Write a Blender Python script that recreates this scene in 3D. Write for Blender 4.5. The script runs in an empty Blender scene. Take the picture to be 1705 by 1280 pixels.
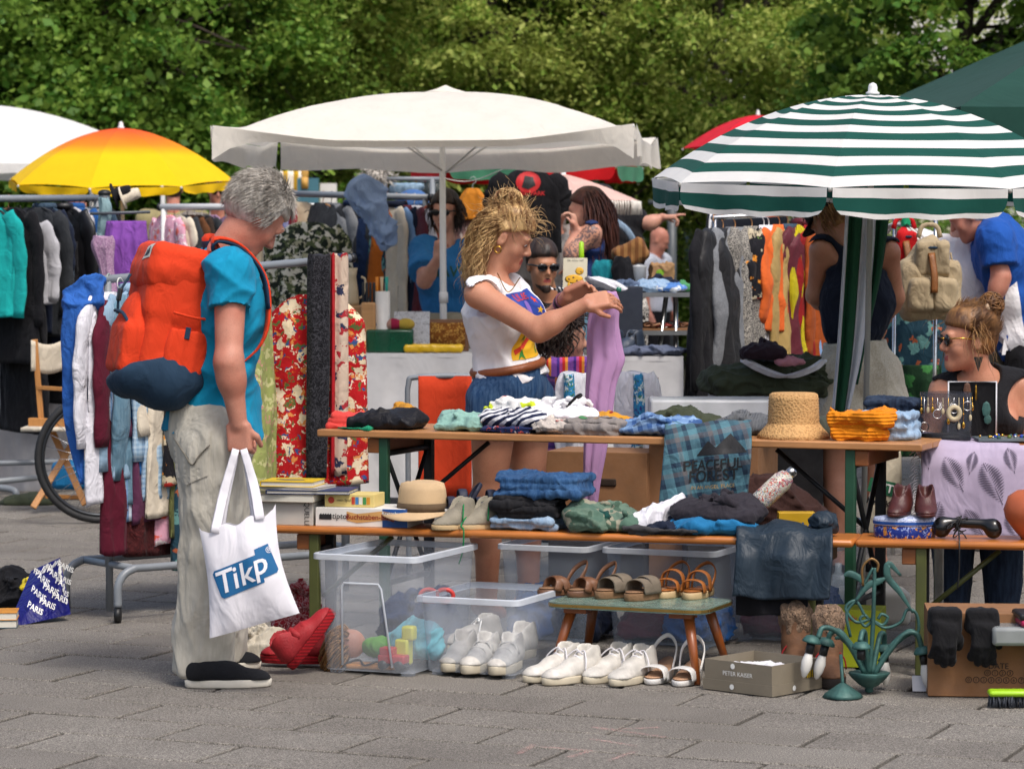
import bpy,bmesh,math,random
import numpy as np
from mathutils import Vector,Matrix
from mathutils.bvhtree import BVHTree
R=math.radians
rng=np.random.default_rng(7)
random.seed(7)
sc=bpy.context.scene
COL=sc.collection
# ------------------------------------------------------------------ camera, sky, sun, exposure
CAM_H,F_PX,HORIZON,IW,IH=1.45,5000.0,410.0,1705,1280
PITCH=math.atan((IH/2-HORIZON)/F_PX)
cd=bpy.data.cameras.new('camera')
cam=bpy.data.objects.new('camera',cd)
COL.objects.link(cam)
cam.location=(0,0,CAM_H)
cam.rotation_euler=(math.pi/2-PITCH,0,0)
cd.sensor_width=36.0
cd.lens=36.0*F_PX/IW
cd.clip_start,cd.clip_end=0.1,500
cd.dof.use_dof=True
cd.dof.focus_distance=10.8
cd.dof.aperture_fstop=7.1
sc.camera=cam
SUN=Vector((0.34,-0.62,1.12)).normalized()      # towards the sun
w=bpy.data.worlds.new('World')
sc.world=w
w.use_nodes=True
_sky=w.node_tree.nodes.new('ShaderNodeTexSky')
_sky.sky_type='NISHITA'
_sky.sun_disc=False
_sky.sun_elevation=math.asin(SUN.z)
_sky.sun_rotation=math.atan2(SUN.x,SUN.y)
_sky.air_density,_sky.dust_density,_sky.ozone_density=1.0,5.0,1.0
_bg=w.node_tree.nodes['Background']
_bg.inputs['Strength'].default_value=0.15
w.node_tree.links.new(_sky.outputs[0],_bg.inputs['Color'])
sl=bpy.data.lights.new('sun','SUN')
sl.energy,sl.angle,sl.color=1.7,R(13),(1.0,0.97,0.93)
so=bpy.data.objects.new('sun',sl)
COL.objects.link(so)
so.rotation_euler=SUN.to_track_quat('Z','Y').to_euler()
so.location=SUN*60
vs=sc.view_settings
vs.view_transform,vs.look,vs.gamma,vs.exposure='Standard','None',1.0,0.32
vs.use_curve_mapping=False
sc.render.engine='CYCLES'
sc.cycles.use_denoising=True
sc.cycles.max_bounces=8
sc.cycles.transparent_max_bounces=24
sc.cycles.sample_clamp_indirect=4
_ct,_st=math.cos(PITCH),math.sin(PITCH)
def P(px,py,d):
	"""the point of the place that stands d metres ahead and is seen at photo pixel (px, py)"""
	a,b=(px-IW/2)/F_PX,(IH/2-py)/F_PX
	dx,dy,dz=a,_ct+b*_st,-_st+b*_ct
	t=d/dy
	return Vector((dx*t,d,CAM_H+dz*t))
def G(px,py):
	"""the ground point seen at a photo pixel"""
	a,b=(px-IW/2)/F_PX,(IH/2-py)/F_PX
	dy,dz=_ct+b*_st,-_st+b*_ct
	t=-CAM_H/dz
	return Vector((a*t,dy*t,0))
def S(d):
	return d/F_PX                       # metres per pixel at depth d
# ------------------------------------------------------------------ materials
def lin(c):
	if isinstance(c,str):
		c=tuple(int(c[i:i+2],16)/255 for i in(0,2,4))
	return tuple(((x/12.92)if x<=.04045 else((x+.055)/1.055)**2.4)for x in c[:3])
def c4(c):
	return(*lin(c),1.0)
MATS={}
class NT:
	def __init__(s,name):
		s.m=bpy.data.materials.new(name)
		s.m.use_nodes=True
		s.t=s.m.node_tree
		s.b=s.t.nodes['Principled BSDF']
		s.out=s.t.nodes['Material Output']
		s._co=None
	def n(s,typ,**kw):
		nd=s.t.nodes.new('ShaderNode'+typ)
		for k,v in kw.items():
			k2=k.replace('_',' ')
			if hasattr(nd,k):
				setattr(nd,k,v)
			else:
				s.i(nd,k2 if k2 in nd.inputs else k,v)
		return nd
	def i(s,nd,key,v):
		sk=nd.inputs[key]
		if isinstance(v,bpy.types.NodeSocket):
			s.t.links.new(v,sk)
		else:
			sk.default_value=v
	def co(s):
		if s._co is None:
			s._co=s.n('TexCoord').outputs['Object']
		return s._co
	def map(s,scale=(1,1,1),rot=(0,0,0),loc=(0,0,0),v=None):
		nd=s.n('Mapping')
		s.i(nd,'Vector',v or s.co())
		s.i(nd,'Scale',scale);s.i(nd,'Rotation',rot);s.i(nd,'Location',loc)
		return nd.outputs[0]
	def noise(s,scale,detail=4,rough=.55,v=None,dist=0):
		nd=s.n('TexNoise')
		s.i(nd,'Vector',v or s.co());s.i(nd,'Scale',scale);s.i(nd,'Detail',detail)
		s.i(nd,'Roughness',rough);s.i(nd,'Distortion',dist)
		return nd
	def vor(s,scale,v=None,feature='F1',rnd=1.0):
		nd=s.n('TexVoronoi');nd.feature=feature
		s.i(nd,'Vector',v or s.co());s.i(nd,'Scale',scale);s.i(nd,'Randomness',rnd)
		return nd
	def ramp(s,fac,stops,mode='LINEAR'):
		nd=s.n('ValToRGB');nd.color_ramp.interpolation=mode
		s.i(nd,'Fac',fac)
		e=nd.color_ramp.elements
		while len(e)<len(stops):
			e.new(0.5)
		for el,(p,c)in zip(e,stops):
			el.position=p
			el.color=c if len(c)==4 and not isinstance(c,str)else c4(c)
		return nd.outputs[0]
	def mix(s,fac,a,b,typ='MIX'):
		nd=s.n('Mix');nd.data_type='RGBA';nd.blend_type=typ
		s.i(nd,0,fac);s.i(nd,6,a);s.i(nd,7,b)
		return nd.outputs[2]
	def math(s,op,a,b=0.0):
		nd=s.n('Math');nd.operation=op
		s.i(nd,0,a);s.i(nd,1,b)
		return nd.outputs[0]
	def xyz(s,v=None):
		nd=s.n('SeparateXYZ');s.i(nd,0,v or s.co())
		return nd.outputs
	def bump(s,h,strength=.3,dist=.01,prev=None):
		nd=s.n('Bump');s.i(nd,'Height',h);s.i(nd,'Strength',strength);s.i(nd,'Distance',dist)
		if prev is not None:s.i(nd,'Normal',prev)
		return nd.outputs[0]
	def set(s,**kw):
		for k,v in kw.items():
			s.i(s.b,k.replace('_',' '),v)
		return s
def vary(nt,col,amt=.18,scale=6.0):
	"""base colour with soft patches of wear"""
	a=nt.noise(scale,5)
	f=nt.ramp(a.outputs['Fac'],[(.3,(1-amt,)*3+(1,)),(.7,(1+amt*.4,)*3+(1,))])
	return nt.mix(1.0,col,f,'MULTIPLY')
def fab(key,col,rough=.85,pat=None,wr=.5,thin=0.0,var=.16,**o):
	"""woven cloth; pat names the print"""
	if key in MATS:return MATS[key]
	nt=NT(key);c=c4(col)
	base=c
	if pat=='denim':
		st=nt.noise(90,3,v=nt.map((1,1,.12)))
		w0=nt.noise(4,4)
		base=nt.mix(nt.ramp(st.outputs['Fac'],[(.35,(0,0,0,1)),(.7,(1,1,1,1))]),c,c4(o.get('c2','8fa4bd')))
		base=nt.mix(.55,base,c)
		base=nt.mix(nt.ramp(w0.outputs['Fac'],[(.55,(0,0,0,1)),(.8,(.5,.5,.5,1))]),base,c4(o.get('c2','8fa4bd')))
	elif pat=='stripe':
		ax=nt.xyz(nt.map(rot=o.get('rot',(0,0,0))))[o.get('axis',2)]
		m=nt.math('FRACT',nt.math('MULTIPLY',ax,o.get('freq',20)))
		cs=o['cols']
		base=nt.ramp(m,[(k/len(cs),q)for k,q in enumerate(cs)],'CONSTANT')
	elif pat=='plaid':
		v=nt.map(rot=o.get('rot',(0,0,0)))
		x=nt.xyz(v);fr=o.get('freq',9)
		cs=o['cols']
		def band(q):
			return nt.ramp(nt.math('FRACT',nt.math('MULTIPLY',q,fr)),[(k/len(cs),z)for k,z in enumerate(cs)],'CONSTANT')
		base=nt.mix(.5,band(x[o.get('ax',0)]),band(x[2]))
	elif pat=='floral':
		s=o.get('scale',14)
		wv=nt.noise(s*2.2,3)
		vv=nt.mix(.09,nt.co(),wv.outputs['Color'],'ADD');sx=nt.xyz(vv);cx=nt.n('CombineXYZ')
		nt.i(cx,0,nt.math('ADD',sx[0],nt.math('MULTIPLY',sx[1],-.7)));nt.i(cx,1,sx[2]);cb_=cx.outputs[0]
		base=c
		for k,(pc,sz,th)in enumerate(o['cols']):
			vo=nt.vor(s*sz,v=nt.map(loc=(k*3.1,k*1.7,0),v=cb_));vo.voronoi_dimensions='2D'
			f=nt.ramp(vo.outputs['Distance'],[(th-.04,(1,1,1,1)),(th,(0,0,0,1))])
			base=nt.mix(f,base,c4(pc))
	elif pat=='camo':
		base=c
		for k,pc in enumerate(o['cols']):
			nn=nt.noise(o.get('scale',9),2,v=nt.map(loc=(k*5.2,k,k*2)))
			base=nt.mix(nt.ramp(nn.outputs['Fac'],[(.53,(0,0,0,1)),(.55,(1,1,1,1))]),base,c4(pc))
	elif pat=='tweed':
		nn=nt.noise(150,3,.7)
		base=nt.mix(nt.ramp(nn.outputs['Fac'],[(.4,(0,0,0,1)),(.6,(1,1,1,1))]),c,c4(o['c2']))
	elif pat=='paisley':
		nn=nt.noise(30,4,.6,dist=3.0)
		base=nt.mix(nt.ramp(nn.outputs['Fac'],[(.48,(0,0,0,1)),(.52,(1,1,1,1)),(.56,(0,0,0,1))]),c,c4(o['c2']))
	elif pat=='grad':
		z=nt.xyz()[2]
		base=nt.ramp(nt.math('DIVIDE',z,o['h']),o['cols'])
	base=vary(nt,base,var,o.get('vs',7.0))
	nt.set(Base_Color=base,Roughness=rough,Specular_IOR_Level=.2,Sheen_Weight=o.get('sheen',.04),Sheen_Roughness=.5)
	wv=nt.noise(o.get('weave',420),2)
	big=nt.noise(o.get('wsc',16),3,.5,v=nt.map(o.get('wmap',(1,1,.6))),dist=.8)
	b1=nt.bump(big.outputs['Fac'],wr,.03)
	rg_=nt.noise(o.get('wsc',16)*.7,2,.5,v=nt.map(o.get('wmap',(1,1,.6)),loc=(3,1,2)),dist=.5);rg_.noise_type='RIDGED_MULTIFRACTAL'
	b1=nt.bump(rg_.outputs['Fac'],wr*.5,.012,b1)
	if pat=='knit' or o.get('rib'):
		wa=nt.n('TexWave');nt.i(wa,'Scale',o.get('rib',40));nt.i(wa,'Distortion',1.0)
		nt.i(wa,'Vector',nt.map(rot=o.get('rrot',(0,0,0))))
		b1=nt.bump(wa.outputs['Fac'],.7,.006,b1)
	nt.set(Normal=nt.bump(wv.outputs['Fac'],.25,.002,b1))
	if thin>0:
		tr=nt.n('BsdfTranslucent');nt.i(tr,'Color',base)
		mx=nt.n('MixShader');nt.i(mx,0,thin)
		nt.i(mx,1,nt.b.outputs[0]);nt.i(mx,2,tr.outputs[0])
		nt.t.links.new(mx.outputs[0],nt.out.inputs[0])
	MATS[key]=nt.m
	return nt.m
def solid(key,col,rough=.5,metal=0.0,var=.12,bump=.05,bs=60,vs=9.0,coat=0.0,em=0):
	if key in MATS:return MATS[key]
	nt=NT(key)
	nt.set(Base_Color=vary(nt,c4(col),var,vs),Metallic=metal,Coat_Weight=coat)
	r=nt.noise(vs*2.5,4)
	nt.set(Roughness=nt.ramp(r.outputs['Fac'],[(.3,(rough*.8,)*3+(1,)),(.7,(min(1,rough*1.2),)*3+(1,))]))
	if bump:nt.set(Normal=nt.bump(nt.noise(bs,4).outputs['Fac'],bump,.01))
	MATS[key]=nt.m
	return nt.m
def leather(key,col,rough=.45):
	return solid(key,col,rough,var=.25,bump=.25,bs=160,vs=14)
def wood(key,col,col2,scale=3.0,axis=0,rough=.45,knots=True):
	if key in MATS:return MATS[key]
	nt=NT(key)
	sc3=[14.0,14.0,14.0];sc3[axis]=.9
	g=nt.noise(scale,6,.6,v=nt.map(tuple(sc3)),dist=.6)
	base=nt.ramp(g.outputs['Fac'],[(.32,col2),(.5,col),(.72,col2)])
	base=nt.mix(.45,base,c4(col))
	if knots:
		k3=[5.0,5.0,5.0];k3[axis]=1.6
		vo=nt.vor(1.1,v=nt.map(tuple(k3)))
		base=nt.mix(nt.ramp(vo.outputs['Distance'],[(.06,(.9,.9,.9,1)),(.16,(0,0,0,1))]),base,c4('6b3216'))
	nt.set(Base_Color=vary(nt,base,.25,4.0),Roughness=rough,Coat_Weight=.15,Coat_Roughness=.3)
	nt.set(Normal=nt.bump(g.outputs['Fac'],.12,.01))
	MATS[key]=nt.m
	return nt.m
def skin(key,col,red=.25):
	if key in MATS:return MATS[key]
	nt=NT(key)
	a=nt.noise(9,4);f=nt.noise(240,2)
	base=nt.mix(nt.ramp(a.outputs['Fac'],[(.35,(0,0,0,1)),(.75,(red*2,red*2,red*2,1))]),c4(col),c4('b5654f'))
	base=nt.mix(nt.ramp(f.outputs['Fac'],[(.5,(0,0,0,1)),(.75,(.3,.3,.3,1))]),base,c4('8a5a42'))
	ve=nt.noise(5,3,dist=1.5);base=nt.mix(1,base,nt.ramp(ve.outputs['Fac'],[(.3,(.8,.76,.74,1)),(.6,(1,1,1,1))]),'MULTIPLY')
	nt.set(Base_Color=base,Roughness=.5,Subsurface_Weight=.08,Subsurface_Scale=.01,Specular_IOR_Level=.4)
	nt.set(Subsurface_Radius=(1.0,.35,.2))
	nt.set(Normal=nt.bump(nt.noise(260,3).outputs['Fac'],.12,.004))
	MATS[key]=nt.m
	return nt.m
def hairm(key,c1,c2,rough=.45):
	if key in MATS:return MATS[key]
	nt=NT(key)
	a=nt.noise(45,4,v=nt.map((1,1,.25)))
	nt.set(Base_Color=nt.ramp(a.outputs['Fac'],[(.35,c1),(.65,c2)]),Roughness=rough,Specular_IOR_Level=.35)
	nt.set(Normal=nt.bump(a.outputs['Fac'],.5,.01))
	MATS[key]=nt.m
	return nt.m
def clear(key,col,a=.5,rough=.25):
	"""frosted or clear plastic: part of the light passes straight"""
	if key in MATS:return MATS[key]
	nt=NT(key)
	nt.set(Base_Color=vary(nt,c4(col),.12,9),Roughness=rough)
	nt.set(Normal=nt.bump(nt.noise(30,3).outputs['Fac'],.06,.01))
	tr=nt.n('BsdfTransparent');nt.i(tr,'Color',(.93,.95,.98,1))
	sm=nt.noise(5,4)
	fac=nt.ramp(sm.outputs['Fac'],[(.3,(a*.85,)*3+(1,)),(.7,(min(1,a*1.15),)*3+(1,))])
	mx=nt.n('MixShader');nt.i(mx,0,fac)
	nt.i(mx,1,tr.outputs[0]);nt.i(mx,2,nt.b.outputs[0])
	nt.t.links.new(mx.outputs[0],nt.out.inputs[0])
	MATS[key]=nt.m
	return nt.m
# ------------------------------------------------------------------ numeric helpers
class Wav:
	"""smooth vector noise from warped sines, fast on arrays"""
	def __init__(s,seed,n=7):
		r=np.random.default_rng(seed)
		s.k=r.normal(size=(n,3));s.k/=np.linalg.norm(s.k,axis=1)[:,None]
		s.k*=r.uniform(.6,1.6,(n,1));s.p=r.uniform(0,6.28,n)
	def __call__(s,p,f=1.0):
		q=np.asarray(p,float)*f
		q=q+.35*np.sin(q[...,[1,2,0]]*1.7+1.3)
		return np.sin(q@s.k.T*2.2+s.p).mean(-1)*1.6
def ridge(wv,p,f):
	return 1-np.abs(wv(p,f))*1.6
def rotz(a):
	c,s=math.cos(a),math.sin(a)
	return np.array([[c,-s,0],[s,c,0],[0,0,1.0]])
def roty(a):
	c,s=math.cos(a),math.sin(a)
	return np.array([[c,0,s],[0,1,0],[-s,0,c]])
def rotx(a):
	c,s=math.cos(a),math.sin(a)
	return np.array([[1,0,0],[0,c,-s],[0,s,c]])
def smooth_path(pts,n):
	"""Catmull-Rom through the points, n samples"""
	p=np.asarray([tuple(q)for q in pts],float)
	if len(p)<3:
		t=np.linspace(0,1,n)[:,None]
		return p[0]*(1-t)+p[-1]*t
	e=np.vstack([2*p[0]-p[1],p,2*p[-1]-p[-2]])
	out=[]
	for u in np.linspace(0,len(p)-1-1e-6,n):
		k=int(u);t=u-k
		a,b,c,d=e[k:k+4]
		out.append(.5*((2*b)+(c-a)*t+(2*a-5*b+4*c-d)*t*t+(3*b-a-3*c+d)*t**3))
	return np.array(out)
WORLD={}                                # object name -> world origin of its coordinates
class MB:
	"""collects shapes; build() links them as one mesh object"""
	def __init__(s):
		s.v,s.f,s.n=[],[],0
	def add(s,v,f):
		v=np.asarray(v,float)
		s.v.append(v)
		s.f.extend([tuple(int(i)+s.n for i in q)for q in f])
		s.n+=len(v)
		return s
	def box(s,c,size,rot=None,taper=1.0):
		h=np.array(size,float)/2
		v=np.array([[x,y,z]for z in(-1,1)for y in(-1,1)for x in(-1,1)],float)*h
		v[4:,:2]*=taper
		if rot is not None:v=v@np.asarray(rot).T
		return s.add(v+np.array(tuple(c)),[(0,2,3,1),(4,5,7,6),(0,1,5,4),(2,6,7,3),(0,4,6,2),(1,3,7,5)])
	def tube(s,pts,r,n=8,cap=True,flat=1.0,up=None,close=False):
		p=np.asarray([tuple(q)for q in pts],float)
		m=len(p)
		r=np.full(m,r,float)if np.isscalar(r)else np.asarray(r,float)
		if len(r)!=m:r=np.interp(np.linspace(0,1,m),np.linspace(0,1,len(r)),r)
		t=np.gradient(p,axis=0)
		if close:
			t=np.roll(p,-1,0)-np.roll(p,1,0)
		t/=np.linalg.norm(t,axis=1)[:,None]+1e-12
		ref=np.array(up if up is not None else((0,0,1)if abs(t[0][2])<.9 else(1,0,0)),float)
		ang=np.arange(n)*2*math.pi/n
		rings,u=[],ref
		for k in range(m):
			if up is not None:u=ref
			u=u-t[k]*(u@t[k]);u/=np.linalg.norm(u)+1e-12
			b=np.cross(t[k],u)
			rings.append(p[k]+r[k]*(np.cos(ang)[:,None]*b*1.0+np.sin(ang)[:,None]*u*flat))
		f=[]
		mm=m if close else m-1
		for k in range(mm):
			k2=(k+1)%m
			for j in range(n):
				j2=(j+1)%n
				f.append((k*n+j,k*n+j2,k2*n+j2,k2*n+j))
		if cap and not close:
			f.append(tuple(range(n))[::-1]);f.append(tuple((m-1)*n+j for j in range(n)))
		return s.add(np.vstack(rings),f)
	def loft(s,rings,cap=True,close=True):
		m,n=len(rings),len(rings[0])
		f=[]
		for k in range(m-1):
			for j in range(n if close else n-1):
				j2=(j+1)%n
				f.append((k*n+j,k*n+j2,(k+1)*n+j2,(k+1)*n+j))
		if cap and close:
			f.append(tuple(range(n))[::-1]);f.append(tuple((m-1)*n+j for j in range(n)))
		return s.add(np.vstack(rings),f)
	def lathe(s,prof,c=(0,0,0),n=24,rot=None,cap=True,ripple=0,nr=0):
		a=np.arange(n)*2*math.pi/n
		rings=[]
		for(r,z)in prof:
			rr=r*(1+ripple*np.cos(nr*a))if ripple else r
			v=np.stack([rr*np.cos(a),rr*np.sin(a),np.full(n,z)],1)
			if rot is not None:v=v@np.asarray(rot).T
			rings.append(v+np.array(tuple(c)))
		return s.loft(rings,cap)
	def grid(s,A,flip=False):
		"""A: (m, n, 3) array of points"""
		m,n=A.shape[:2]
		i=np.arange(m*n).reshape(m,n)
		q=np.stack([i[:-1,:-1],i[1:,:-1],i[1:,1:],i[:-1,1:]],-1).reshape(-1,4)
		if flip:q=q[:,::-1]
		return s.add(A.reshape(-1,3),q.tolist())
	def ell(s,c,r,n=12,m=8,rot=None):
		prof=[(max(math.sin(math.pi*k/m),1e-3),-math.cos(math.pi*k/m))for k in range(m+1)]
		a=np.arange(n)*2*math.pi/n
		rings=[]
		for(q,z)in prof:
			v=np.stack([q*np.cos(a),q*np.sin(a),np.full(n,z)],1)*np.array(r if not np.isscalar(r)else(r,)*3)
			if rot is not None:v=v@np.asarray(rot).T
			rings.append(v+np.array(tuple(c)))
		return s.loft(rings)
	def xf(s,Rm=None,t=(0,0,0)):
		for k in range(len(s.v)):
			v=s.v[k]
			if Rm is not None:v=v@np.asarray(Rm).T
			s.v[k]=v+np.array(tuple(t))
		return s
	def bend(s,fn):
		s.v=[fn(v)for v in s.v]
		return s
	def verts(s):
		return np.vstack(s.v)
	def build(s,name,mat,parent=None,smooth=True,bevel=0,solid_t=0,sub=0,origin=None,edge=None):
		V=np.vstack(s.v)
		if parent is not None:
			o0=np.array(WORLD[parent.name])
		elif origin is not None:
			o0=np.array(tuple(origin))
		else:
			lo,hi=V.min(0),V.max(0)
			o0=np.array([(lo[0]+hi[0])/2,(lo[1]+hi[1])/2,lo[2]])
		me=bpy.data.meshes.new(name)
		me.from_pydata((V-o0).tolist(),[],s.f)
		if smooth:
			me.polygons.foreach_set('use_smooth',[True]*len(me.polygons))
		ms=mat if isinstance(mat,(list,tuple))else[mat]
		for q in ms:me.materials.append(q)
		o=bpy.data.objects.new(name,me)
		COL.objects.link(o)
		if parent is not None:
			o.parent=parent
		else:
			o.location=o0
		WORLD[o.name]=tuple(o0)
		if smooth and edge is not None:
			try:me.set_sharp_from_angle(angle=R(edge))
			except Exception:pass
		if bevel:
			b=o.modifiers.new('bevel','BEVEL');b.width=bevel;b.segments=2;b.limit_method='ANGLE';b.angle_limit=R(40)
			if smooth:
				try:me.set_sharp_from_angle(angle=R(40))
				except Exception:pass
				b.harden_normals=False
		if solid_t:
			b=o.modifiers.new('solidify','SOLIDIFY');b.thickness=abs(solid_t);b.offset=0 if solid_t>0 else-1
		if sub:
			b=o.modifiers.new('subsurf','SUBSURF');b.levels=b.render_levels=sub
		return o
def tag(o,label,cat,group=None,kind=None):
	if label:o['label']=label
	if cat:o['category']=cat
	if group:o['group']=group
	if kind:o['kind']=kind
	return o
def thing(name,label,cat,loc=(0,0,0),group=None):
	o=bpy.data.objects.new(name,None)
	COL.objects.link(o)
	o.location=tuple(loc)
	o.empty_display_size=.1
	WORLD[o.name]=tuple(loc)
	return tag(o,label,cat,group)
def struct(o):
	o['kind']='structure'
	return o
def copy_tree(o,parent=None,loc=None,rz=None,label=None,mat=None):
	c=o.copy();COL.objects.link(c)
	if parent is not None:c.parent=parent
	if loc is not None:c.location=tuple(loc)
	if rz is not None:c.rotation_euler=(0,0,rz)
	if label:c['label']=label
	for ch in list(o.children):copy_tree(ch,c)
	return c
# ------------------------------------------------------------------ implicit surfaces (bodies, shoes, bags, cloth)
class Blob:
	"""prims blended with a smooth union; surface by surface nets"""
	def __init__(s,k=.02):
		s.p,s.k=[],k
	def c(s,a,b,ra,rb=None,k=None,sub=False,flat=False):
		s.p.append(('c',np.array(tuple(a),float),np.array(tuple(b),float),ra,ra if rb is None else rb,k,sub,flat));return s
	def chain(s,pts,rs,k=None):
		for i in range(len(pts)-1):s.c(pts[i],pts[i+1],rs[i],rs[i+1],k)
		return s
	def e(s,c,r,rot=None,k=None,sub=False):
		s.p.append(('e',np.array(tuple(c),float),np.array(r,float),np.eye(3)if rot is None else np.asarray(rot),None,k,sub));return s
	def b(s,c,half,rd=.01,rot=None,k=None,sub=False):
		s.p.append(('b',np.array(tuple(c),float),np.array(half,float),np.eye(3)if rot is None else np.asarray(rot),rd,k,sub));return s
	def cut(s,pt,nrm):
		"""keep only what lies behind the plane (normal points to what is cut off)"""
		s.p.append(('p',np.array(tuple(pt),float),np.array(tuple(nrm),float)/np.linalg.norm(tuple(nrm)),None,None,None,True));return s
	def cutbox(s,pt,nrm,half):
		n=np.array(tuple(nrm),float);n/=np.linalg.norm(n)
		a=np.cross(n,(0,0,1.0)if abs(n[2])<.9 else(1.0,0,0));a/=np.linalg.norm(a)
		rm=np.stack([a,np.cross(n,a),n],1)
		return s.b(np.array(tuple(pt))+n*half,(half,half,half),0,rm,1e-4,True)
	def xf(s,Rm,t,start=0):
		Rm=np.asarray(Rm);t=np.array(tuple(t),float);k=float(np.cbrt(np.linalg.det(Rm)))
		for i in range(start,len(s.p)):
			q=list(s.p[i])
			if q[0]=='c':
				q[1],q[2]=Rm@q[1]+t,Rm@q[2]+t;q[3]*=k;q[4]*=k
			elif q[0]=='p':
				q[1],q[2]=Rm@q[1]+t,Rm@q[2]
			else:
				q[1]=Rm@q[1]+t;q[3]=Rm@q[3]/k;q[2]=q[2]*k
				if q[0]=='b':q[4]*=k
			s.p[i]=tuple(q)
		return s
	def inflate(s,dr):
		for i,q in enumerate(s.p):
			q=list(q)
			if q[0]=='c' and not q[6]:q[3]+=dr;q[4]+=dr
			elif q[0]=='e' and not q[6]:q[2]=q[2]+dr
			s.p[i]=tuple(q)
		return s
	def mesh(s,vox=.006,smooth=1,disp=None):
		lo,hi=np.full(3,1e9),np.full(3,-1e9)
		bbs=[]
		for q in s.p:
			if q[0]=='c':
				l=np.minimum(q[1]-q[3],q[2]-q[4]);h=np.maximum(q[1]+q[3],q[2]+q[4])
			elif q[0]=='e':
				ext=np.abs(q[3])@q[2];l,h=q[1]-ext,q[1]+ext
			elif q[0]=='b':
				ext=np.abs(q[3])@q[2]+q[4];l,h=q[1]-ext,q[1]+ext
			else:
				bbs.append(None);continue
			bbs.append((l,h))
			if not q[6]:lo,hi=np.minimum(lo,l),np.maximum(hi,h)
		lo=lo-3*vox;hi=hi+3*vox
		dim=np.ceil((hi-lo)/vox).astype(int)+1
		D=np.full(dim,.5,np.float32)
		for q,bb in zip(s.p,bbs):
			k=s.k if q[5]is None else q[5]
			if bb is None:
				i0,i1=np.zeros(3,int),dim
			else:
				pad=k+3*vox
				i0=np.clip(((bb[0]-pad-lo)/vox).astype(int),0,dim);i1=np.clip(np.ceil((bb[1]+pad-lo)/vox).astype(int)+1,0,dim)
			if(i1<=i0).any():continue
			ax=[lo[j]+vox*np.arange(i0[j],i1[j])for j in range(3)]
			X=np.stack(np.meshgrid(*ax,indexing='ij'),-1)
			if q[0]=='c':
				ba=q[2]-q[1];pa=X-q[1]
				hh=np.clip(pa@ba/max(ba@ba,1e-9),0,1)
				d=np.linalg.norm(pa-hh[...,None]*ba,axis=-1)-(q[3]+(q[4]-q[3])*hh)
				if q[7]:d=np.maximum(d,(X-q[2])@(ba/np.linalg.norm(ba)))
			elif q[0]=='e':
				pl=(X-q[1])@q[3]
				k0=np.linalg.norm(pl/q[2],axis=-1);k1=np.linalg.norm(pl/q[2]**2,axis=-1)
				d=k0*(k0-1)/np.maximum(k1,1e-6)
			elif q[0]=='b':
				qq=np.abs((X-q[1])@q[3])-q[2]
				d=np.linalg.norm(np.maximum(qq,0),axis=-1)+np.minimum(qq.max(-1),0)-q[4]
			else:
				d=-((X-q[1])@q[2])
			sl_=tuple(slice(i0[j],i1[j])for j in range(3))
			A=D[sl_]
			k=max(k,1e-5)
			if q[6]:
				hh=np.clip(.5-.5*(A+d)/k,0,1)
				D[sl_]=A*(1-hh)+(-d)*hh+k*hh*(1-hh)
			else:
				hh=np.clip(.5+.5*(A-d)/k,0,1)
				D[sl_]=A*(1-hh)+d*hh-k*hh*(1-hh)
		V,F=snets(D)
		V=lo+V*vox
		if smooth and len(V):V=lap(V,F,smooth)
		if disp is not None and len(V):
			V=V+normals(V,F)*disp(V)[:,None]
		m=MB();m.add(V,F.tolist())
		return m
def snets(D):
	s=D<0
	n=np.array(D.shape)
	c=np.zeros(n-1,np.int8)
	offs=[(i,j,k)for i in(0,1)for j in(0,1)for k in(0,1)]
	for o in offs:
		c+=s[o[0]:n[0]-1+o[0],o[1]:n[1]-1+o[1],o[2]:n[2]-1+o[2]]
	act=(c>0)&(c<8)
	idx=np.full(n-1,-1,np.int64)
	cells=np.argwhere(act)
	idx[act]=np.arange(len(cells))
	acc=np.zeros((len(cells),3));cnt=np.zeros(len(cells))
	for a in offs:
		for ax in range(3):
			if a[ax]:continue
			b=list(a);b[ax]=1
			ca,cb=cells+np.array(a),cells+np.array(b)
			d1,d2=D[tuple(ca.T)],D[tuple(cb.T)]
			m=(d1<0)!=(d2<0)
			t=d1[m]/(d1[m]-d2[m])
			p=np.tile(np.array(a,float),(m.sum(),1));p[:,ax]=t
			acc[m]+=p;cnt[m]+=1
	V=cells+acc/np.maximum(cnt,1)[:,None]
	F=[]
	for ax in range(3):
		u,w_=(ax+1)%3,(ax+2)%3
		sl0=[slice(1,n[j]-1)for j in range(3)];sl1=list(sl0)
		sl0[ax]=slice(0,n[ax]-1);sl1[ax]=slice(1,n[ax])
		s0,s1=s[tuple(sl0)],s[tuple(sl1)]
		e=np.argwhere(s0!=s1)
		if not len(e):continue
		ins=s0[tuple(e.T)]
		base=e+1;base[:,ax]-=1
		du,dw=np.zeros(3,int),np.zeros(3,int);du[u]=1;dw[w_]=1
		q=np.stack([idx[tuple((base-du-dw).T)],idx[tuple((base-dw).T)],idx[tuple(base.T)],idx[tuple((base-du).T)]],1)
		q[~ins]=q[~ins][:,::-1]
		F.append(q)
	return V,(np.vstack(F)if F else np.zeros((0,4),int))
def lap(V,F,it=1,w_=.5):
	e=np.vstack([F[:,[0,1]],F[:,[1,2]],F[:,[2,3]],F[:,[3,0]]])
	deg=np.bincount(e.ravel(),minlength=len(V)).astype(float)
	for _ in range(it):
		a=np.zeros_like(V)
		for j in range(3):
			a[:,j]=np.bincount(e[:,0],V[e[:,1],j],len(V))+np.bincount(e[:,1],V[e[:,0],j],len(V))
		V=V*(1-w_)+w_*a/np.maximum(deg,1)[:,None]
	return V
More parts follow.
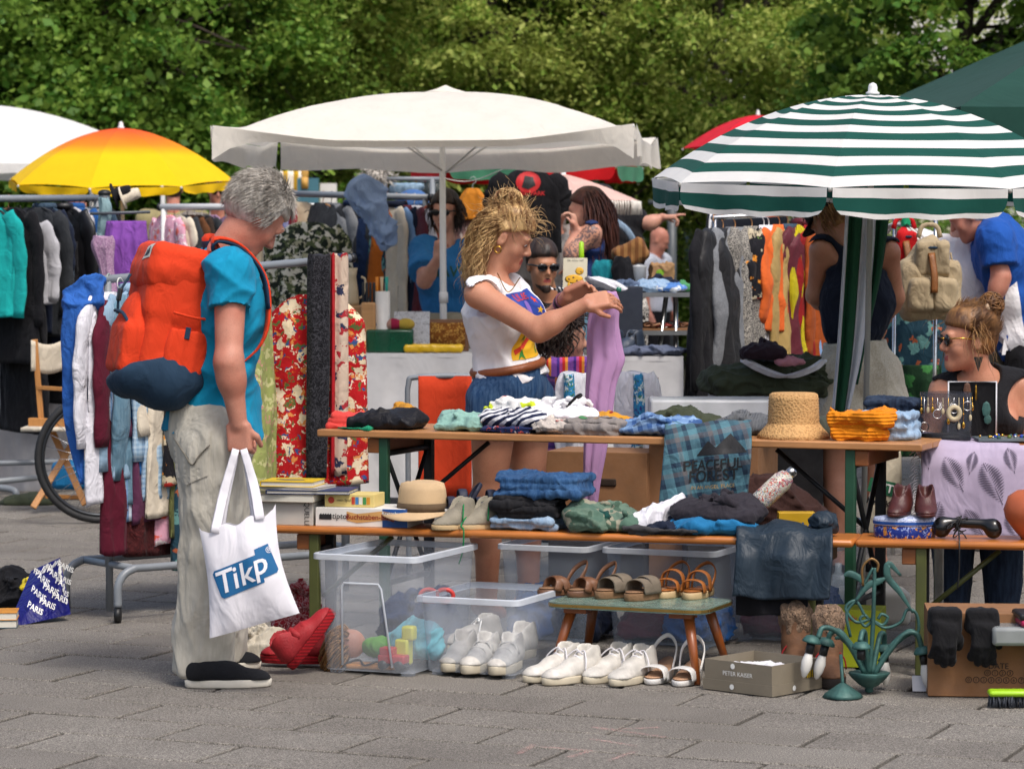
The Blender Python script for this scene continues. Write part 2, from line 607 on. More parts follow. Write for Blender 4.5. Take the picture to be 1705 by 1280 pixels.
def normals(V,F):
	n=np.cross(V[F[:,2]]-V[F[:,0]],V[F[:,3]]-V[F[:,1]])
	N_=np.zeros_like(V)
	for j in range(4):
		for a in range(3):
			N_[:,a]+=np.bincount(F[:,j],n[:,a],len(V))
	return N_/(np.linalg.norm(N_,axis=1)[:,None]+1e-12)
def wrinkle(seed,amp=.004,f=9.0,stretch=(1,1,.5)):
	wv,w2,w3=Wav(seed),Wav(seed+50),Wav(seed+90,4)
	st=np.array(stretch)
	def fn(V):
		q=V*st
		a=np.clip(1-np.abs(wv(q,f))*2.2,0,1)**1.6
		b=np.clip(1-np.abs(w2(q,f*1.9))*2.4,0,1)**1.6
		c=np.clip(1-np.abs(w2(q+3.1,f*3.7))*2.4,0,1)**1.6
		return amp*(1.3*a+.75*b+.32*c+.5*w3(q,f*.6)-.7)
	return fn
# ------------------------------------------------------------------ lettering
def text_mesh(s,size=1.0,shear=0.0,bold=0.0,sub=0.0,spacing=1.0):
	cu=bpy.data.curves.new('lettering','FONT')
	cu.body,cu.size,cu.shear,cu.offset,cu.space_character=s,1.0,shear,bold,spacing
	cu.resolution_u=3
	cu.align_x='CENTER';cu.align_y='CENTER'
	ob=bpy.data.objects.new('lettering',cu)
	me=ob.to_mesh()
	bm=bmesh.new();bm.from_mesh(me)
	ob.to_mesh_clear();bpy.data.objects.remove(ob);bpy.data.curves.remove(cu)
	bmesh.ops.scale(bm,vec=(size,size,size),verts=bm.verts)
	if sub:
		bmesh.ops.triangulate(bm,faces=bm.faces)
		for _ in range(3):
			le=[e for e in bm.edges if e.calc_length()>sub]
			if not le:break
			bmesh.ops.subdivide_edges(bm,edges=le,cuts=1)
			bmesh.ops.triangulate(bm,faces=bm.faces)
	bm.verts.index_update()
	V=np.array([tuple(v.co)for v in bm.verts]);F=[tuple(v.index for v in f.verts)for f in bm.faces]
	bm.free()
	return V,F
def shape_mesh(poly,sub=.01):
	"""flat filled outline with a fine grid, ready to be laid on a surface"""
	bm=bmesh.new()
	bm.faces.new([bm.verts.new((x,y,0))for x,y in poly])
	bmesh.ops.triangulate(bm,faces=bm.faces)
	for _ in range(6):
		le=[e for e in bm.edges if e.calc_length()>sub]
		if not le:break
		bmesh.ops.subdivide_edges(bm,edges=le,cuts=1)
		bmesh.ops.triangulate(bm,faces=bm.faces)
	bm.verts.index_update()
	V=np.array([tuple(v.co)for v in bm.verts]);F=[tuple(v.index for v in f.verts)for f in bm.faces]
	bm.free()
	return V,F
def bvh_of(*objs):
	vs_,fs_,n=[],[],0
	for o in objs:
		w0=np.array(WORLD[o.name])
		for v in o.data.vertices:vs_.append(tuple(np.array(v.co)+w0))
		for p in o.data.polygons:fs_.append(tuple(i+n for i in p.vertices))
		n=len(vs_)
	return BVHTree.FromPolygons(vs_,fs_)
def decal(name,VF,org,right,up,mat,parent,bvh=None,off=.0015,depth=.3):
	"""lay flat lettering or print on a surface of its thing"""
	V,F=VF
	r_=Vector(right).normalized();u_=Vector(up).normalized();u_=(u_-r_*u_.dot(r_)).normalized()
	n_=r_.cross(u_)
	o_=Vector(tuple(org));out=[]
	for x,y,z in V:
		p=o_+r_*x+u_*y
		if bvh is not None:
			h=bvh.ray_cast(p+n_*depth,-n_,depth*2)
			if h[0]is not None:p=h[0]+n_*off
			else:p=p+n_*off
		else:
			p=p+n_*off
		out.append(tuple(p))
	m=MB();m.add(out,F)
	return m.build(name,mat,parent,smooth=False)
# ================================================================== the ground
UA=R(-22.8)                              # the paving and the trestle table share this direction
U2,V2=np.array([math.cos(UA),math.sin(UA)]),np.array([-math.sin(UA),math.cos(UA)])
def m_paving(key,per_object):
	nt=NT(key)
	pos=nt.n('NewGeometry').outputs['Position']
	sp=nt.noise(230,3,.8,v=pos)
	sp2=nt.vor(260,v=pos)
	pa=nt.noise(2.3,5,v=pos)
	st=nt.noise(.6,4,v=pos)
	base=nt.ramp(sp.outputs['Fac'],[(.36,'36332f'),(.5,'77726b'),(.62,'b3ada4')])
	base=nt.mix(nt.ramp(sp2.outputs['Distance'],[(.0,(.5,.5,.5,1)),(.35,(0,0,0,1))]),base,c4('6d675f'))
	base=nt.mix(1,base,nt.ramp(pa.outputs['Fac'],[(.3,(.74,.73,.72,1)),(.7,(1,1,1,1))]),'MULTIPLY')
	base=nt.mix(1,base,nt.ramp(st.outputs['Fac'],[(.35,(.84,.83,.82,1)),(.65,(1,1,1,1))]),'MULTIPLY')
	if per_object:
		oi=nt.n('ObjectInfo').outputs['Random']
		base=nt.mix(1,base,nt.ramp(oi,[(0,(.84,.83,.82,1)),(1,(1.0,1.0,.99,1))]),'MULTIPLY')
	gl=nt.vor(7,v=pos)
	base=nt.mix(nt.ramp(gl.outputs['Distance'],[(.03,(.8,.8,.8,1)),(.045,(0,0,0,1))]),base,c4('3a3733'))
	nt.set(Base_Color=base,Roughness=.9)
	nt.set(Normal=nt.bump(sp.outputs['Fac'],.35,.004))
	return nt.m
PAV,PAVF=m_paving('paving_concrete',True),m_paving('paving_far',False)
nt=NT('joint_soil')
jn=nt.noise(6,4);jf=nt.noise(120,3)
nt.set(Base_Color=nt.mix(nt.ramp(jn.outputs['Fac'],[(.56,(0,0,0,1)),(.7,(1,1,1,1))]),nt.ramp(jf.outputs['Fac'],[(.3,'191713'),(.7,'322d24')]),c4('4b5223')),Roughness=1.0)
JOINT=nt.m
m=MB()
m.grid(np.array([[(-160,-20,-.018),(-160,260,-.018)],[(160,-20,-.018),(160,260,-.018)]],float),flip=True)
pavement=struct(m.build('pavement',JOINT,origin=(0,0,0),smooth=False))
SL,SW=.6,.3
def slab_verts(l,w_,th=.03,ch=.004):
	a,b=l/2-.009,w_/2-.009
	v=[(-a,-b,-th),(a,-b,-th),(a,b,-th),(-a,b,-th),(-a,-b,-ch),(a,-b,-ch),(a,b,-ch),(-a,b,-ch)]
	a2,b2=a-ch,b-ch
	v+=[(-a2,-b2,0),(a2,-b2,0),(a2,b2,0),(-a2,b2,0)]
	f=[(8,9,10,11)]+[(i,(i+1)%4,4+(i+1)%4,4+i)for i in range(4)]+[(4+i,4+(i+1)%4,8+(i+1)%4,8+i)for i in range(4)]
	return np.array(v),f
sv,sf=slab_verts(SL,SW)
sme=bpy.data.meshes.new('slab');sme.from_pydata(sv.tolist(),[],sf);sme.materials.append(PAV)
cand=[]
for j in range(8,110):
	for i in range(-60,60):
		u,v=(i+.5*(j%2))*SL+.11,j*SW+.06
		x,y=u*U2[0]+v*V2[0],u*U2[1]+v*V2[1]
		if y<7.6 or y>27 or abs(x)>y*.1705+.55:continue
		cand.append((y,x,y))
cand.sort()
near,far=cand[:300],cand[300:]
for(_,x,y)in near:
	o=bpy.data.objects.new('slab',sme);COL.objects.link(o)
	o.parent=pavement
	o.location=(x,y,float(rng.uniform(-.0035,.0)))
	o.rotation_euler=(float(rng.normal(0,.0022)),float(rng.normal(0,.0016)),UA+float(rng.normal(0,.002)))
m=MB();rz=rotz(UA)
for(_,x,y)in far:
	m.add(sv@rz.T+np.array([x,y,float(rng.uniform(-.003,0))]),sf)
o=m.build('slab_field',PAVF,pavement,smooth=False);o['kind']='stuff'
# pale pink chalk lines scribbled on the slabs
nt=NT('chalk');nt.set(Base_Color=c4('d9a49c'),Roughness=1.0)
tr=nt.n('BsdfTransparent');mx=nt.n('MixShader')
nt.i(mx,0,nt.ramp(nt.noise(140,3).outputs['Fac'],[(.45,(0,0,0,1)),(.65,(.45,.45,.45,1))]));nt.i(mx,1,tr.outputs[0]);nt.i(mx,2,nt.b.outputs[0])
nt.t.links.new(mx.outputs[0],nt.out.inputs[0])
m=MB()
for pts in([(862,1256),(890,1240)],[(945,1262),(985,1250)],[(1012,1268),(1056,1252)],[(985,1211),(1108,1228)],[(1000,1215),(1100,1212)],[(900,1244),(980,1250)],[(985,1231),(1060,1243)]):
	A,B=G(*pts[0]),G(*pts[1]);dr=(B-A).normalized();sd=Vector((-dr.y,dr.x,0))*.011
	m.add([tuple(A-sd+Vector((0,0,.003))),tuple(B-sd+Vector((0,0,.003))),tuple(B+sd+Vector((0,0,.003))),tuple(A+sd+Vector((0,0,.003)))],[(0,1,2,3)])
o=m.build('chalk_marks',nt.m,pavement,smooth=False)
# ================================================================== buildings behind the trees
PLW=solid('plaster_white','d9d6cf',.9,var=.1,bump=.1,vs=1.5)
PLC=solid('plaster_cream','d8cfb9',.9,var=.1,bump=.1,vs=1.2)
GLS=solid('window_glass','26313a',.08,var=.1,bump=0)
FRM=solid('window_frame','c9c9c5',.5)
BRK=solid('brick_red','7c3f33',.9,var=.3,bump=.3,bs=20)
def building(name,label,x0,x1,y,h,mat,cols,rows,wz,wh,ww):
	t=thing(name,label,'building',((x0+x1)/2,y,0))
	m=MB();m.box(((x0+x1)/2,y+4,h/2),(x1-x0,8,h));m.build('wall',mat,t,smooth=False)
	m=MB();m.box(((x0+x1)/2,y+4,h+.15),(x1-x0+.5,8.5,.3));m.build('roof',solid('roof_edge','6c6863',.8),t,smooth=False)
	fr=MB();gl=MB()
	fr.box((0,0,0),(ww+.16,.12,wh+.16));gl.box((0,-.05,0),(ww,.06,wh));gl.box((0,-.03,0),(.01,.01,.01))
	for r_ in range(rows):
		for k in range(cols):
			x=x0+(k+.5)*(x1-x0)/cols;z=wz+r_*2.9
			a=MB();a.box((x,y-.02,z),(ww+.2,.1,wh+.2));wi=a.build('window',FRM,t,smooth=False)
			a=MB()
			for q in(-1,1):a.box((x+q*ww/4,y-.06,z),(ww/2-.05,.04,wh-.06))
			a.build('pane',GLS,wi,smooth=False)
	return t
building('apartment_building','white plastered apartment block glimpsed through the trees at upper right',2.2,15,62,13,PLW,6,4,1.7,1.5,1.1)
building('brick_building','red brick building glimpsed between branches above the white parasol',-13,1.6,66,12,BRK,7,4,1.7,1.6,1.0)
building('low_annex','low cream plastered wall of a building behind the pointing woman',2.55,7.5,44,2.35,PLC,2,1,1.2,.01,.01)if False else None
t=thing('garden_wall','low cream plastered wall standing behind the grey post frame','wall',(4.9,44,0))
m=MB();m.box((4.9,44,1.12),(4.5,.3,2.24));m.build('wall_body',PLC,t,smooth=False)
m=MB();m.box((4.9,44,2.28),(4.6,.42,.08));m.build('coping',PLW,t,smooth=False)
# ================================================================== trees
def m_leaf(key,c_dark,c_mid,c_light,tl=.42):
	nt=NT(key)
	r_=nt.n('NewGeometry').outputs['Random Per Island']
	base=nt.ramp(r_,[(.0,c_dark),(.45,c_mid),(.8,c_light)])
	cl=nt.noise(.9,3)
	base=nt.mix(nt.ramp(cl.outputs['Fac'],[(.4,(0,0,0,1)),(.65,(.7,.7,.7,1))]),base,c4(c_light))
	nt.set(Base_Color=base,Roughness=.55,Specular_IOR_Level=.25)
	tr=nt.n('BsdfTranslucent');nt.i(tr,'Color',base)
	mx=nt.n('MixShader');nt.i(mx,0,tl);nt.i(mx,1,nt.b.outputs[0]);nt.i(mx,2,tr.outputs[0])
	nt.t.links.new(mx.outputs[0],nt.out.inputs[0])
	return nt.m
LEAF=[m_leaf('leaf_yellowgreen','5a8029','84a040','b8c066'),m_leaf('leaf_green','476f26','6b9034','9eb254'),m_leaf('leaf_dark','3c6424','588430','84a044')]
BARK=solid('bark','3d342b',.95,var=.35,bump=.8,bs=18)
def leaf_cloud(cent,rad,n_clump,per,size,seed,lobed=False,droop=.5,flat=.24,shell=.35,zmin=None):
	r_=np.random.default_rng(seed)
	d=r_.normal(size=(n_clump,3));d/=np.linalg.norm(d,axis=1)[:,None]
	rr=r_.uniform(shell,1.0,(n_clump,1))**.6
	wob=Wav(seed)
	c=np.array(cent)+d*rr*np.array(rad)*(1+.3*wob(d*2.0))[:,None]
	cr=r_.uniform(.22,.52,(n_clump,1))*(np.mean(rad)/2.6)
	C=np.repeat(c,per,0);CR=np.repeat(cr,per,0);N_=len(C)
	off=r_.normal(size=(N_,3))*CR*np.array([.75,.75,flat])
	off[:,2]-=.5*(off[:,0]**2+off[:,1]**2)/(CR[:,0]+.01)*.6
	p=C+off
	if zmin is not None:p[:,2]=np.maximum(p[:,2],zmin+r_.uniform(0,.5,N_))
	az=r_.uniform(0,6.283,N_)
	pit=r_.normal(-droop,.38,N_)
	t=np.stack([np.cos(az)*np.cos(pit),np.sin(az)*np.cos(pit),np.sin(pit)],1)
	roll=r_.normal(0,.7,N_)
	s_=np.stack([-np.sin(az),np.cos(az),np.zeros(N_)],1)
	b_=np.cross(t,s_)
	sd=s_*np.cos(roll)[:,None]+b_*np.sin(roll)[:,None]
	L=(size*r_.uniform(.5,1.0,N_)*(1+.8*(r_.uniform(0,1,N_)>.8)))[:,None]
	W=L*(.36 if lobed else .25)
	base,tip=p,p+t*L
	mid=p+t*L*.45
	nn=np.cross(t,sd)*L*.08
	v=np.stack([base,mid+sd*W-nn,tip,mid-sd*W-nn],1).reshape(-1,3)
	f=np.arange(N_*4).reshape(-1,4)
	return v,f
def fast_mesh(name,v,f,mat,parent):
	me=bpy.data.meshes.new(name)
	v=v-np.array(WORLD[parent.name])
	me.vertices.add(len(v));me.vertices.foreach_set('co',v.astype(np.float32).ravel())
	k=f.shape[1]
	me.loops.add(f.size);me.loops.foreach_set('vertex_index',f.astype(np.int32).ravel())
	me.polygons.add(len(f));me.polygons.foreach_set('loop_start',np.arange(0,f.size,k,dtype=np.int32))
	me.update(calc_edges=True);me.materials.append(mat)
	o=bpy.data.objects.new(name,me);COL.objects.link(o);o.parent=parent
	WORLD[o.name]=WORLD[parent.name]
	return o
def tree(label,x,y,cz,rx,rz_,clumps,per,leaf,lm,seed,lobed=False,trunk_r=.14,name='broadleaf_tree',droop=.5):
	r_=np.random.default_rng(seed+900)
	t=thing(name,label,'tree',(x,y,0),'trees behind the market')
	m=MB()
	top=np.array([x+r_.uniform(-.3,.3),y,cz+rz_*.7])
	m.tube(smooth_path([(x,y,-.05),(x+r_.uniform(-.1,.1),y,1.6),(x+r_.uniform(-.15,.15),y,3.2),top],14),[trunk_r*1.2,trunk_r,trunk_r*.75,.03],9)
	for k in range(13):
		z0=r_.uniform(1.7,cz+rz_*.4);a=r_.uniform(0,6.28);l=r_.uniform(.6,.95)*rx
		b0=np.array([x,y,z0]);e_=b0+np.array([math.cos(a)*l,math.sin(a)*l,r_.uniform(.4,1.4)])
		md=(b0+e_)/2+np.array([0,0,r_.uniform(-.1,.25)])
		m.tube(smooth_path([b0,md,e_],8),[trunk_r*.42,trunk_r*.25,.012],6)
		for q in range(3):
			s0=b0+(e_-b0)*r_.uniform(.35,.8);e2=s0+r_.normal(size=3)*np.array([.5,.5,.35])
			m.tube([s0,(s0+e2)/2+r_.normal(size=3)*.06,e2],[.028,.018,.006],5)
	m.build('trunk',BARK,t)
	v,f=leaf_cloud((x,y,cz),(rx,rx,rz_),clumps,per,leaf,seed,lobed,droop)
	fast_mesh('crown',v,f,lm,t)
	return t
TREES=[  # photo x, depth, crown centre height, radius, half height, clumps, leaf kind, lobed, label
 (-120,33,3.9,2.2,2.9,420,2,True,'dark lobed-leaved tree at the left edge behind the white pavilion'),
 (165,34,4.0,2.1,2.9,460,2,True,'dark green tree right above the yellow and orange umbrella'),
 (420,36,4.2,2.2,3.0,470,1,False,'mid green tree behind the left corner of the white parasol'),
 (640,39,4.4,2.3,3.1,470,1,False,'green tree with a forked trunk left of the white parasol peak'),
 (815,36,4.3,2.1,3.0,470,0,False,'yellowish green tree behind the peak of the white parasol'),
 (1010,38,4.3,2.1,3.0,450,1,False,'green tree behind the right corner of the white parasol'),
 (1215,36,4.2,2.1,2.7,430,0,False,'light yellow-green tree between the white parasol and the striped umbrella'),
 (1400,39,4.4,2.0,3.0,330,0,False,'thin yellow-green tree with gaps above the striped umbrella'),
 (1620,31,4.0,1.75,2.2,330,2,True,'dark lobed-leaved tree above the green gazebo roof'),
]
for k,(px,d,cz,rx,rz_,nc,lk,lob,lab)in enumerate(TREES):
	tree(lab,P(px,400,d).x,d,cz,rx,rz_,int(nc*.42),440,.095 if lob else .08,LEAF[lk],40+k,lob)
for k,(px,lab)in enumerate([(40,'shadowy rear tree seen between the two leftmost dark trees'),(330,'shadowy rear tree behind the man in the blue T-shirt'),(560,'shadowy rear tree behind the coats on the middle rail'),(930,'shadowy rear tree behind the centre of the white parasol'),(1120,'shadowy rear tree right of the white parasol')]):
	tree(lab,P(px,400,44).x,44,4.3,2.7,3.4,300,100,.11,LEAF[1 if k>1 else 2],70+k)
def bush(label,x,y,rx,h,seed,lm,n=150):
	t=thing('shrub',label,'shrub',(x,y,0),'shrubs behind the market')
	v,f=leaf_cloud((x,y,h*.5),(rx,rx*.7,h*.5),n,60,.075,seed,False,.1,.6,.3,0.0)
	fast_mesh('foliage',v,f,lm,t)
	m=MB();r_=np.random.default_rng(seed)
	for k in range(7):
		a=r_.uniform(0,6.28);m.tube([(x,y,-.02),(x+math.cos(a)*rx*.25,y+math.sin(a)*.2,h*.4),(x+math.cos(a)*rx*.6,y+math.sin(a)*.4,h*.8)],[.03,.02,.008],5)
	m.build('stem',BARK,t)
bush('dense green shrub behind the bald man and the grey posts',P(1155,470,37).x,37,1.05,1.25,11,LEAF[1],260)
bush('loose light green shrub at the foot of the cream wall',P(1215,440,40).x,40,.8,1.6,12,LEAF[1])
bush('dark shrub below the left corner of the white parasol',P(560,310,33).x,33,1.4,2.2,13,LEAF[2],260)
bush('dark shrub behind the grey T-shirt man and tattooed woman',P(930,420,37).x,37,1.3,1.7,14,LEAF[2],240)
bush('dark shrub filling the gap behind the yellow umbrella',P(240,380,36).x,36,1.9,2.4,15,LEAF[2],300)
bush('dark shrub behind the coat rail on the right',P(1420,380,38).x,38,1.8,2.0,16,LEAF[2],280)
bush('dark shrub behind the green gazebo',P(1650,380,36).x,36,1.7,2.3,17,LEAF[2],280)
bush('dark shrub at the left edge behind the hanging black clothes',P(0,400,38).x,38,1.8,2.2,18,LEAF[2],240)
# ================================================================== parasols and tents
WHT=solid('white_lacquer','d8d8d6',.35,var=.06,bump=0)
GREY=solid('grey_lacquer','7d8389',.4,var=.12,bump=.02)
DGREY=solid('dark_grey_lacquer','54595e',.45,var=.12,bump=.02)
CHROME=solid('chrome','c4c6c8',.2,1.0,var=.05,bump=0)
BLACKP=solid('black_plastic','17181a',.45,var=.1,bump=.02)
CANVAS=fab('parasol_canvas','f2ece0',thin=.34,wr=.25,var=.06)
CANVAS_W=fab('pavilion_white','ecebe8',thin=.3,wr=.25,var=.05)
def umbrella(label,name,c,rad,hem,top,n,rowmats,mats,pole_r=.016,polemat=None,a0=0.0,val=.0,lean=(0,0),finial=True,scallop=.25,curve=1.7,rows=16,billow=.012,base_z=0.0):
	"""round beach umbrella: n flat-cut panels, stripes run straight across each panel"""
	c=np.array(tuple(c),float)
	t=thing(name,label,'umbrella',(c[0],c[1],base_z))
	lean=np.array([lean[0],lean[1],0.0])
	def shift(v):                                   # the umbrella leans as a whole about the middle of its rim
		v=np.array(v,float)
		o_=v+lean*(v[...,2:3]-hem)
		o_[...,2]-=(v[...,0]-c[0])*lean[0]+(v[...,1]-c[1])*lean[1]
		return o_
	pm=polemat or WHT
	dA=math.pi/n
	for k in range(n):
		am=a0+(2*k+1)*dA
		S_=np.linspace(-1,1,15)
		A=[]
		for r_ in range(rows+1):
			tt=r_/rows
			ang=am+S_*dA
			rr=rad*tt*math.cos(dA)/np.cos(S_*dA)
			z=hem+(top-hem)*(1-(.3*rr/rad+.7*tt)**curve)-billow*(1-S_**2)*math.sin(math.pi*min(tt,.95))
			A.append(np.stack([c[0]+rr*np.cos(ang),c[1]+rr*np.sin(ang),z],1))
		A=np.array(A)
		m=MB();m.grid(shift(A))
		o=m.build('panel',mats if rowmats!='alt' else mats[k%len(mats)],t)
		if rowmats and rowmats!='alt':
			o.data.polygons.foreach_set('material_index',[rowmats[min(i//(len(S_)-1),len(rowmats)-1)]for i in range(len(o.data.polygons))])
		if val>0:                                 # the flap hangs free between the ribs, its corners rounded
			B=[]
			for q in range(7):
				h=q/6
				w_=.97-scallop*max(0,(h-.35)/.65)**2.2*.35
				ang=am+S_*dA*w_
				rr=rad*math.cos(dA)/np.cos(S_*dA*w_)*(1.0+.0*h)+.006
				zz=hem-val*h*(1-.12*(np.abs(S_)**6))+.004*np.sin(S_*9+k+3*h)*h
				B.append(np.stack([c[0]+(rr+.012*h*np.sin(S_*6+2*k))*np.cos(ang),c[1]+(rr+.012*h*np.sin(S_*6+2*k))*np.sin(ang),zz],1))
			m=MB();m.grid(shift(np.array(B)))
			o2=m.build('valance',mats if rowmats!='alt' else mats[k%len(mats)],t)
			if rowmats and rowmats!='alt':
				vm=[0,0,1,1,1,0]
				o2.data.polygons.foreach_set('material_index',[vm[min(i//(len(S_)-1),5)]for i in range(len(o2.data.polygons))]if len(set(rowmats))>1 else[rowmats[-1]]*len(o2.data.polygons))
		a=a0+2*k*dA                          # rib under the seam
		tt=np.linspace(.03,1.0,10)
		pts=np.stack([c[0]+rad*tt*math.cos(a),c[1]+rad*tt*math.sin(a),hem+(top-hem)*(1-tt**curve)-.008],1)
		m=MB();m.tube(shift(pts),.0035,5);m.ell(tuple(shift(pts)[-1]),.009,8,6);m.build('rib',pm,t)
	m=MB();m.tube(shift(np.array([[c[0],c[1],base_z],[c[0],c[1],hem-.2],[c[0],c[1],top+.02]])),pole_r,12);m.build('pole',pm,t)
	if finial:
		p=shift(np.array([[c[0],c[1],top]]))[0]
		m=MB();m.lathe([(.03*rad,-.004),(.031*rad,.008),(.021*rad,.013),(.021*rad,.03),(.016*rad,.042),(.003,.048)],p,16);m.build('finial',WHT,t)
	return t
TEALG=fab('umbrella_green','1f5a50',thin=.35,wr=.15,var=.1)
UWH=fab('umbrella_white','f0efeb',thin=.3,wr=.15,var=.06)
dU=12.2
rows_gw=[1,0,1,0,1,0,1,0,1,0,1,0,1,0,1,0]
c_=P(1450,300,dU)
umbrella('large round umbrella with horizontal green and white stripes and white finial','striped_umbrella',(c_.x,dU,0),372*S(dU),P(1450,303,dU).z,P(1450,158,dU).z,8,rows_gw,[UWH,TEALG],.012,solid('umbrella_pole_grey','8f8f89',.45),a0=R(-106.5),val=.115,curve=1.9,lean=(.01,-.05))
dY=21.5
c_=P(203,300,dY)
YEL=fab('umbrella_yellow','f2b90e',pat='grad',h=2.5,cols=[(.745,'efc40f'),(.835,'f2c40f'),(.865,'ee8a1d'),(.925,'e2402c')],thin=.2,wr=.12,var=.05)
umbrella('round umbrella fading from yellow rim to orange and red top','sunset_umbrella',(c_.x,dY,0),192*S(dY),P(203,300,dY).z,P(203,214,dY).z,8,[0]*16,[YEL],.014,None,a0=R(-8),val=.06,curve=1.8,scallop=.5,lean=(0,-.09))
dG=22.5
c_=P(878,280,dG)
REDP=fab('parasol_red','c8161d',thin=.25,wr=.2);GRNP=fab('parasol_green','4f8f6e',thin=.25,wr=.2)
umbrella('red and green panelled parasol behind the white parasol','two_tone_parasol',(c_.x,dG,0),192*S(dG),P(878,279,dG).z,P(878,215,dG).z,8,'alt',[REDP,GRNP],.018,WHT,a0=R(3),val=.11,curve=1.4)
dK=19.0
c_=P(938,300,dK)
PNK=fab('parasol_pink','e3bcb0',thin=.2,wr=.2)
tp=umbrella('pale pink parasol with long white tassel fringe','fringed_parasol',(c_.x,dK,0),132*S(dK),P(938,335,dK).z,P(938,290,dK).z,8,[0]*16,[PNK],.016,WHT,a0=R(12),val=0,curve=1.25)
m=MB()
hz=P(938,335,dK).z
for k in range(150):
	a=k/150*2*math.pi;rr=132*S(dK)*(math.cos(math.pi/8)/math.cos(((a-R(12))%(math.pi/4))-math.pi/8))
	x,y=c_.x+rr*math.cos(a),dK+rr*math.sin(a)
	m.tube([(x,y,hz),(x+.004,y,hz-.03),(x+float(rng.normal(0,.004)),y,hz-.085)],[.006,.004,.005],4)
m.build('fringe',fab('fringe_cotton','e6e0d6'),tp)
dR=27
c_=P(1262,230,dR)
umbrella('plain red umbrella peeking out behind the striped umbrella','red_umbrella',(c_.x,dR,0),126*S(dR),P(1262,248,dR).z,P(1262,192,dR).z,8,[0]*16,[fab('umbrella_red','d51f33',thin=.2,wr=.15)],.015,None,a0=R(5),curve=1.7)
# the big white parasol held by the woman in the blue T-shirt
dW=17.0
cW=P(733,260,dW);cX=cW.x+.03
hemz,topz=2.035,2.315
t=thing('rectangular_parasol','wide off-white rectangular parasol with hanging flap in the centre','parasol',(cX,dW,0))
rW=rotz(R(-6));hw,hd=1.13,1.0
def roof_z(u,v):
	mm=(np.abs(u)**5+np.abs(v)**5)**.2
	return hemz+(topz-hemz)*(1-np.clip(mm,0,1)**2.3)+.11*np.clip(np.minimum(np.abs(u),np.abs(v))-.45,0,1)
UU=np.linspace(-1,1,41)
for side in range(4):
	a=side*math.pi/2
	A=[]
	for tt in np.linspace(0,1,18):
		s_=np.linspace(-1,1,25)
		uu,vv=s_*tt,np.full(25,-tt)
		u=uu*math.cos(a)-vv*math.sin(a);v=uu*math.sin(a)+vv*math.cos(a)
		z=roof_z(u,v)-.03*tt**3*(1-s_**2)*(1 if side==0 else .4)-.012*math.sin(tt*12)*(tt>.6)*(1-np.abs(s_))
		A.append(np.stack([u*hw,v*hd,z],1))
	m=MB();m.grid(np.array(A));m.xf(rW,(cX,dW,0));m.build('canopy_panel',CANVAS,t)
	E=np.array(A[-1]);B=[]
	nrm=np.array([math.sin(a),-math.cos(a),0])
	s_=np.linspace(-1,1,25)
	for q in range(7):
		h=q/6
		if side==0:      # the near flap has curled back under the frame except near its corners
			ln=.035+.15*np.abs(s_)**8
			off=nrm*(.02*h)
			zz=-ln*h
			yy=.05*h*(1-np.abs(s_)**8)
			B.append(E+off+np.stack([0*s_,yy,zz],1))
		else:
			ln=.13+.05*np.abs(s_)**3+.012*np.sin(s_*9)
			B.append(E+nrm*(.012+.02*h*np.sin(s_*7+side))[:,None]+np.stack([0*s_,0*s_,-ln*h],1))
	m=MB();m.grid(np.array(B));m.xf(rW,(cX,dW,0));m.build('valance',CANVAS,t)
for sx in(-1,1):
	for sy in(-1,1):
		pts=[]
		for tt in np.linspace(.03,1,10):
			pts.append((sx*tt*hw,sy*tt*hd,roof_z(np.array(sx*tt),np.array(sy*tt))-.012))
		m=MB();m.tube(pts,.007,6);m.xf(rW,(cX,dW,0));m.build('rib',WHT,t)
		m=MB();m.tube([(0,0,hemz-.17),(sx*.45*hw,sy*.45*hd,float(roof_z(np.array(.45),np.array(.45)))-.02)],.006,6);m.xf(rW,(cX,dW,0));m.build('strut',WHT,t)
pb,ptp=P(740,600,dW),P(733,235,dW)
m=MB();m.tube([(pb.x,dW,0),(pb.x-.006,dW,1.1),(ptp.x+.01,dW,topz+.01)],[.02,.02,.016],12);m.tube([(pb.x-.004,dW,1.13),(pb.x-.005,dW,1.19)],.025,12);m.build('pole',WHT,t)
m=MB();m.lathe([(.15,0),(.1,.014),(.05,.028),(.012,.044),(.002,.048)],(cX,dW,topz-.006),8);m.build('cap',CANVAS,t)
def gazebo(label,name,cx,cy,half,hem,peak,val,mat,legmat,rot=0.0,curve=1.0,leg_h=None):
	t=thing(name,label,'gazebo',(cx,cy,0))
	rm=rotz(rot)
	for side in range(4):
		a=side*math.pi/2
		A,B=[],[]
		s_=np.linspace(-1,1,21)
		for tt in np.linspace(0.001,1,14):
			uu,vv=s_*tt*half,np.full(21,-tt*half)
			z=hem+(peak-hem)*(1-tt**curve)-.05*math.sin(math.pi*tt)*(1-s_**2)*(curve<=1.2)
			A.append(np.stack([uu,vv,np.broadcast_to(z,21)],1))
		for q in range(4):
			h=q/3
			B.append(np.stack([s_*half,np.full(21,-half-.004),hem-val*h+.01*h*np.sin(s_*12)],1))
		ra=rm@rotz(a)
		m=MB();m.grid(np.array(A));m.xf(ra,(cx,cy,0));m.build('roof_panel',mat,t)
		m=MB();m.grid(np.array(B));m.xf(ra,(cx,cy,0));m.build('valance',mat,t)
		m=MB();m.box((half-.03,-half+.03,hem/2),(.035,.035,hem));m.xf(ra,(cx,cy,0));m.build('leg',legmat,t,smooth=False,bevel=.003)
	return t
DG=fab('gazebo_green','20453c',thin=.12,wr=.35,var=.12,wsc=5)
gx=P(1700,300,16.2)
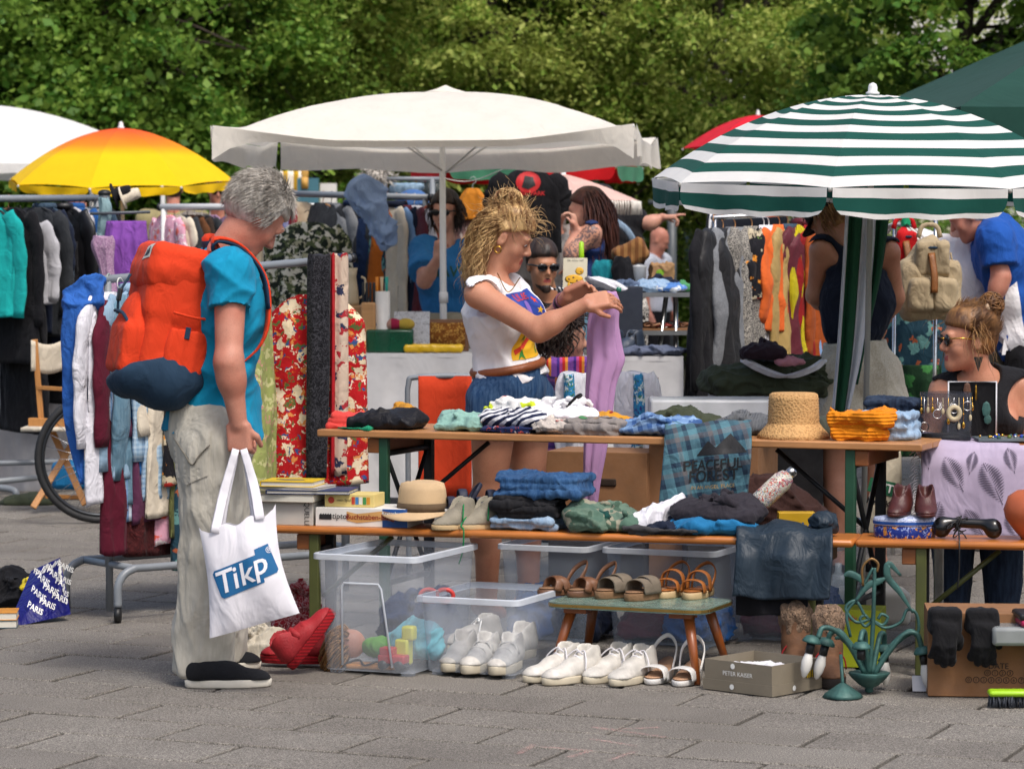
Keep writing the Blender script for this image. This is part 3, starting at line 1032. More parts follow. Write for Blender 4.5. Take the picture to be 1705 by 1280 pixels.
gazebo('dark green pitched gazebo roof at the right edge behind the striped umbrella','garden_gazebo',gx.x+.95,17.9,1.5,2.2,2.95,.22,DG,WHT,R(8))
gazebo('white domed pavilion tent at the left edge','market_pavilion',P(-60,300,27).x,27,1.5,P(0,272,25.6).z,2.72,.09,CANVAS_W,WHT,R(20),curve=2.0)
# dark navy beach shelter behind the coat rail
t=thing('beach_shelter','dark navy sloping fabric shelter with pale edge behind the coat rail','shelter',(P(1200,400,19.5).x,19.5,0))
a,b,c2,d2=P(1186,335,19.5),P(1136,432,19.5),P(1300,352,19.9),P(1290,470,19.3)
NVY=fab('shelter_navy','20242e',wr=.3)
m=MB()
A=[]
for i in range(9):
	l0=Vector(a).lerp(Vector((b.x,19.0,0.02)),i/8);r0=Vector(c2).lerp(Vector((d2.x+.1,19.0,.02)),i/8)
	A.append([tuple(l0.lerp(r0,j/10)+Vector((0,.06*math.sin(math.pi*j/10),0)))for j in range(11)])
m.grid(np.array(A));m.build('front_sheet',NVY,t,solid_t=.004)
m=MB()
A2=np.array(A);B2=A2.copy();B2[...,1]=19.5+(19.5-A2[...,1])+.3
m.grid(B2,flip=True);m.build('rear_sheet',NVY,t,solid_t=.004)
m=MB();m.tube([q[0]for q in A],.009,6);m.build('edge_piping',fab('piping_white','d9dbe0'),t)
# grey post frame in the far background
t=thing('post_frame','grey steel goal-like frame standing far behind the fringed parasol','frame',(P(1155,400,34).x,34,0))
for px in(1119,1189):
	p=P(px,331,34);m=MB();m.tube([(p.x,34,0),(p.x,34,p.z+(.15 if px>1150 else 0))],.055,10);m.build('post',DGREY,t)
m=MB();m.tube([P(1080,337,34),P(1192,337,34)],.028,8);m.build('crossbar',DGREY,t)
# teal poster stand and white panel behind the coats
t=thing('poster_stand','blue-green poster board with orange figure below the white parasol corner','poster',(P(513,300,31).x,31,0))
a=P(513,300,31)
m=MB();m.box((a.x,31,.95),(.22,.1,2.5-.1),None);m.build('board',solid('poster_blue','3d6d7a',.6),t,smooth=False)
m=MB();m.box((a.x-.03,30.94,2.1),(.07,.01,.12));m.ell((a.x-.03,30.94,2.2),(.04,.006,.05));m.build('figure_print',solid('poster_orange','c99a4a',.6),t)
m=MB();m.box((P(545,300,31).x,31.2,1.05),(.17,.08,2.1));tag(m.build('notice_board',PLW,smooth=False),'plain white board right of the blue-green poster board','board')
# yellow and white striped awning cloth far behind
m=MB();A=[]
for i in range(5):
	A.append([tuple(P(466+j*3,285+i*9,31.5)+Vector((0,.03*math.sin(j*1.1),0)))for j in range(16)])
m.grid(np.array(A));tag(m.build('striped_awning_cloth',fab('stripe_yellow','e0b020',pat='stripe',axis=0,freq=9,cols=['d8a928','e8e4da']),solid_t=.004),'yellow and white striped cloth hanging left of the poster board','cloth')
# ================================================================== people
SK={'fair':skin('skin_fair','d0a08a'),'tan':skin('skin_tan','bf8a6e',.2),'red':skin('skin_ruddy','c78d78',.35),'olive':skin('skin_olive','b07c5c',.15)}
LIP=solid('lips','9c4a44',.4,bump=0)
EYEW=solid('eye_white','d8d4cf',.2,bump=0);IRIS=solid('iris','2b2521',.15,bump=0)
LENS=solid('sunglass_lens','0d0e10',.08,bump=0);GOLD=solid('gold','c79a45',.25,1.0,bump=0)
SILV=solid('silver','c9c9c9',.22,1.0,bump=0)
def V3(p):return np.array(tuple(p),float)
def frame(yaw,up):
	up=V3(up);up/=np.linalg.norm(up)
	f=np.array([math.cos(yaw),math.sin(yaw),0.0]);f-=up*(f@up);f/=np.linalg.norm(f)
	return np.stack([f,np.cross(up,f),up],1)
def stand(x,y,yaw,h=1.70,z0=0.0):
	"""joints of a standing figure"""
	f=np.array([math.cos(yaw),math.sin(yaw),0]);l=np.array([-f[1],f[0],0]);o=np.array([x,y,z0])
	q=lambda a,b,c:o+f*a+l*b+np.array([0,0,c])
	J=dict(head=q(.03,0,.925*h),neck=q(-.01,0,.84*h),chest=q(0,0,.72*h),pelv=q(0,0,.535*h))
	for s_,n in((1,'L'),(-1,'R')):
		J['sh'+n]=q(-.01,s_*.105*h,.81*h);J['el'+n]=q(-.02,s_*.14*h,.635*h);J['wr'+n]=q(.06,s_*.145*h,.5*h)
		J['hip'+n]=q(0,s_*.053*h,.51*h);J['kn'+n]=q(.01,s_*.057*h,.28*h);J['an'+n]=q(-.02,s_*.055*h,.05*h)
	J['yaw']=yaw;J['h']=h
	return J
def sit(x,y,yaw,h=1.68,seat=.46):
	J=stand(x,y,yaw,h,seat-.50*h)
	f=np.array([math.cos(yaw),math.sin(yaw),0])
	for n in 'LR':
		J['kn'+n]=J['hip'+n]+f*.42+np.array([0,0,.0]);J['an'+n]=J['kn'+n]*1.0;J['an'+n][2]=.08
	return J
def torso(bl,J,g=1.0,fem=False,ex=0.0):
	u=J['neck']-J['pelv'];Rt=frame(J['yaw'],u)
	wa=J['pelv']+u*.38
	sh=.155 if fem else .178
	bl.e(J['pelv'],(np.array([.115,.165 if fem else .158,.115])*g+ex),Rt)
	bl.e(wa,(np.array([.095,.122 if fem else .145,.12])*g+ex),Rt)
	bl.e(J['chest'],(np.array([.112,sh-.012,.16])*g+ex),Rt)
	if fem:
		for s_ in(-1,1):
			bl.e(J['chest']+Rt@np.array([.085,s_*.07,-.005]),(.052+ex,.058+ex,.058+ex),Rt)
	for n in 'LR':
		bl.c(J['chest']+u*.24,J['sh'+n],.055*g+ex,.05*g+ex)
def arm(bl,J,n,g=1.0,ex=0.0):
	bl.c(J['sh'+n],J['el'+n],.052*g+ex,.041*g+ex)
	bl.c(J['el'+n],J['wr'+n],.042*g+ex,.027*g+ex)
	mid=J['el'+n]*.72+J['wr'+n]*.28
	bl.e(mid,(.042*g+ex,)*3)
def leg(bl,J,n,g=1.0,ex=0.0):
	bl.c(J['hip'+n],J['kn'+n],.088*g+ex,.055*g+ex)
	bl.c(J['kn'+n],J['an'+n],.054*g+ex,.036*g+ex)
	bl.e(J['kn'+n]*.7+J['an'+n]*.3-np.array([math.cos(J['yaw']),math.sin(J['yaw']),0])*.018,(.055*g+ex,.052*g+ex,.1),None)
def head(bl,hc,Rh,sc_=.92,fem=False,detail=True):
	n0=len(bl.p);k=.015
	bl.e((-.012,0,.045),(.102,.078,.094),k=.03)
	bl.e((.045,0,-.03),(.056,.058,.085),k=.03)
	bl.c((.02,0,-.07),(.074,0,-.098),.047 if not fem else .043,.026,k=.03)
	bl.e((.084,0,-.104),(.017,.022,.018),k=k)
	for s_ in(-1,1):
		bl.e((.064,s_*.036,-.034),(.028,.027,.03),k=k)
		bl.e((-.004,s_*.079,-.008),(.022,.009,.034),roty(.2),k=.006)
		if detail:
			bl.e((.003,s_*.088,-.004),(.01,.006,.018),k=.004,sub=True)
			bl.e((.1,s_*.031,.008),(.014,.017,.011),k=.012,sub=True)
			bl.e((.087,s_*.031,.006),(.011,.016,.01),k=.005)
			bl.e((.106,s_*.011,-.036),(.011,.008,.008),k=.006)
	bl.c((.094,-.036,.026),(.094,.036,.026),.012,k=k)
	bl.c((.096,0,.012),(.118,0,-.028),.008,.0125,k=.01)
	bl.e((.094,0,-.066),(.014,.024,.007),k=.006);bl.e((.091,0,-.08),(.014,.021,.009),k=.006)
	if detail:bl.c((.108,-.018,-.0725),(.108,.018,-.0725),.0035,k=.004,sub=True)
	bl.xf(Rh*sc_,hc,n0)
def hand(bl,wr,dr,pn,curl=.5,side=1,spread=.2,s_=1.0,fist=False):
	"""palm and five fingers; dr points along the hand, pn out of the palm, side +1 puts the thumb on dr x pn"""
	d=V3(dr);d/=np.linalg.norm(d);p=V3(pn);p-=d*(p@d);p/=np.linalg.norm(p)
	t=np.cross(d,p)*side
	wr=V3(wr)
	rm=np.stack([d,t,p],1)
	bl.b(wr+d*.045*s_,(.036*s_,.03*s_,.008*s_),.009,rm,k=.012)
	for i,(ln,rr)in enumerate(((.068,.0088),(.076,.0092),(.07,.0088),(.056,.0078))):
		off=(.03-.02*i)*s_
		a0=wr+d*(.082-.006*(i==3))*s_+t*off
		dd,pp=d+t*spread*(.5-i/3),p
		c1,c2_=curl,curl*1.9
		d1=dd*math.cos(c1)+pp*math.sin(c1);d2=dd*math.cos(c2_)+pp*math.sin(c2_);d3=dd*math.cos(c2_*1.35)+pp*math.sin(c2_*1.35)
		p1=a0+d1*ln*.45*s_;p2=p1+d2*ln*.32*s_;p3=p2+d3*ln*.25*s_
		bl.c(a0-d*.02,a0,rr*s_*1.05,rr*s_,k=.006);bl.c(a0,p1,rr*s_,rr*s_*.95,k=.0035);bl.c(p1,p2,rr*s_*.95,rr*s_*.88,k=.003);bl.c(p2,p3,rr*s_*.88,rr*s_*.78,k=.003)
	a0=wr+d*.022*s_+t*.024*s_
	q1=a0+(d*.55+t*.6+p*.35)*.045*s_;q2=q1+(d*.8+t*.15+p*.5)*.036*s_
	bl.c(a0,q1,.014*s_,.011*s_,k=.008);bl.c(q1,q2,.0105*s_,.0085*s_,k=.003)
def locks(hc,Rh,n,length,seed,curl=0.0,cr=.012,freq=3.0,rad=.006,grav=1.0,out=.03,region=None,sc_=.92,segs=14,back=0.0,lenvar=.3,sides=4,lift=0.0,lay=0.0,layd=(0,0,-1)):
	"""strands rooted on the scalp that fall, wave or curl"""
	r_=np.random.default_rng(seed);m=MB();k=0;tries=0
	while k<n and tries<n*30:
		tries+=1
		d=r_.normal(size=3);d/=np.linalg.norm(d)
		if d[2]<-.45:continue
		if d[0]>.42 and d[2]<.62:continue
		if region is not None and not region(d):continue
		loc=np.array([-.012,0,.045])+d*np.array([.106,.083,.1])
		root=hc+Rh@(loc*sc_);nrm=Rh@d
		L=length*r_.uniform(1-lenvar,1+lenvar*.6)
		bk=Rh@np.array([-1.0,0,0])
		pts=[root-nrm*.006];tn=Rh@(np.array(layd,float)-d*(np.array(layd,float)@d))
		tn=tn/(np.linalg.norm(tn)+1e-6)
		v=nrm*(1.0+lift)*(1-lay)+tn*lay+bk*back;v/=np.linalg.norm(v)
		st=L/segs;ph=r_.uniform(0,6.28)
		for q in range(segs):
			v=v+np.array([0,0,-1.0])*grav*(st/.05)*.55+tn*lay*.3*max(0,1-2.5*q/segs)+bk*back*.15+r_.normal(size=3)*.06
			v/=np.linalg.norm(v)
			nx=pts[-1]+v*st
			rel=nx-hc                                  # keep outside the skull
			lc=Rh.T@rel/sc_-np.array([-.012,0,.03]);qn=np.linalg.norm(lc/np.array([.108,.086,.112]))
			if qn<1.02+out:nx=hc+Rh@((lc/qn*(1.02+out)+np.array([-.012,0,.03]))*sc_)
			pts.append(nx)
		pts=np.array(pts)
		if curl:
			tg=np.gradient(pts,axis=0);tg/=np.linalg.norm(tg,axis=1)[:,None]+1e-9
			a=np.cross(tg,np.array([.3,.8,.2]));a/=np.linalg.norm(a,axis=1)[:,None]+1e-9;b=np.cross(tg,a)
			u=np.linspace(0,1,len(pts));an=ph+u*L*freq*6.28/.1*.35
			amp=(cr*curl*np.clip(u*3,0,1))[:,None]
			pts=pts+amp*(np.cos(an)[:,None]*a+np.sin(an)[:,None]*b)
		m.tube(pts,[rad,rad*1.1,rad*.8,rad*.15],sides,flat=.6)
		k+=1
	return m
def haircap(hc,Rh,sc_=.92,th=.012,fringe=.52,low=-.05,name='hair',mat=None,parent=None,seed=3,vox=.006,amp=.004):
	bl=Blob(.02)
	bl.e((-.014,0,.05),(.105+th,.079+th,.095+th))
	bl.e((-.04,0,.0),(.08+th*.5,.07+th*.6,.08))
	bl.b((.125,0,-.045),(.1,.12,.1),.012,roty(-.3),k=.015,sub=True)   # open at the face
	for s_ in(-1,1):bl.b((.035,s_*.1,-.045),(.03,.035,.055),.01,k=.012,sub=True)
	bl.b((0,0,low-.12),(.2,.2,.1),0,k=.01,sub=True)
	bl.xf(Rh*sc_,hc)
	wv=Wav(seed)
	return bl.mesh(vox,1,lambda V:amp*wv(V,28)).build(name,mat,parent)
def glasses(hc,Rh,parent,sc_=.92,fr=None,lens=None,round_=False):
	T=lambda p:hc+Rh@(np.array(p,float)*sc_)
	for s_ in(-1,1):
		m=MB();m.ell(T((.108,s_*.034,.004)),(.006,.027 if not round_ else .025,.02 if not round_ else .023),14,8,Rh);g_=m.build('sunglass_lens',lens or LENS,parent)
		m=MB();m.tube([T((.106,s_*.06,.012)),T((.06,s_*.078,.012)),T((.0,s_*.085,.006))],.003 if round_ else .005,6);m.build('temple_arm',fr or BLACKP,parent)
	m=MB();m.tube([T((.112,-.014,.01)),T((.118,0,.014)),T((.112,.014,.01))],.003,6);m.build('bridge',fr or BLACKP,parent)
def paint(o,pts,rad,idx):
	me=o.data;w0=np.array(WORLD[o.name])
	c=np.array([tuple(p.center)for p in me.polygons])+w0
	for q in pts:
		for i in np.nonzero(np.linalg.norm(c-q,axis=1)<rad)[0]:me.polygons[int(i)].material_index=idx
def make_body(t,J,sk,Rh,vox=.008,g=1.0,fem=False,hands=None,hsc=.92,ag=1.0,lg=1.0,detail=True,legs=True):
	bl=Blob(.03)
	torso(bl,J,g*.97,fem)
	for n in 'LR':
		arm(bl,J,n,ag)
		if legs:
			leg(bl,J,n,lg)
			f=np.array([math.cos(J['yaw']),math.sin(J['yaw']),0])
			bl.c(J['an'+n]-f*.03+np.array([0,0,-.02]),J['an'+n]+f*.06+np.array([0,0,-.04]),.034,.026)
	nk=J['neck'];hc=J['head']
	bl.c(nk+(hc-nk)*.0,hc+Rh@np.array([-.02,0,-.03]),.06 if not fem else .05,.052 if not fem else .044,k=.03)
	head(bl,hc,Rh,hsc,fem,detail)
	for n in 'LR':
		hd=(hands or{}).get(n)
		if hd is None:
			dr=J['wr'+n]-J['el'+n];f=np.array([math.cos(J['yaw']),math.sin(J['yaw']),0]);l=np.array([-f[1],f[0],0])
			hd=dict(dr=dr,pn=l*(-1 if n=='L' else 1),curl=.35,side=1 if n=='L' else-1)
		hand(bl,J['wr'+n],**hd)
	o=bl.mesh(vox,1).build('body',[sk,LIP],t)
	if detail:paint(o,[hc+Rh@(np.array([.104,y_,-.073])*hsc)for y_ in(-.012,0,.012)],.011,1)
	return o
def make_shirt(t,J,mat,ex=.02,sleeve=.6,hem=.0,vox=.009,g=1.0,fem=False,seed=1,amp=.004,neck=.075,name='shirt',sl_ex=.016,flare=0.0,strap=False,ag=1.0,neckpt=None,wst=(1,1,.6),f=8.0,hemn=None,noarm=None):
	bl=Blob(.03)
	torso(bl,J,g,fem,ex)
	u=J['neck']-J['pelv'];Rt=frame(J['yaw'],u)
	if hem<.05:bl.c(J['pelv']+u*.15,J['pelv']+u*(hem-.1),.12*g+ex,.125*g+ex+flare)
	if sleeve>0:
		for n in 'LR':
			a,b,c=J['sh'+n],J['el'+n],J['wr'+n]
			fr=min(sleeve,1.0)
			e_=a+(b-a)*fr
			bl.c(a,e_,.054*ag+ex*.6,.046*ag+sl_ex+(.008 if sleeve<1 else 0),flat=sleeve<=1)
			if sleeve>1:
				e_=b+(c-b)*(sleeve-1);bl.c(b,e_,.045+sl_ex,.034+sl_ex,flat=True)
	elif strap:
		for n in 'LR':        # sleeveless: round armholes
			s_=1 if n=='L' else-1
			bl.c(J['sh'+n]+Rt@np.array([-.2,s_*.012,-.02]),J['sh'+n]+Rt@np.array([.2,s_*.012,-.02]),.07,.07,k=.01,sub=True)
	hp=J['pelv']+u*hem
	bl.cutbox(hp,-u if hemn is None else hemn,.3)
	npt=(J['neck']+Rt@np.array([.03,0,.01]))if neckpt is None else neckpt
	bl.e(npt,(neck,neck*.85,.07),Rt,k=.008,sub=True)
	return bl.mesh(vox,1,wrinkle(seed,amp,f,wst)).build(name,mat,t)
def make_trousers(t,J,mat,ex=.014,upto=2.0,vox=.009,g=1.0,seed=2,amp=.004,waist=.14,name='trousers',flare=0.0,lg=1.0,kr=0.014):
	"""upto: 1 = to the knee, 2 = to the ankle"""
	bl=Blob(.025)
	u=J['neck']-J['pelv'];Rt=frame(J['yaw'],u)
	bl.e(J['pelv'],np.array([.118,.165,.12])*g+ex,Rt)
	bl.c(J['pelv'],J['pelv']+u*(waist+.1),.115*g+ex,.115*g+ex)
	for n in 'LR':
		a,b,c=J['hip'+n],J['kn'+n],J['an'+n]
		fr=min(upto,1.0)
		e_=a+(b-a)*fr;dv=b-a
		bl.c(a,e_,.09*lg+ex,(.09+(.056-.09)*fr)*lg+ex+kr+(flare if upto<=1 else 0),flat=upto<=1)
		if upto>1:
			e2=b+(c-b)*(upto-1);bl.c(b,e2,.056*lg+ex+kr,.045*lg+ex+flare,flat=True)
	bl.cutbox(J['pelv']+u*waist,u,.3)
	return bl.mesh(vox,1,wrinkle(seed,amp,9.0,(1,1,.45))).build(name,mat,t)
def shoe_blob(L=.28,W=.1,H=.095,toe=.055,low=True):
	"""upper of a low shoe along +x, heel at 0, sole at z 0"""
	bl=Blob(.025)
	bl.c((.045,0,.042),(L*.55,0,.034),W*.36,W*.38)
	bl.c((L*.5,0,.03),(L-.05,0,.018),W*.38,W*.32)
	bl.e((L-.052,0,.018),(.052,W*.45,.027))
	bl.e((.05,0,.05),(.046,W*.35,H*.48))
	bl.c((.055,0,.062),(L*.5,0,.044),.028,.03)
	bl.b((L/2,0,-.04),(L,W,.06),0,k=.004,sub=True)
	return bl
def sole_mesh(L,W,h=.02,seed=0,n=28,wid=1.0,toe=.5):
	a=np.arange(n)*2*math.pi/n
	x=L/2+(L/2)*np.cos(a);y=W/2*np.sin(a)*(.82+.22*(x/L)-.12*np.exp(-((x-.38*L)/(.18*L))**2))*wid
	rings=[np.stack([L/2+(x-L/2)*s_,y*s_,np.full(n,z)],1)for s_,z in((.97,0),(1.0,.004),(1.01,h-.003),(.985,h))]
	m=MB();m.loft(rings);return m
def foot_shoe(t,loc,yaw,L,W,upm,solem,sh=.02,pitch=0.0):
	rm=rotz(yaw)@roty(-pitch)
	m=sole_mesh(L,W,sh);m.xf(rm,loc);so_=m.build('sole',solem,t)
	m=shoe_blob(L,W).mesh(.006,1);m.xf(None,(0,0,sh-.022));m.xf(rm,loc);return m.build('shoe',upm,t)
# ------------------------------------------------------------------ the man with the backpack
dM=9.95
YM=R(20)
J=dict(yaw=YM,h=1.78,head=V3(P(424,358,dM+.02)),neck=V3(P(374,420,dM)),chest=V3(P(372,520,dM+.01)),pelv=V3(P(353,718,dM+.02)))
J.update(shR=V3(P(384,452,dM-.18)),elR=V3(P(381,604,dM-.25)),wrR=V3(P(397,704,dM-.22)),shL=V3(P(362,444,dM+.2)),elL=V3(P(372,596,dM+.25)),wrL=V3(P(398,690,dM+.2)))
J.update(hipR=V3(P(352,748,dM-.07)),knR=V3(P(352,915,dM-.07)),anR=V3(P(340,1094,dM-.03)),hipL=V3(P(356,746,dM+.12)),knL=V3(P(368,905,dM+.22)),anL=V3(P(362,1066,dM+.32)))
JM=J
man=thing('person','grey-haired man in turquoise T-shirt carrying a red backpack','person',(J['pelv'][0],dM,0),'people at the market')
RhM=rotz(R(32))@roty(R(47))
make_body(man,J,SK['red'],RhM,.0055,1.0,hands={'R':dict(dr=(.06,.05,-1),pn=(.25,.95,0),curl=1.15,side=1,spread=.05,s_=1.05),'L':None},hsc=.97,ag=1.06,lg=1.0)
make_shirt(man,J,fab('tshirt_turquoise','0d86ab',wr=.55,wsc=9),.03,.42,-.02,.0075,1.04,seed=4,amp=.011,neck=.072,sl_ex=.02,flare=.02,ag=1.06,neckpt=V3(P(385,412,dM)),f=5.5,wst=(1,1,.8))
KH=fab('jeans_khaki_grey','b3aea1',pat='denim',c2='c6c2b7',wr=.7,wsc=10,var=.2)
trm=make_trousers(man,J,KH,.018,2.13,.0075,1.12,seed=5,amp=.008,waist=.16,flare=.036,lg=1.16,kr=.016)
bt=bvh_of(trm)
# back pocket and its stitching
pk=[(-.085,.075),(.075,.085),(.07,-.06),(-.005,-.1),(-.075,-.07)]
decal('back_pocket',shape_mesh(pk,.02),P(322,757,9.8),(.83,-.5,-.06),(0,0,1),KH,man,bt,.004)
m=MB();st_=[(-.08,.06),(-.03,.01),(.0,-.02),(.03,.015),(.07,.05)]
pts=[]
for x_,y_ in smooth_path([(a,b,0)for a,b in st_],16)[:,:2]:
	o_=P(322,757,9.8)+Vector((.83,-.5,-.06)).normalized()*x_+Vector((0,0,1))*(y_-.01)
	h=bt.ray_cast(o_+Vector((0,-.4,0)),Vector((0,1,0)),1)
	pts.append(h[0]+Vector((0,-.007,0))if h[0]else o_)
m.tube(pts,.0025,5);m.build('stitching',fab('thread_grey','6f6a60'),man)
VANS,RUB=fab('canvas_black','16171b',wr=.3),solid('rubber_white','d3cdbf',.6,var=.2)
g1,g2=G(308,1144),G(300,1118)
foot_shoe(man,(g1.x,g1.y,0),R(8),.285,.1,VANS,RUB,.026);foot_shoe(man,(g2.x,g2.y,0),R(20),.285,.1,VANS,RUB,.026)
GH=hairm('hair_grey','8b847b','d0cac1')
haircap(J['head'],RhM,.97,.011,mat=GH,parent=man,low=-.055,vox=.005,amp=.004)
locks(J['head'],RhM,3400,.055,5,curl=.3,cr=.004,freq=2,rad=.0014,grav=.05,out=.1,segs=6,sc_=.97,sides=3,lay=.82,layd=(-.35,0,-.95)).build('hair_strands',GH,man)
for s_ in(-1,1):
	c=J['head']+RhM@(np.array([.092,s_*.031,.005])*.97);m=MB();m.ell(c,.0095,10,8);m.build('eye',EYEW,man)
	c=J['head']+RhM@(np.array([.1005,s_*.031,.002])*.97);m=MB();m.ell(c,.0048,8,6);m.build('iris',IRIS,man)
	m=MB();m.tube([J['head']+RhM@(np.array(q)*.97)for q in((.104,s_*.014,.03),(.103,s_*.034,.034),(.09,s_*.05,.026))],[.004,.005,.002],6);m.build('eyebrow',GH,man)
# the red backpack on his back
ORG,NVB=fab('pack_red','d23d1c',wr=.35,var=.1,weave=300),fab('pack_navy','22384d',wr=.3,weave=300)
pc=P(286,534,9.93)
bp=thing('backpack','red-orange hiking backpack with navy bottom on the man’s back'.replace('’',"'"),'backpack',(pc.x,pc.y,pc.z-.25))
RB=rotz(R(20))@roty(R(11))*.97
B0=V3(pc)
def bl_pack():return Blob(.03)
q=Blob(.03)
q.b((.0,0,-.02),(.085,.115,.17),.035);q.b((-.02,0,.1),(.08,.11,.07),.035);q.c((.0,-.08,-.2),(.0,.08,-.2),.1,.1)
q.b((0,0,-.19),(.2,.2,.03),0,k=.01,sub=True)if False else None
q.xf(RB,B0);body_=q.mesh(.007,1,wrinkle(8,.003,7)).build('pack_body',ORG,bp)
q=Blob(.03);q.b((.0,0,-.02),(.085,.115,.17),.0415);q.b((-.02,0,.1),(.08,.11,.07),.04);q.c((.0,-.08,-.2),(.0,.08,-.2),.107,.107);q.e((-.115,0,-.2),(.08,.138,.09));q.e((-.1,-.085,-.19),(.068,.062,.075));q.cut((-.06,0,-.165),(-.35,.25,.9))
q.xf(RB,B0);q.mesh(.006,1,wrinkle(8,.003,7)).build('bottom_panel',NVB,bp)
q=Blob(.03);q.b((-.012,0,.19),(.085,.115,.025),.042);q.e((-.1,0,.15),(.035,.135,.07));q.b((-.02,0,.14),(.09,.12,.02),.03)
q.xf(RB,B0);lid=q.mesh(.006,1,wrinkle(10,.003,8)).build('lid',ORG,bp)
q=Blob(.025);q.e((-.125,0,-.07),(.06,.12,.15));q.b((-.1,0,-.12),(.05,.09,.06),.03)
q.xf(RB,B0);fp=q.mesh(.006,1,wrinkle(12,.002,8)).build('front_pocket',ORG,bp)
q=Blob(.02);q.e((.03,-.15,-.1),(.075,.022,.125));q.b((.03,-.15,.06),(.2,.1,.085),0,k=.004,sub=True);q.b((.03,-.15,-.27),(.2,.1,.075),0,roty(R(20)),k=.004,sub=True)
q.xf(RB,B0);sp_=q.mesh(.005,1,lambda V:.0018*np.sin((V-B0)@RB[:,0]*160)).build('side_pocket',ORG,bp)
T=lambda x,y,z:B0+RB@np.array([x,y,z],float)
m=MB();m.tube(smooth_path([T(-.165,.02,.13),T(-.19,.02,.06),T(-.185,.02,-.01)],10),.014,6,flat=.25,up=RB@np.array([1,0,0]));stp=m.build('lid_strap',NVB,bp)
m=MB();m.box(T(-.19,.02,.055),(.012,.035,.045),RB);m.build('buckle',BLACKP,bp,bevel=.004)
m=MB();m.tube(smooth_path([T(-.182,.08,.0),T(-.19,.02,-.0),T(-.18,-.06,-.01),T(-.15,-.115,-.07)],14),.006,6);m.build('zip',NVB,bp)
m=MB();m.box(T(.02,-.172,-.035),(.018,.006,.04),RB);m.build('side_tab',NVB,bp,bevel=.002)
m=MB();m.tube(smooth_path([T(-.04,-.172,.025),T(.03,-.176,.02),T(.1,-.172,.025)],8),.005,6);m.build('elastic_hem',ORG,bp)
# straps over the shoulders, mesh edge at his back
for s_ in(-1,1):
	sh=J['shR' if s_<0 else 'shL'];u=np.array([0,0,1.0]);f=np.array([math.cos(YM),math.sin(YM),0])
	inn=(J['neck']-sh)*.42
	pts=[T(.1,s_*.07,.14),T(.14,s_*.075,.2),sh+inn-f*.05+u*.075,sh+inn+f*.035+u*.06,sh+inn+f*.115-u*.03,sh+inn*.8+f*.135-u*.14,sh+inn*.5+f*.1-u*.26,T(.16,s_*.14,-.17)]
	m=MB();m.tube(smooth_path(pts,40),[.03]*5+[.028]*3+[.012,.01],10,flat=.28,up=None);m.build('shoulder_strap',ORG,bp)
	m=MB();m.tube(smooth_path(pts[:6],30)-np.array([0,0,.007]),.032,10,flat=.25);m.build('strap_padding',NVB,bp)
m=MB();m.tube(smooth_path([T(.1,-.03,.2),T(.09,-.02,.245),T(.09,.02,.245),T(.1,.03,.2)],12),.007,6);m.build('grab_handle',NVB,bp)
m=MB();m.tube(smooth_path([T(.105,-.145,.16),T(.115,-.155,0),T(.12,-.15,-.17)],12),.016,8,flat=.5);m.build('back_mesh',fab('mesh_blackwhite','2a2c30',pat='stripe',axis=2,freq=110,cols=['1d1f22','c9c9c9']),bp)
bb=bvh_of(lid)
lp=T(-.12,-.08,.19)
decal('brand_patch',shape_mesh([(-.036,-.022),(.036,-.022),(.036,.022),(-.036,.022)],.01),lp,RB@np.array([.25,-1,0]),RB@np.array([.75,.2,.75]),solid('patch_grey','c5c2b8',.6),bp,bb,.002)
decal('patch_print',shape_mesh([(-.028,-.012),(-.012,.008),(0,-.002),(.012,.012),(.028,-.01),(.01,-.016)],.01),lp,RB@np.array([.25,-1,0]),RB@np.array([.75,.2,.75]),solid('ink_dark','22252a',.6),bp,bb,.003)
bb=bvh_of(fp)
decal('pocket_lettering',text_mesh('Walker 20',.022,.25,0,.01),T(-.15,-.06,-.17),RB@np.array([.3,-1,.9]),RB@np.array([0,.5,1]),solid('print_tan','b8633f',.7),bp,bb,.002)
# the tote bag in his hand
tb=thing('tote_bag',"white cotton tote bag with blue lettered logo in the man's hand",'bag',P(410,1065,9.66))
TOTE=fab('tote_cotton','e6e4ea',wr=.6,wsc=8,var=.06,thin=.08)
dT=9.66
cor=[P(331,884,dT+.02),P(459,845,dT-.01),P(499,1020,dT-.03),P(349,1062,dT)]
wv=Wav(21)
for side in(0,1):
	A=[]
	for i in range(34):
		v=i/33
		row=[]
		for j in range(30):
			u=j/29
			p=cor[0].lerp(cor[1],u).lerp(cor[3].lerp(cor[2],u),v)
			p=V3(p)
			sag=.02*math.sin(math.pi*u)*(1-v)               # top edge sags between the handles
			p[2]-=.018*math.sin(3*math.pi*u)**2*(1-v)**3-.012*(u>.97 or u<.03)*(1-v)
			p[0]+=(-.022*math.sin(math.pi*v)if u>.5 else .012*math.sin(math.pi*v))*abs(2*u-1)
			bul=.05*(math.sin(math.pi*u)**.6)*(math.sin(math.pi*min(1,v*.9+.08))**.6)
			wz=.012*wv(np.array([u*1.2,v*.7,side*3.0]),3.0)+.005*wv(np.array([u*4,v,2.0]),2.0)
			p[1]+=(-1 if side==0 else 1)*(bul+wz*(u*(1-u)*4)**.5)
			row.append(p)
		A.append(row)
	m=MB();m.grid(np.array(A),flip=(side==1));pan=m.build('bag_panel',TOTE,tb)
	if side==0:tote_front=pan
hp_=V3(P(400,757,9.73))
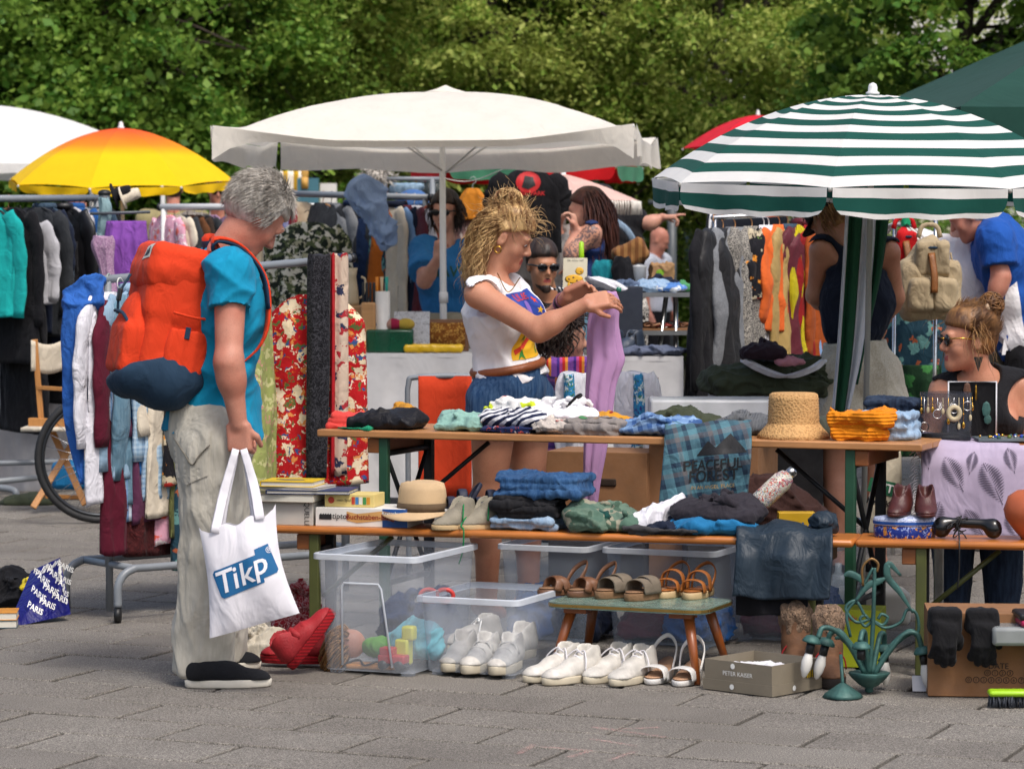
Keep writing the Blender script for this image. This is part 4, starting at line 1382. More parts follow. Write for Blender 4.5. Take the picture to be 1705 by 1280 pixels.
for side,(a,b)in enumerate((((.22,.04),(.80,.04)),((.26,.02),(.74,.02)))):
	pa,pb_=cor[0].lerp(cor[1],a[0]),cor[0].lerp(cor[1],b[0])
	o_=Vector((0,-.024 if side==0 else .03,-.02))
	for pp,dx in((pa,-.02),(pb_,.02)):
		path=smooth_path([V3(pp+o_),V3(pp+o_*.6)*.5+(hp_+np.array([dx*1.2,0,0]))*.5,hp_+np.array([dx*.6,(-.02 if side==0 else .02),.02])],14)
		m=MB();m.tube(path,[.017,.016,.012],8,flat=.1,up=(0,1,.1));m.build('handle',TOTE,tb)
BLU=solid('print_blue','0f5f93',.7,bump=.05)
bb=bvh_of(tote_front)
rt=(P(457,905,dT)-P(361,945,dT));
lg_o=(P(408,948,dT))
poly=[]
def rr_poly(w_,h,r_):
	out=[]
	for cx,cy,a0 in((w_/2-r_,h/2-r_,0),(-w_/2+r_,h/2-r_,90),(-w_/2+r_,-h/2+r_,180),(w_/2-r_,-h/2+r_,270)):
		for q in range(5):out.append((cx+r_*math.cos(R(a0+q*22.5)),cy+r_*math.sin(R(a0+q*22.5))))
	return out
px_=[(.105,.052),(.058,.052),(.055,.035),(-.092,.035),(-.1,.027),(-.1,-.05),(-.092,-.058),(.05,-.058),(.052,-.045),(.097,-.045),(.105,-.037)]
decal('logo_field',shape_mesh(px_,.014),lg_o,rt,(0,0,1),BLU,tb,bb,.002)
TW=solid('print_white','e8e8ee',.7,bump=0)
for ch,x_,y_,s_ in(('T',-.071,-.012,.1),('i',-.034,-.012,.1),('k',.004,-.012,.1),('p',.052,.002,.1)):
	decal('logo_lettering',text_mesh(ch,s_,.22,.012,.012),lg_o+rt.normalized()*x_+Vector((0,0,y_)),rt,(0,0,1),TW,tb,bb,.0035)
decal('registered_mark',text_mesh('®',.028,0,0,.01),lg_o+rt.normalized()*.088+Vector((0,0,.034)),rt,(0,0,1),TW,tb,bb,.0035)
# ------------------------------------------------------------------ the woman behind the table
dF=11.72
YF=R(-25)
J=dict(yaw=YF,h=1.7,head=V3(P(843,396,dF)),neck=V3(P(823,466,dF)),chest=V3(P(834,530,dF)),pelv=V3(P(851,645,dF+.03)))
J.update(shR=V3(P(797,490,dF-.17)),elR=V3(P(897,550,dF-.34)),wrR=V3(P(976,506,dF-.38)),shL=V3(P(853,487,dF+.15)),elL=V3(P(905,548,dF+.22)),wrL=V3(P(944,494,dF-.1)))
J.update(hipR=V3(P(824,668,dF-.06)),knR=V3(P(814,825,dF-.03)),anR=V3(P(810,1002,dF)),hipL=V3(P(878,668,dF+.1)),knL=V3(P(879,825,dF+.12)),anL=V3(P(880,996,dF+.15)))
fem=thing('person','curly blonde woman in white tank top and denim shorts holding lilac trousers','person',(J['pelv'][0],dF,0),'people at the market')
RhF=rotz(R(-10))@roty(R(22))
make_body(fem,J,SK['tan'],RhF,.0055,1.0,True,{'R':dict(dr=(1,.05,.2),pn=(.1,.75,-.65),curl=.5,side=-1,spread=.15),'L':dict(dr=(1,-.25,.45),pn=(.1,-.8,-.6),curl=.6,side=1,spread=.1)},hsc=.9,ag=1.0,lg=1.12)
WTEE=fab('tank_white','e4e2e4',wr=.6,wsc=9,var=.05)
tk=make_shirt(fem,J,WTEE,.022,0,-.02,.007,1.0,True,14,.012,.085,'tank_top',strap=True,flare=.015,  hemn=np.array([.43,0,-.9]),neckpt=J['neck']+np.array([.04,-.02,.02]),f=6.0)
make_trousers(fem,J,fab('denim_blue','1d3d63',pat='denim',c2='5d7d9f',wr=.5),.014,.33,.007,1.02,15,.004,.22,'denim_shorts',.0,1.08)
Rt=frame(YF,J['neck']-J['pelv'])
wc=J['pelv']+(J['neck']-J['pelv'])*.19
m=MB();a=np.linspace(0,2*math.pi,40,endpoint=False)
m.tube(wc+(Rt@np.stack([np.cos(a)*.133,np.sin(a)*.146,0*a])).T,.018,8,flat=1.0,close=True,up=(0,0,1));m.build('belt',leather('belt_tan','8a4a22'),fem)
BH=hairm('hair_blonde','6b4320','dcb87f');
haircap(J['head'],RhF,.9,.016,mat=BH,parent=fem,low=-.07,vox=.006,amp=.006,seed=9)
locks(J['head'],RhF,1300,.27,31,curl=1.0,cr=.015,freq=2.3,rad=.0018,grav=1.3,out=.05,sc_=.9,segs=26,back=.02,region=lambda d:d[0]<.0 and d[2]<.7,lay=.78,layd=(-.6,0,-.8),lenvar=.45).build('hair_curls',BH,fem)
locks(J['head'],RhF,900,.068,32,curl=1.0,cr=.008,freq=3.0,rad=.0013,grav=.0,out=.04,sc_=.9,segs=14,region=lambda d:d[2]>.25,lay=.9,layd=(-.8,0,.6)).build('hair_swept',BH,fem)
locks(J['head'],RhF,46,.13,33,curl=1.0,cr=.012,freq=2.6,rad=.0014,grav=.7,out=.1,sc_=.9,segs=16,region=lambda d:d[0]>.1 and d[2]>.3 and abs(d[1])>.25,lay=.4,layd=(.5,0,-.8)).build('hair_fringe',BH,fem)
m=MB();r_=np.random.default_rng(3)
bc=J['head']+RhF@np.array([-.05,0,.14])
for k in range(260):
	d_=r_.normal(size=3);d_/=np.linalg.norm(d_);e_=r_.normal(size=3);e_-=d_*(e_@d_);e_/=np.linalg.norm(e_)
	an=np.linspace(0,r_.uniform(2,5),14);rr=r_.uniform(.03,.06)
	m.tube(bc+(np.outer(np.cos(an),d_)+np.outer(np.sin(an),e_))*rr*np.array([1.0,.9,.8]),[.0014,.0022,.0014],4)
m.build('hair_bun',BH,fem)
m=MB();r_=np.random.default_rng(4)
for k in range(130):                     # loose fly-away hairs
	d_=r_.normal(size=3);d_/=np.linalg.norm(d_);d_[2]=abs(d_[2])
	p0=J['head']+RhF@(d_*.1+np.array([-.02,0,.05]));p1=p0+d_*r_.uniform(.03,.07)+r_.normal(size=3)*.02
	m.tube(smooth_path([p0,(p0+p1)/2+r_.normal(size=3)*.012,p1],6),[.0012,.0005],3)
m.build('loose_hair',BH,fem)
T=lambda x,y,z:J['head']+RhF@(np.array([x,y,z],float)*.9)
for s_ in(-1,1):
	m=MB();m.ell(T(.091,s_*.031,.005),.009,10,8);m.build('eye',EYEW,fem)
	m=MB();m.ell(T(.0985,s_*.031,.001),.0046,8,6);m.build('iris',IRIS,fem)
	m=MB();m.tube([T(.104,s_*.014,.028),T(.104,s_*.034,.033),T(.09,s_*.05,.026)],[.0025,.003,.001],6);m.build('eyebrow',BH,fem)
	a=np.linspace(0,2*math.pi,14,endpoint=False)
	m=MB();m.tube(np.array([T(.0+.014*math.cos(q),s_*.09,-.055+.014*math.sin(q))for q in a]),.003,6,close=True);m.build('earring',GOLD,fem)
m=MB();m.tube(smooth_path([V3(P(828,455,dF-.09)),V3(P(846,486,dF-.17)),V3(P(866,462,dF-.08))],14),.0022,5);m.build('necklace',GOLD,fem)
for k in range(3):
	w0,w1=J['wrL'],J['elL'];c=w0+(w1-w0)*(.12+.05*k);ax=(w1-w0)/np.linalg.norm(w1-w0);p_=np.cross(ax,(0,0,1.0));p_/=np.linalg.norm(p_);q_=np.cross(ax,p_)
	a=np.linspace(0,2*math.pi,18,endpoint=False);m=MB();m.tube(c+.033*(np.outer(np.cos(a),p_)+np.outer(np.sin(a),q_)),.004,6,close=True);m.build('bracelet',leather('bracelet_%d'%k,['6b2f45','2a1f22','7d4a6a'][k]),fem)
hp_=V3(P(1030,486,dF-.39));m=MB();m.ell(hp_+np.array([0,-.012,.008]),(.011,.008,.011),10,8);m.build('ring_stone',solid('stone_green','1f6a55',.2),fem)
# print on the tank top
bb=bvh_of(tk);f_=Rt[:,0];rgt=Rt[:,1];upv=np.array([0,0,1.0])
pc=J['chest']+f_*.13+np.array([0,0,-.015])+rgt*-.01
def dec(name,poly,x,y,mat,off,txt=None,size=.03):
	vf=shape_mesh(poly,.012)if txt is None else text_mesh(txt,size,0,.01,.01)
	vf=(vf[0]+np.array([x,y,0]),vf[1]);decal(name,vf,pc,rgt,upv,mat,fem,bb,off,.12)
cb,cy,cr_,cg,cp=solid('ink_blue','23409a',.7,bump=0),solid('ink_yellow','e8b21c',.7,bump=0),solid('ink_red','cf3a22',.7,bump=0),solid('ink_green','3f8f3a',.7,bump=0),solid('ink_violet','8a6cc0',.7,bump=0)
dec('print_panel',[(-.085,-.02),(.085,-.02),(.085,.11),(-.085,.11)],0,0,cb,.0022)
dec('print_panel',[(-.085,-.15),(.085,-.15),(.085,-.022),(-.085,-.022)],0,0,cy,.0022)
dec('print_figure',[(.03*math.cos(q),.05*math.sin(q))for q in np.linspace(0,6.0,16)],-.01,.025,cp,.0034)
dec('print_figure',[(-.075,0),(.0,.055),(.08,.035),(.08,.055),(0,.08),(-.08,.02)],0,-.13,cr_,.0034)
for x_,y_ in((-.05,-.06),(.06,-.055),(.04,-.12),(-.055,-.13)):dec('print_leaf',[(-.012,-.02),(.0,.022),(.012,-.02),(0,-.008)],x_,y_,cg,.0038)
for x_,y_ in((.06,.03),(.055,.07),(-.06,.04)):dec('print_star',[((.016 if i%2==0 else .007)*math.cos(i*.628),(.016 if i%2==0 else .007)*math.sin(i*.628))for i in range(10)],x_,y_,cy if y_<.06 else cr_,.0036)
dec('print_lettering',None,-.02,.09,cr_,.0036,'LILIES',.036)
# lilac trousers she holds up
LIL=fab('lilac_cotton','b48bb6',wr=.6,wsc=7,var=.08,thin=.06)
prof=[(1012,486,12,9),(1009,503,20,13),(1004,540,22,16),(1006,575,25,15),(1009,600,27,15),(1000,640,22,14),(995,700,20,13),(990,750,17,13),(985,800,13,12),(981,850,11,11)]
rings=[];wv=Wav(6)
for k in range(40):
	u=k/39*(len(prof)-1);i=min(int(u),len(prof)-2);q=u-i
	x,y,w_,th=[prof[i][j]*(1-q)+prof[i+1][j]*q for j in range(4)]
	c=V3(P(x,y,dF-.27));a=np.linspace(0,2*math.pi,44,endpoint=False);sc_=S(dF)
	fold=1+.16*np.sin(a*5+k*.05)+.10*np.sin(a*9+1+k*.09)
	rings.append(np.stack([c[0]+np.cos(a)*w_*sc_*fold,c[1]+np.sin(a)*th*sc_*fold,np.full(44,c[2])+.004*np.sin(a*3)],1))
m=MB();m.loft(rings);tag(m.build('lilac_trousers',LIL),'long lilac trousers hanging from the hands of the blonde woman','trousers')
# ------------------------------------------------------------------ helpers for the people further back
def person(label,J,Rh,sk,hair=None,g=1.0,fem=False,vox=.011,hands=None,shirt=None,trousers=None,hairc=None,legs=True,ag=1.0,detail=False,cap=True):
	t=thing('person',label,'person',(J['pelv'][0],J['pelv'][1],0),'people at the market')
	make_body(t,J,sk,Rh,vox,g,fem,hands,.9,ag,1.0,detail,legs)
	if shirt:make_shirt(t,J,vox=vox,g=g,fem=fem,ag=ag,**shirt)
	if trousers:make_trousers(t,J,vox=vox,g=g,**trousers)
	for n in 'LR':
		a=J['an'+n];f=np.array([math.cos(J['yaw']),math.sin(J['yaw']),0])
		foot_shoe(t,tuple(np.array([a[0],a[1],max(0,a[2]-.09)])-f*.07),J['yaw'],.26,.09,VANS,RUB,.022)
	if hairc is not None and cap:haircap(J['head'],Rh,.9,.012,mat=hairc,parent=t,vox=.009)
	return t
DK=hairm('hair_dark','1b1411','3a2a21');BRN=hairm('hair_brown','4a2f1c','8a6238');AUB=hairm('hair_auburn','2a1613','5d3326');LBR=hairm('hair_lightbrown','6d4a2b','a87f4e')
BLK=fab('cotton_black','16161a',wr=.5);NAVYC=fab('cotton_navy','182033',wr=.5);DJ=fab('denim_dark','1a2436',pat='denim',c2='3c4f68')
CAM_YAW=R(-90)
# woman with sunglasses steadying the white parasol
d=17.55
hx=P(741,353,d)
J=stand(hx.x+.01,d,R(-98),1.75);J['head']=V3(hx)
J.update(shR=V3(P(703,415,d-.02)),elR=V3(P(707,468,d-.24)),wrR=V3(P(731,428,d-.42)))
Rh=rotz(R(-105))@roty(R(5))
p1=person('woman in blue lettered T-shirt and sunglasses gripping the white parasol pole',J,Rh,SK['fair'],hands={'R':dict(dr=(.1,-.15,1),pn=(.6,.7,0),curl=1.2,side=1,spread=.05),'L':None},fem=True,vox=.009,
			shirt=dict(mat=fab('tee_blue','2b6ea6',wr=.5),ex=.035,sleeve=.72,hem=.1,seed=22,amp=.006,sl_ex=.04),trousers=dict(mat=fab('knit_beige','a39b86',pat='knit',rib=30),ex=.03,upto=1.6,seed=3,waist=.24,flare=.05),hairc=DK,detail=True)
locks(J['head'],Rh,220,.15,41,curl=.5,cr=.01,rad=.004,grav=.9,out=.05,sc_=.9,lay=.8,region=lambda q:q[0]<.35 and q[2]<.6).build('hair_strands',DK,p1)
glasses(J['head'],Rh,p1,.9)
sh_=[o for o in p1.children if o.name.startswith('shirt')][0]
decal('shirt_lettering',text_mesh('NAVY',.085,0,.02,.02),J['chest']+np.array([.01,-.16,.04]),(1,-.12,0),(0,0,1),solid('print_darkgreen','0f4a3c',.7),p1,bvh_of(sh_),.003)
# bearded man sitting
d=15.0
hx=P(903,442,d)
J=sit(hx.x+.02,d+.05,R(-80),1.74,.62);dz=hx.z-J['head'][2]
for q in('head','neck','chest'):J[q]=J[q]+np.array([0,0,dz*(1 if q=='head' else .9)])
for q in('shL','shR','elL','elR'):J[q][2]+=dz*.9
J['head'][:2]=hx.x,hx.y
Rh=rotz(R(-72))@roty(R(8))
p2=person('seated man with dark beard and sunglasses in black T-shirt',J,Rh,SK['olive'],vox=.009,shirt=dict(mat=BLK,ex=.03,sleeve=.6,hem=-.02,seed=23,sl_ex=.03),trousers=dict(mat=DJ,ex=.02,upto=1.9,seed=4,waist=.1),hairc=DK,detail=True)
glasses(J['head'],Rh,p2,.9)
bl=Blob(.015);bl.c((.03,0,-.085),(.078,0,-.11),.046,.03);bl.e((.1,0,-.054),(.012,.03,.007));bl.b((.1,0,-.076),(.03,.02,.006),.004,k=.006,sub=True)
bl.b((0,0,.06),(.3,.3,.1),0,roty(.12),k=.01,sub=True);bl.xf(Rh*.93,J['head']);
bl.mesh(.006,1).build('beard',DK,p2)
# curly-haired person seated low behind the blonde woman
d=13.3
hx=P(938,562,d)
J=sit(hx.x-.02,d,R(20),1.5,.38);dz=hx.z-J['head'][2]
for q in('head','neck','chest','shL','shR'):J[q]=J[q]+np.array([0,0,dz])
J['head'][0]=hx.x
Rh=rotz(R(10))@roty(R(5))
p3=person('person with dark curly hair in purple top sitting low behind the blonde woman',J,Rh,SK['fair'],fem=True,vox=.009,shirt=dict(mat=fab('knit_purple','6d4684',pat='stripe',axis=2,freq=26,cols=['5b3a80','8d4f86','42306b']),ex=.025,sleeve=1.8,hem=0,seed=8),trousers=dict(mat=DJ,upto=1.9,seed=9),hairc=DK,detail=True)
locks(J['head'],Rh,300,.15,51,curl=1.0,cr=.012,freq=3,rad=.004,grav=.8,out=.06,sc_=.9,lay=.6,region=lambda q:q[0]<.35).build('hair_curls',DK,p3)
# tattooed woman in navy top
d=16.2
hx=P(977,353,d)
J=stand(hx.x+.03,d,R(170),1.72);J['head']=V3(hx)
J.update(shL=V3(P(985,388,d-.14)),elL=V3(P(952,424,d-.16)),wrL=V3(P(959,384,d-.12)))
Rh=rotz(R(175))@roty(R(2))
p4=person('long-haired woman in navy tank top with tattooed arm',J,Rh,SK['fair'],fem=True,vox=.009,hands={'L':dict(dr=(-.2,0,1),pn=(-1,0,0),curl=.9,side=1),'R':None},
			shirt=dict(mat=fab('tank_navy','1d2f5c',wr=.5),ex=.018,sleeve=0,strap=True,hem=.02,seed=12),trousers=dict(mat=BLK,upto=2.0,seed=5),hairc=AUB,detail=True)
locks(J['head'],Rh,380,.34,61,curl=.25,cr=.008,rad=.0045,grav=1.2,out=.03,sc_=.9,segs=16,region=lambda q:q[0]<.3,lay=.85,layd=(-.4,0,-.9)).build('hair_strands',AUB,p4)
nt=NT('tattooed_skin');tn=nt.noise(34,3,.6,dist=2.0)
nt.set(Base_Color=nt.mix(nt.ramp(tn.outputs['Fac'],[(.47,(0,0,0,1)),(.52,(.8,.8,.8,1))]),c4('c08a70'),c4('3d3f49')),Roughness=.5)
bo=[o for o in p4.children if o.name.startswith('body')][0];bo.data.materials.append(nt.m)
for n_ in np.linspace(.05,1,10):paint(bo,[J['shL']+(J['elL']-J['shL'])*n_-np.array([0,.03,0])],.05,2)
# man in grey T-shirt, his head hidden behind a hanging shirt
d=18.5
J=stand(P(922,400,d).x,d,R(-60),1.84)
J.update(wrL=V3(P(948,428,d-.1)),elL=V3(P(957,392,d)))
p5=person('broad man in grey T-shirt and jeans beside the tattooed woman',J,rotz(R(-70))@roty(R(10)),SK['red'],g=1.2,shirt=dict(mat=fab('tee_grey','86817f',wr=.4),ex=.035,sleeve=.75,hem=-.05,seed=9,sl_ex=.035),trousers=dict(mat=DJ,ex=.02,upto=2.0,seed=3),hairc=GH)
# woman pointing to the right
d=19.7
J=stand(P(1030,400,d).x,d,R(-120),1.96);J['head']=V3(P(1004,342,d));J['neck']=V3(P(1014,366,d))
J.update(shL=V3(P(1058,369,d)),elL=V3(P(1082,372,d-.05)),wrL=V3(P(1103,362,d-.05)))
hv=dict(dr=(1,0,.03),pn=(0,0,-1),curl=.9,side=1)
p6=person('woman in black T-shirt with blue bag strap pointing to the right',J,rotz(R(-40))@roty(R(0)),SK['fair'],fem=True,g=1.12,vox=.0085,hands={'L':hv,'R':None},shirt=dict(mat=BLK,ex=.03,sleeve=.35,hem=.12,seed=3,sl_ex=.02),
			trousers=dict(mat=fab('print_blackwhite','d6d2cc',pat='floral',scale=26,cols=[('17171a',1.0,.34),('17171a',1.6,.3)]),ex=.02,upto=2.0,seed=4,waist=.22),hairc=DK)
m=MB();w0=J['wrL'];m.tube([w0+np.array([.07,-.0,.01]),w0+np.array([.11,0,.016]),w0+np.array([.15,0,.018])],[.0095,.009,.007],8);m.build('pointing_finger',SK['fair'],p6)
m=MB();m.tube(smooth_path([V3(P(1005,345,d+.1)),V3(P(1015,362,d-.12)),V3(P(1045,385,d-.2)),V3(P(1068,430,d-.12))],16),.022,6,flat=.2,up=(0,1,.2));m.build('bag_strap',fab('strap_blue','8aa2ba'),p6)
# bald man far away
d=28
J=stand(P(1092,450,d).x,d,R(-30),1.62)
person('bald man in pale shirt walking in the far background',J,rotz(R(-20))@roty(R(25)),SK['red'],vox=.014,shirt=dict(mat=fab('shirt_pale','bfc4cd'),ex=.03,sleeve=.7,hem=-.05,seed=5),trousers=dict(mat=BLK,upto=2.0,seed=3))
# woman with her back turned at the coat rail
d=13.1
J=stand(P(1428,500,d).x,d,R(100),1.68)
J['head']=V3(P(1386,366,d+.05));J['neck']=V3(P(1412,402,d));J.update(shL=V3(P(1368,418,d)),elL=V3(P(1358,492,d+.06)),wrL=V3(P(1385,520,d+.25)))
J['shR']=V3(P(1478,420,d+.02));J['elR']=V3(P(1490,495,d+.1));J['wrR']=V3(P(1470,540,d+.25))
Rh=rotz(R(150))@roty(R(38))
p8=person('woman with her back turned in navy halter top and beige linen shorts',J,Rh,SK['tan'],fem=True,vox=.0075,shirt=dict(mat=fab('halter_navy','151b2b',wr=.6),ex=.022,sleeve=0,strap=True,hem=.1,seed=15,amp=.006,flare=.03),
			trousers=dict(mat=fab('linen_beige','b5ab98',pat='tweed',c2='c6beae',wr=.6),ex=.025,upto=.62,seed=13,waist=.24,flare=.07,amp=.006),hairc=LBR,ag=.95)
locks(J['head'],Rh,300,.07,71,rad=.0035,grav=.25,out=.05,sc_=.9,segs=7,sides=3,lay=.7).build('hair_strands',LBR,p8)
T=lambda x,y,z:J['head']+Rh@(np.array([x,y,z],float)*.92)
bl=Blob(.01);bl.e((-.012,0,.06),(.112,.092,.09));bl.b((0,0,-.06),(.3,.3,.1),0,k=.004,sub=True);bl.xf(Rh,J['head']);bl.mesh(.007,1).build('cap_crown',BLK,p8)
m=MB();A=[[T(.08+.085*math.cos(q)*s_,.085*math.sin(q)*(1 if s_>.5 else .9),.045-.02*s_)for s_ in np.linspace(0,1,6)]for q in np.linspace(-1.4,1.4,12)]
m.grid(np.array(A));m.build('cap_visor',BLK,p8,solid_t=.004)
# person in white T-shirt, head behind the striped umbrella
d=14.6
J=stand(P(1592,450,d).x,d-.2,R(75),1.78);d-=.2
J.update(elR=V3(P(1632,470,d-.02)),wrR=V3(P(1618,525,d+.15)),shR=V3(P(1628,396,d)))
p9=person('reddish-haired person in white T-shirt seen from behind next to the canvas rucksack',J,rotz(R(75))@roty(R(20)),SK['fair'],vox=.009,shirt=dict(mat=WTEE,ex=.035,sleeve=.62,hem=-.05,seed=19,sl_ex=.03,amp=.006),trousers=dict(mat=fab('khaki_short','a79f8c'),ex=.025,upto=.8,seed=3,flare=.04),hairc=LBR)
# man bending in blue and white polo shirt
d=14.2
x0=P(1690,500,d).x
J=stand(x0,d,R(165),1.8)
J.update(neck=V3(P(1618,385,d)),head=V3(P(1588,358,d)),chest=V3(P(1648,430,d)),pelv=V3(P(1690,560,d)),shL=V3(P(1630,398,d-.17)),elL=V3(P(1640,462,d-.2)),wrL=V3(P(1622,520,d-.2)),shR=V3(P(1622,395,d+.18)),elR=V3(P(1612,470,d+.2)),wrR=V3(P(1600,530,d+.15)))
for k in J:
	if k not in('yaw','h'):J[k]=J[k]+np.array([.075,0,0])
p10=person('man bending forward in royal blue and white polo shirt',J,rotz(R(170))@roty(R(30)),SK['red'],vox=.0085,shirt=dict(mat=fab('polo_blue','1c4f9f',wr=.5),ex=.04,sleeve=.7,hem=-.1,seed=25,sl_ex=.03,amp=.006),trousers=dict(mat=BLK,ex=.02,upto=1.0,seed=3,flare=.03),hairc=GH)
bb=bvh_of([o for o in p10.children if o.name.startswith('shirt')][0])
decal('white_side_panel',shape_mesh([(-.02,.06),(.03,.1),(.08,-.22),(-.06,-.24)],.03),P(1690,505,d-.3),(1,0,0),(0,0,1),WTEE,p10,bb,.004,.5)
# jewellery seller seated behind her table
d=11.15
J=sit(P(1640,640,d).x,d+.1,R(-100),1.68,.46)
hx=P(1612,566,d);J['head']=V3(hx);J['neck']=V3(P(1630,622,d+.03));J['chest']=V3(P(1638,690,d+.08));J['pelv']=V3(P(1645,850,d+.15))
J.update(shR=V3(P(1572,650,d+.06)),elR=V3(P(1540,735,d+.02)),wrR=V3(P(1560,775,d-.18)),shL=V3(P(1702,645,d+.08)),elL=V3(P(1722,745,d+.05)),wrL=V3(P(1690,775,d-.2)))
for n in 'LR':
	J['hip'+n][2]=J['pelv'][2]-.02;J['kn'+n][2]=J['pelv'][2]-.02
Rh=rotz(R(-166))@roty(R(2))
p11=person('jewellery seller in black sleeveless top and round sunglasses, hair in a bun',J,Rh,SK['tan'],fem=True,vox=.007,shirt=dict(mat=BLK,ex=.018,sleeve=0,strap=True,hem=.0,seed=29,neck=.1),trousers=dict(mat=DJ,upto=1.9,seed=4),hairc=BRN,detail=True)
glasses(J['head'],Rh,p11,.9,GOLD,None,True)
locks(J['head'],Rh,1100,.062,81,curl=.2,rad=.002,grav=-.1,out=.03,sc_=.9,segs=8,sides=3,lay=.8,layd=(-.75,0,.65)).build('hair_strands',BRN,p11)
locks(J['head'],Rh,40,.2,82,curl=.4,rad=.0012,grav=.9,out=.05,sc_=.9,segs=12,sides=3,region=lambda q:q[0]>-.1 and q[2]<.5).build('loose_hair',LBR,p11)
m=MB();r_=np.random.default_rng(8);bc=J['head']+Rh@np.array([-.095,0,.125])
for k in range(200):
	d_=r_.normal(size=3);d_/=np.linalg.norm(d_);e_=r_.normal(size=3);e_-=d_*(e_@d_);e_/=np.linalg.norm(e_)
	an=np.linspace(0,r_.uniform(2,5),12);rr=r_.uniform(.028,.05);m.tube(bc+(np.outer(np.cos(an),d_)+np.outer(np.sin(an),e_))*rr,[.002,.0034,.002],4)
m.build('hair_bun',BRN,p11)
a=np.linspace(0,2*math.pi,20,endpoint=False)
m=MB();m.tube(np.array([J['head']+Rh@np.array([-.075+.03*math.cos(q)*.4,.042*math.cos(q),.1+.042*math.sin(q)])for q in a]),.01,6,close=True);m.build('scrunchie',fab('scrunchie_beige','b39a80'),p11)
for s_ in(-1,1):
	e0=J['head']+Rh@np.array([-.005,s_*.082,-.045])
	m=MB();m.add([e0+np.array([-.018,0,-.015]),e0+np.array([.018,0,-.015]),e0+np.array([0,0,-.07]),e0+np.array([-.018,-.003,-.015]),e0+np.array([.018,-.003,-.015]),e0+np.array([0,-.003,-.07])],[(0,1,2),(5,4,3),(0,3,4,1),(1,4,5,2),(2,5,3,0)]);m.tube([e0,e0-np.array([0,0,.018])],.0015,5);m.build('earring',BLACKP,p11,smooth=False)
# people glimpsed between the racks on the left
for(lab,px,py,dd,yw,hh,sm,hm,g)in(
	('man seen from behind in navy jacket under the yellow umbrella',128,340,23.5,100,1.76,fab('jacket_navy','1c2438'),None,1.1),
	('broad person in olive-beige T-shirt behind the white hanger rail',288,318,24.5,95,1.80,fab('tee_olive','8f8560'),DK,1.25),
	('person wearing sunglasses whose face shows beside the yellow umbrella rim',361,318,23.0,-80,1.78,fab('tee_grey2','77706a'),AUB,1.0),
	('grey curly-haired person behind the middle coat rail',624,312,21.5,60,1.84,fab('tee_plum','4a3a44'),GH,1.0),
	('person in blue cap and black top reaching beside the woman with the parasol',693,356,18.6,170,1.62,BLK,None,1.0)):
	hx=P(px,py,dd);J=stand(hx.x,dd,R(yw),hx.z/.925)
	Rh=rotz(R(yw))@roty(R(8))
	pp=person(lab,J,Rh,SK['red'],g=g,vox=.014,shirt=dict(mat=sm,ex=.03,sleeve=.7,hem=-.03,seed=int(px)),trousers=dict(mat=DJ,upto=2.0,seed=3),hairc=hm)
	if px==624:locks(J['head'],Rh,160,.09,91,curl=1,cr=.012,rad=.005,grav=.2,out=.08,sc_=.9,segs=9).build('hair_curls',GH,pp)
	if px==361:glasses(J['head'],Rh,pp,.9)
	if px==693:
		bl=Blob(.01);bl.e((-.012,0,.06),(.112,.092,.09));bl.b((0,0,-.06),(.3,.3,.1),0,k=.004,sub=True);bl.b((.13,0,.06),(.06,.06,.004),.004);bl.xf(Rh,J['head']);bl.mesh(.008,1).build('cap',fab('cap_blue','43679a'),pp)
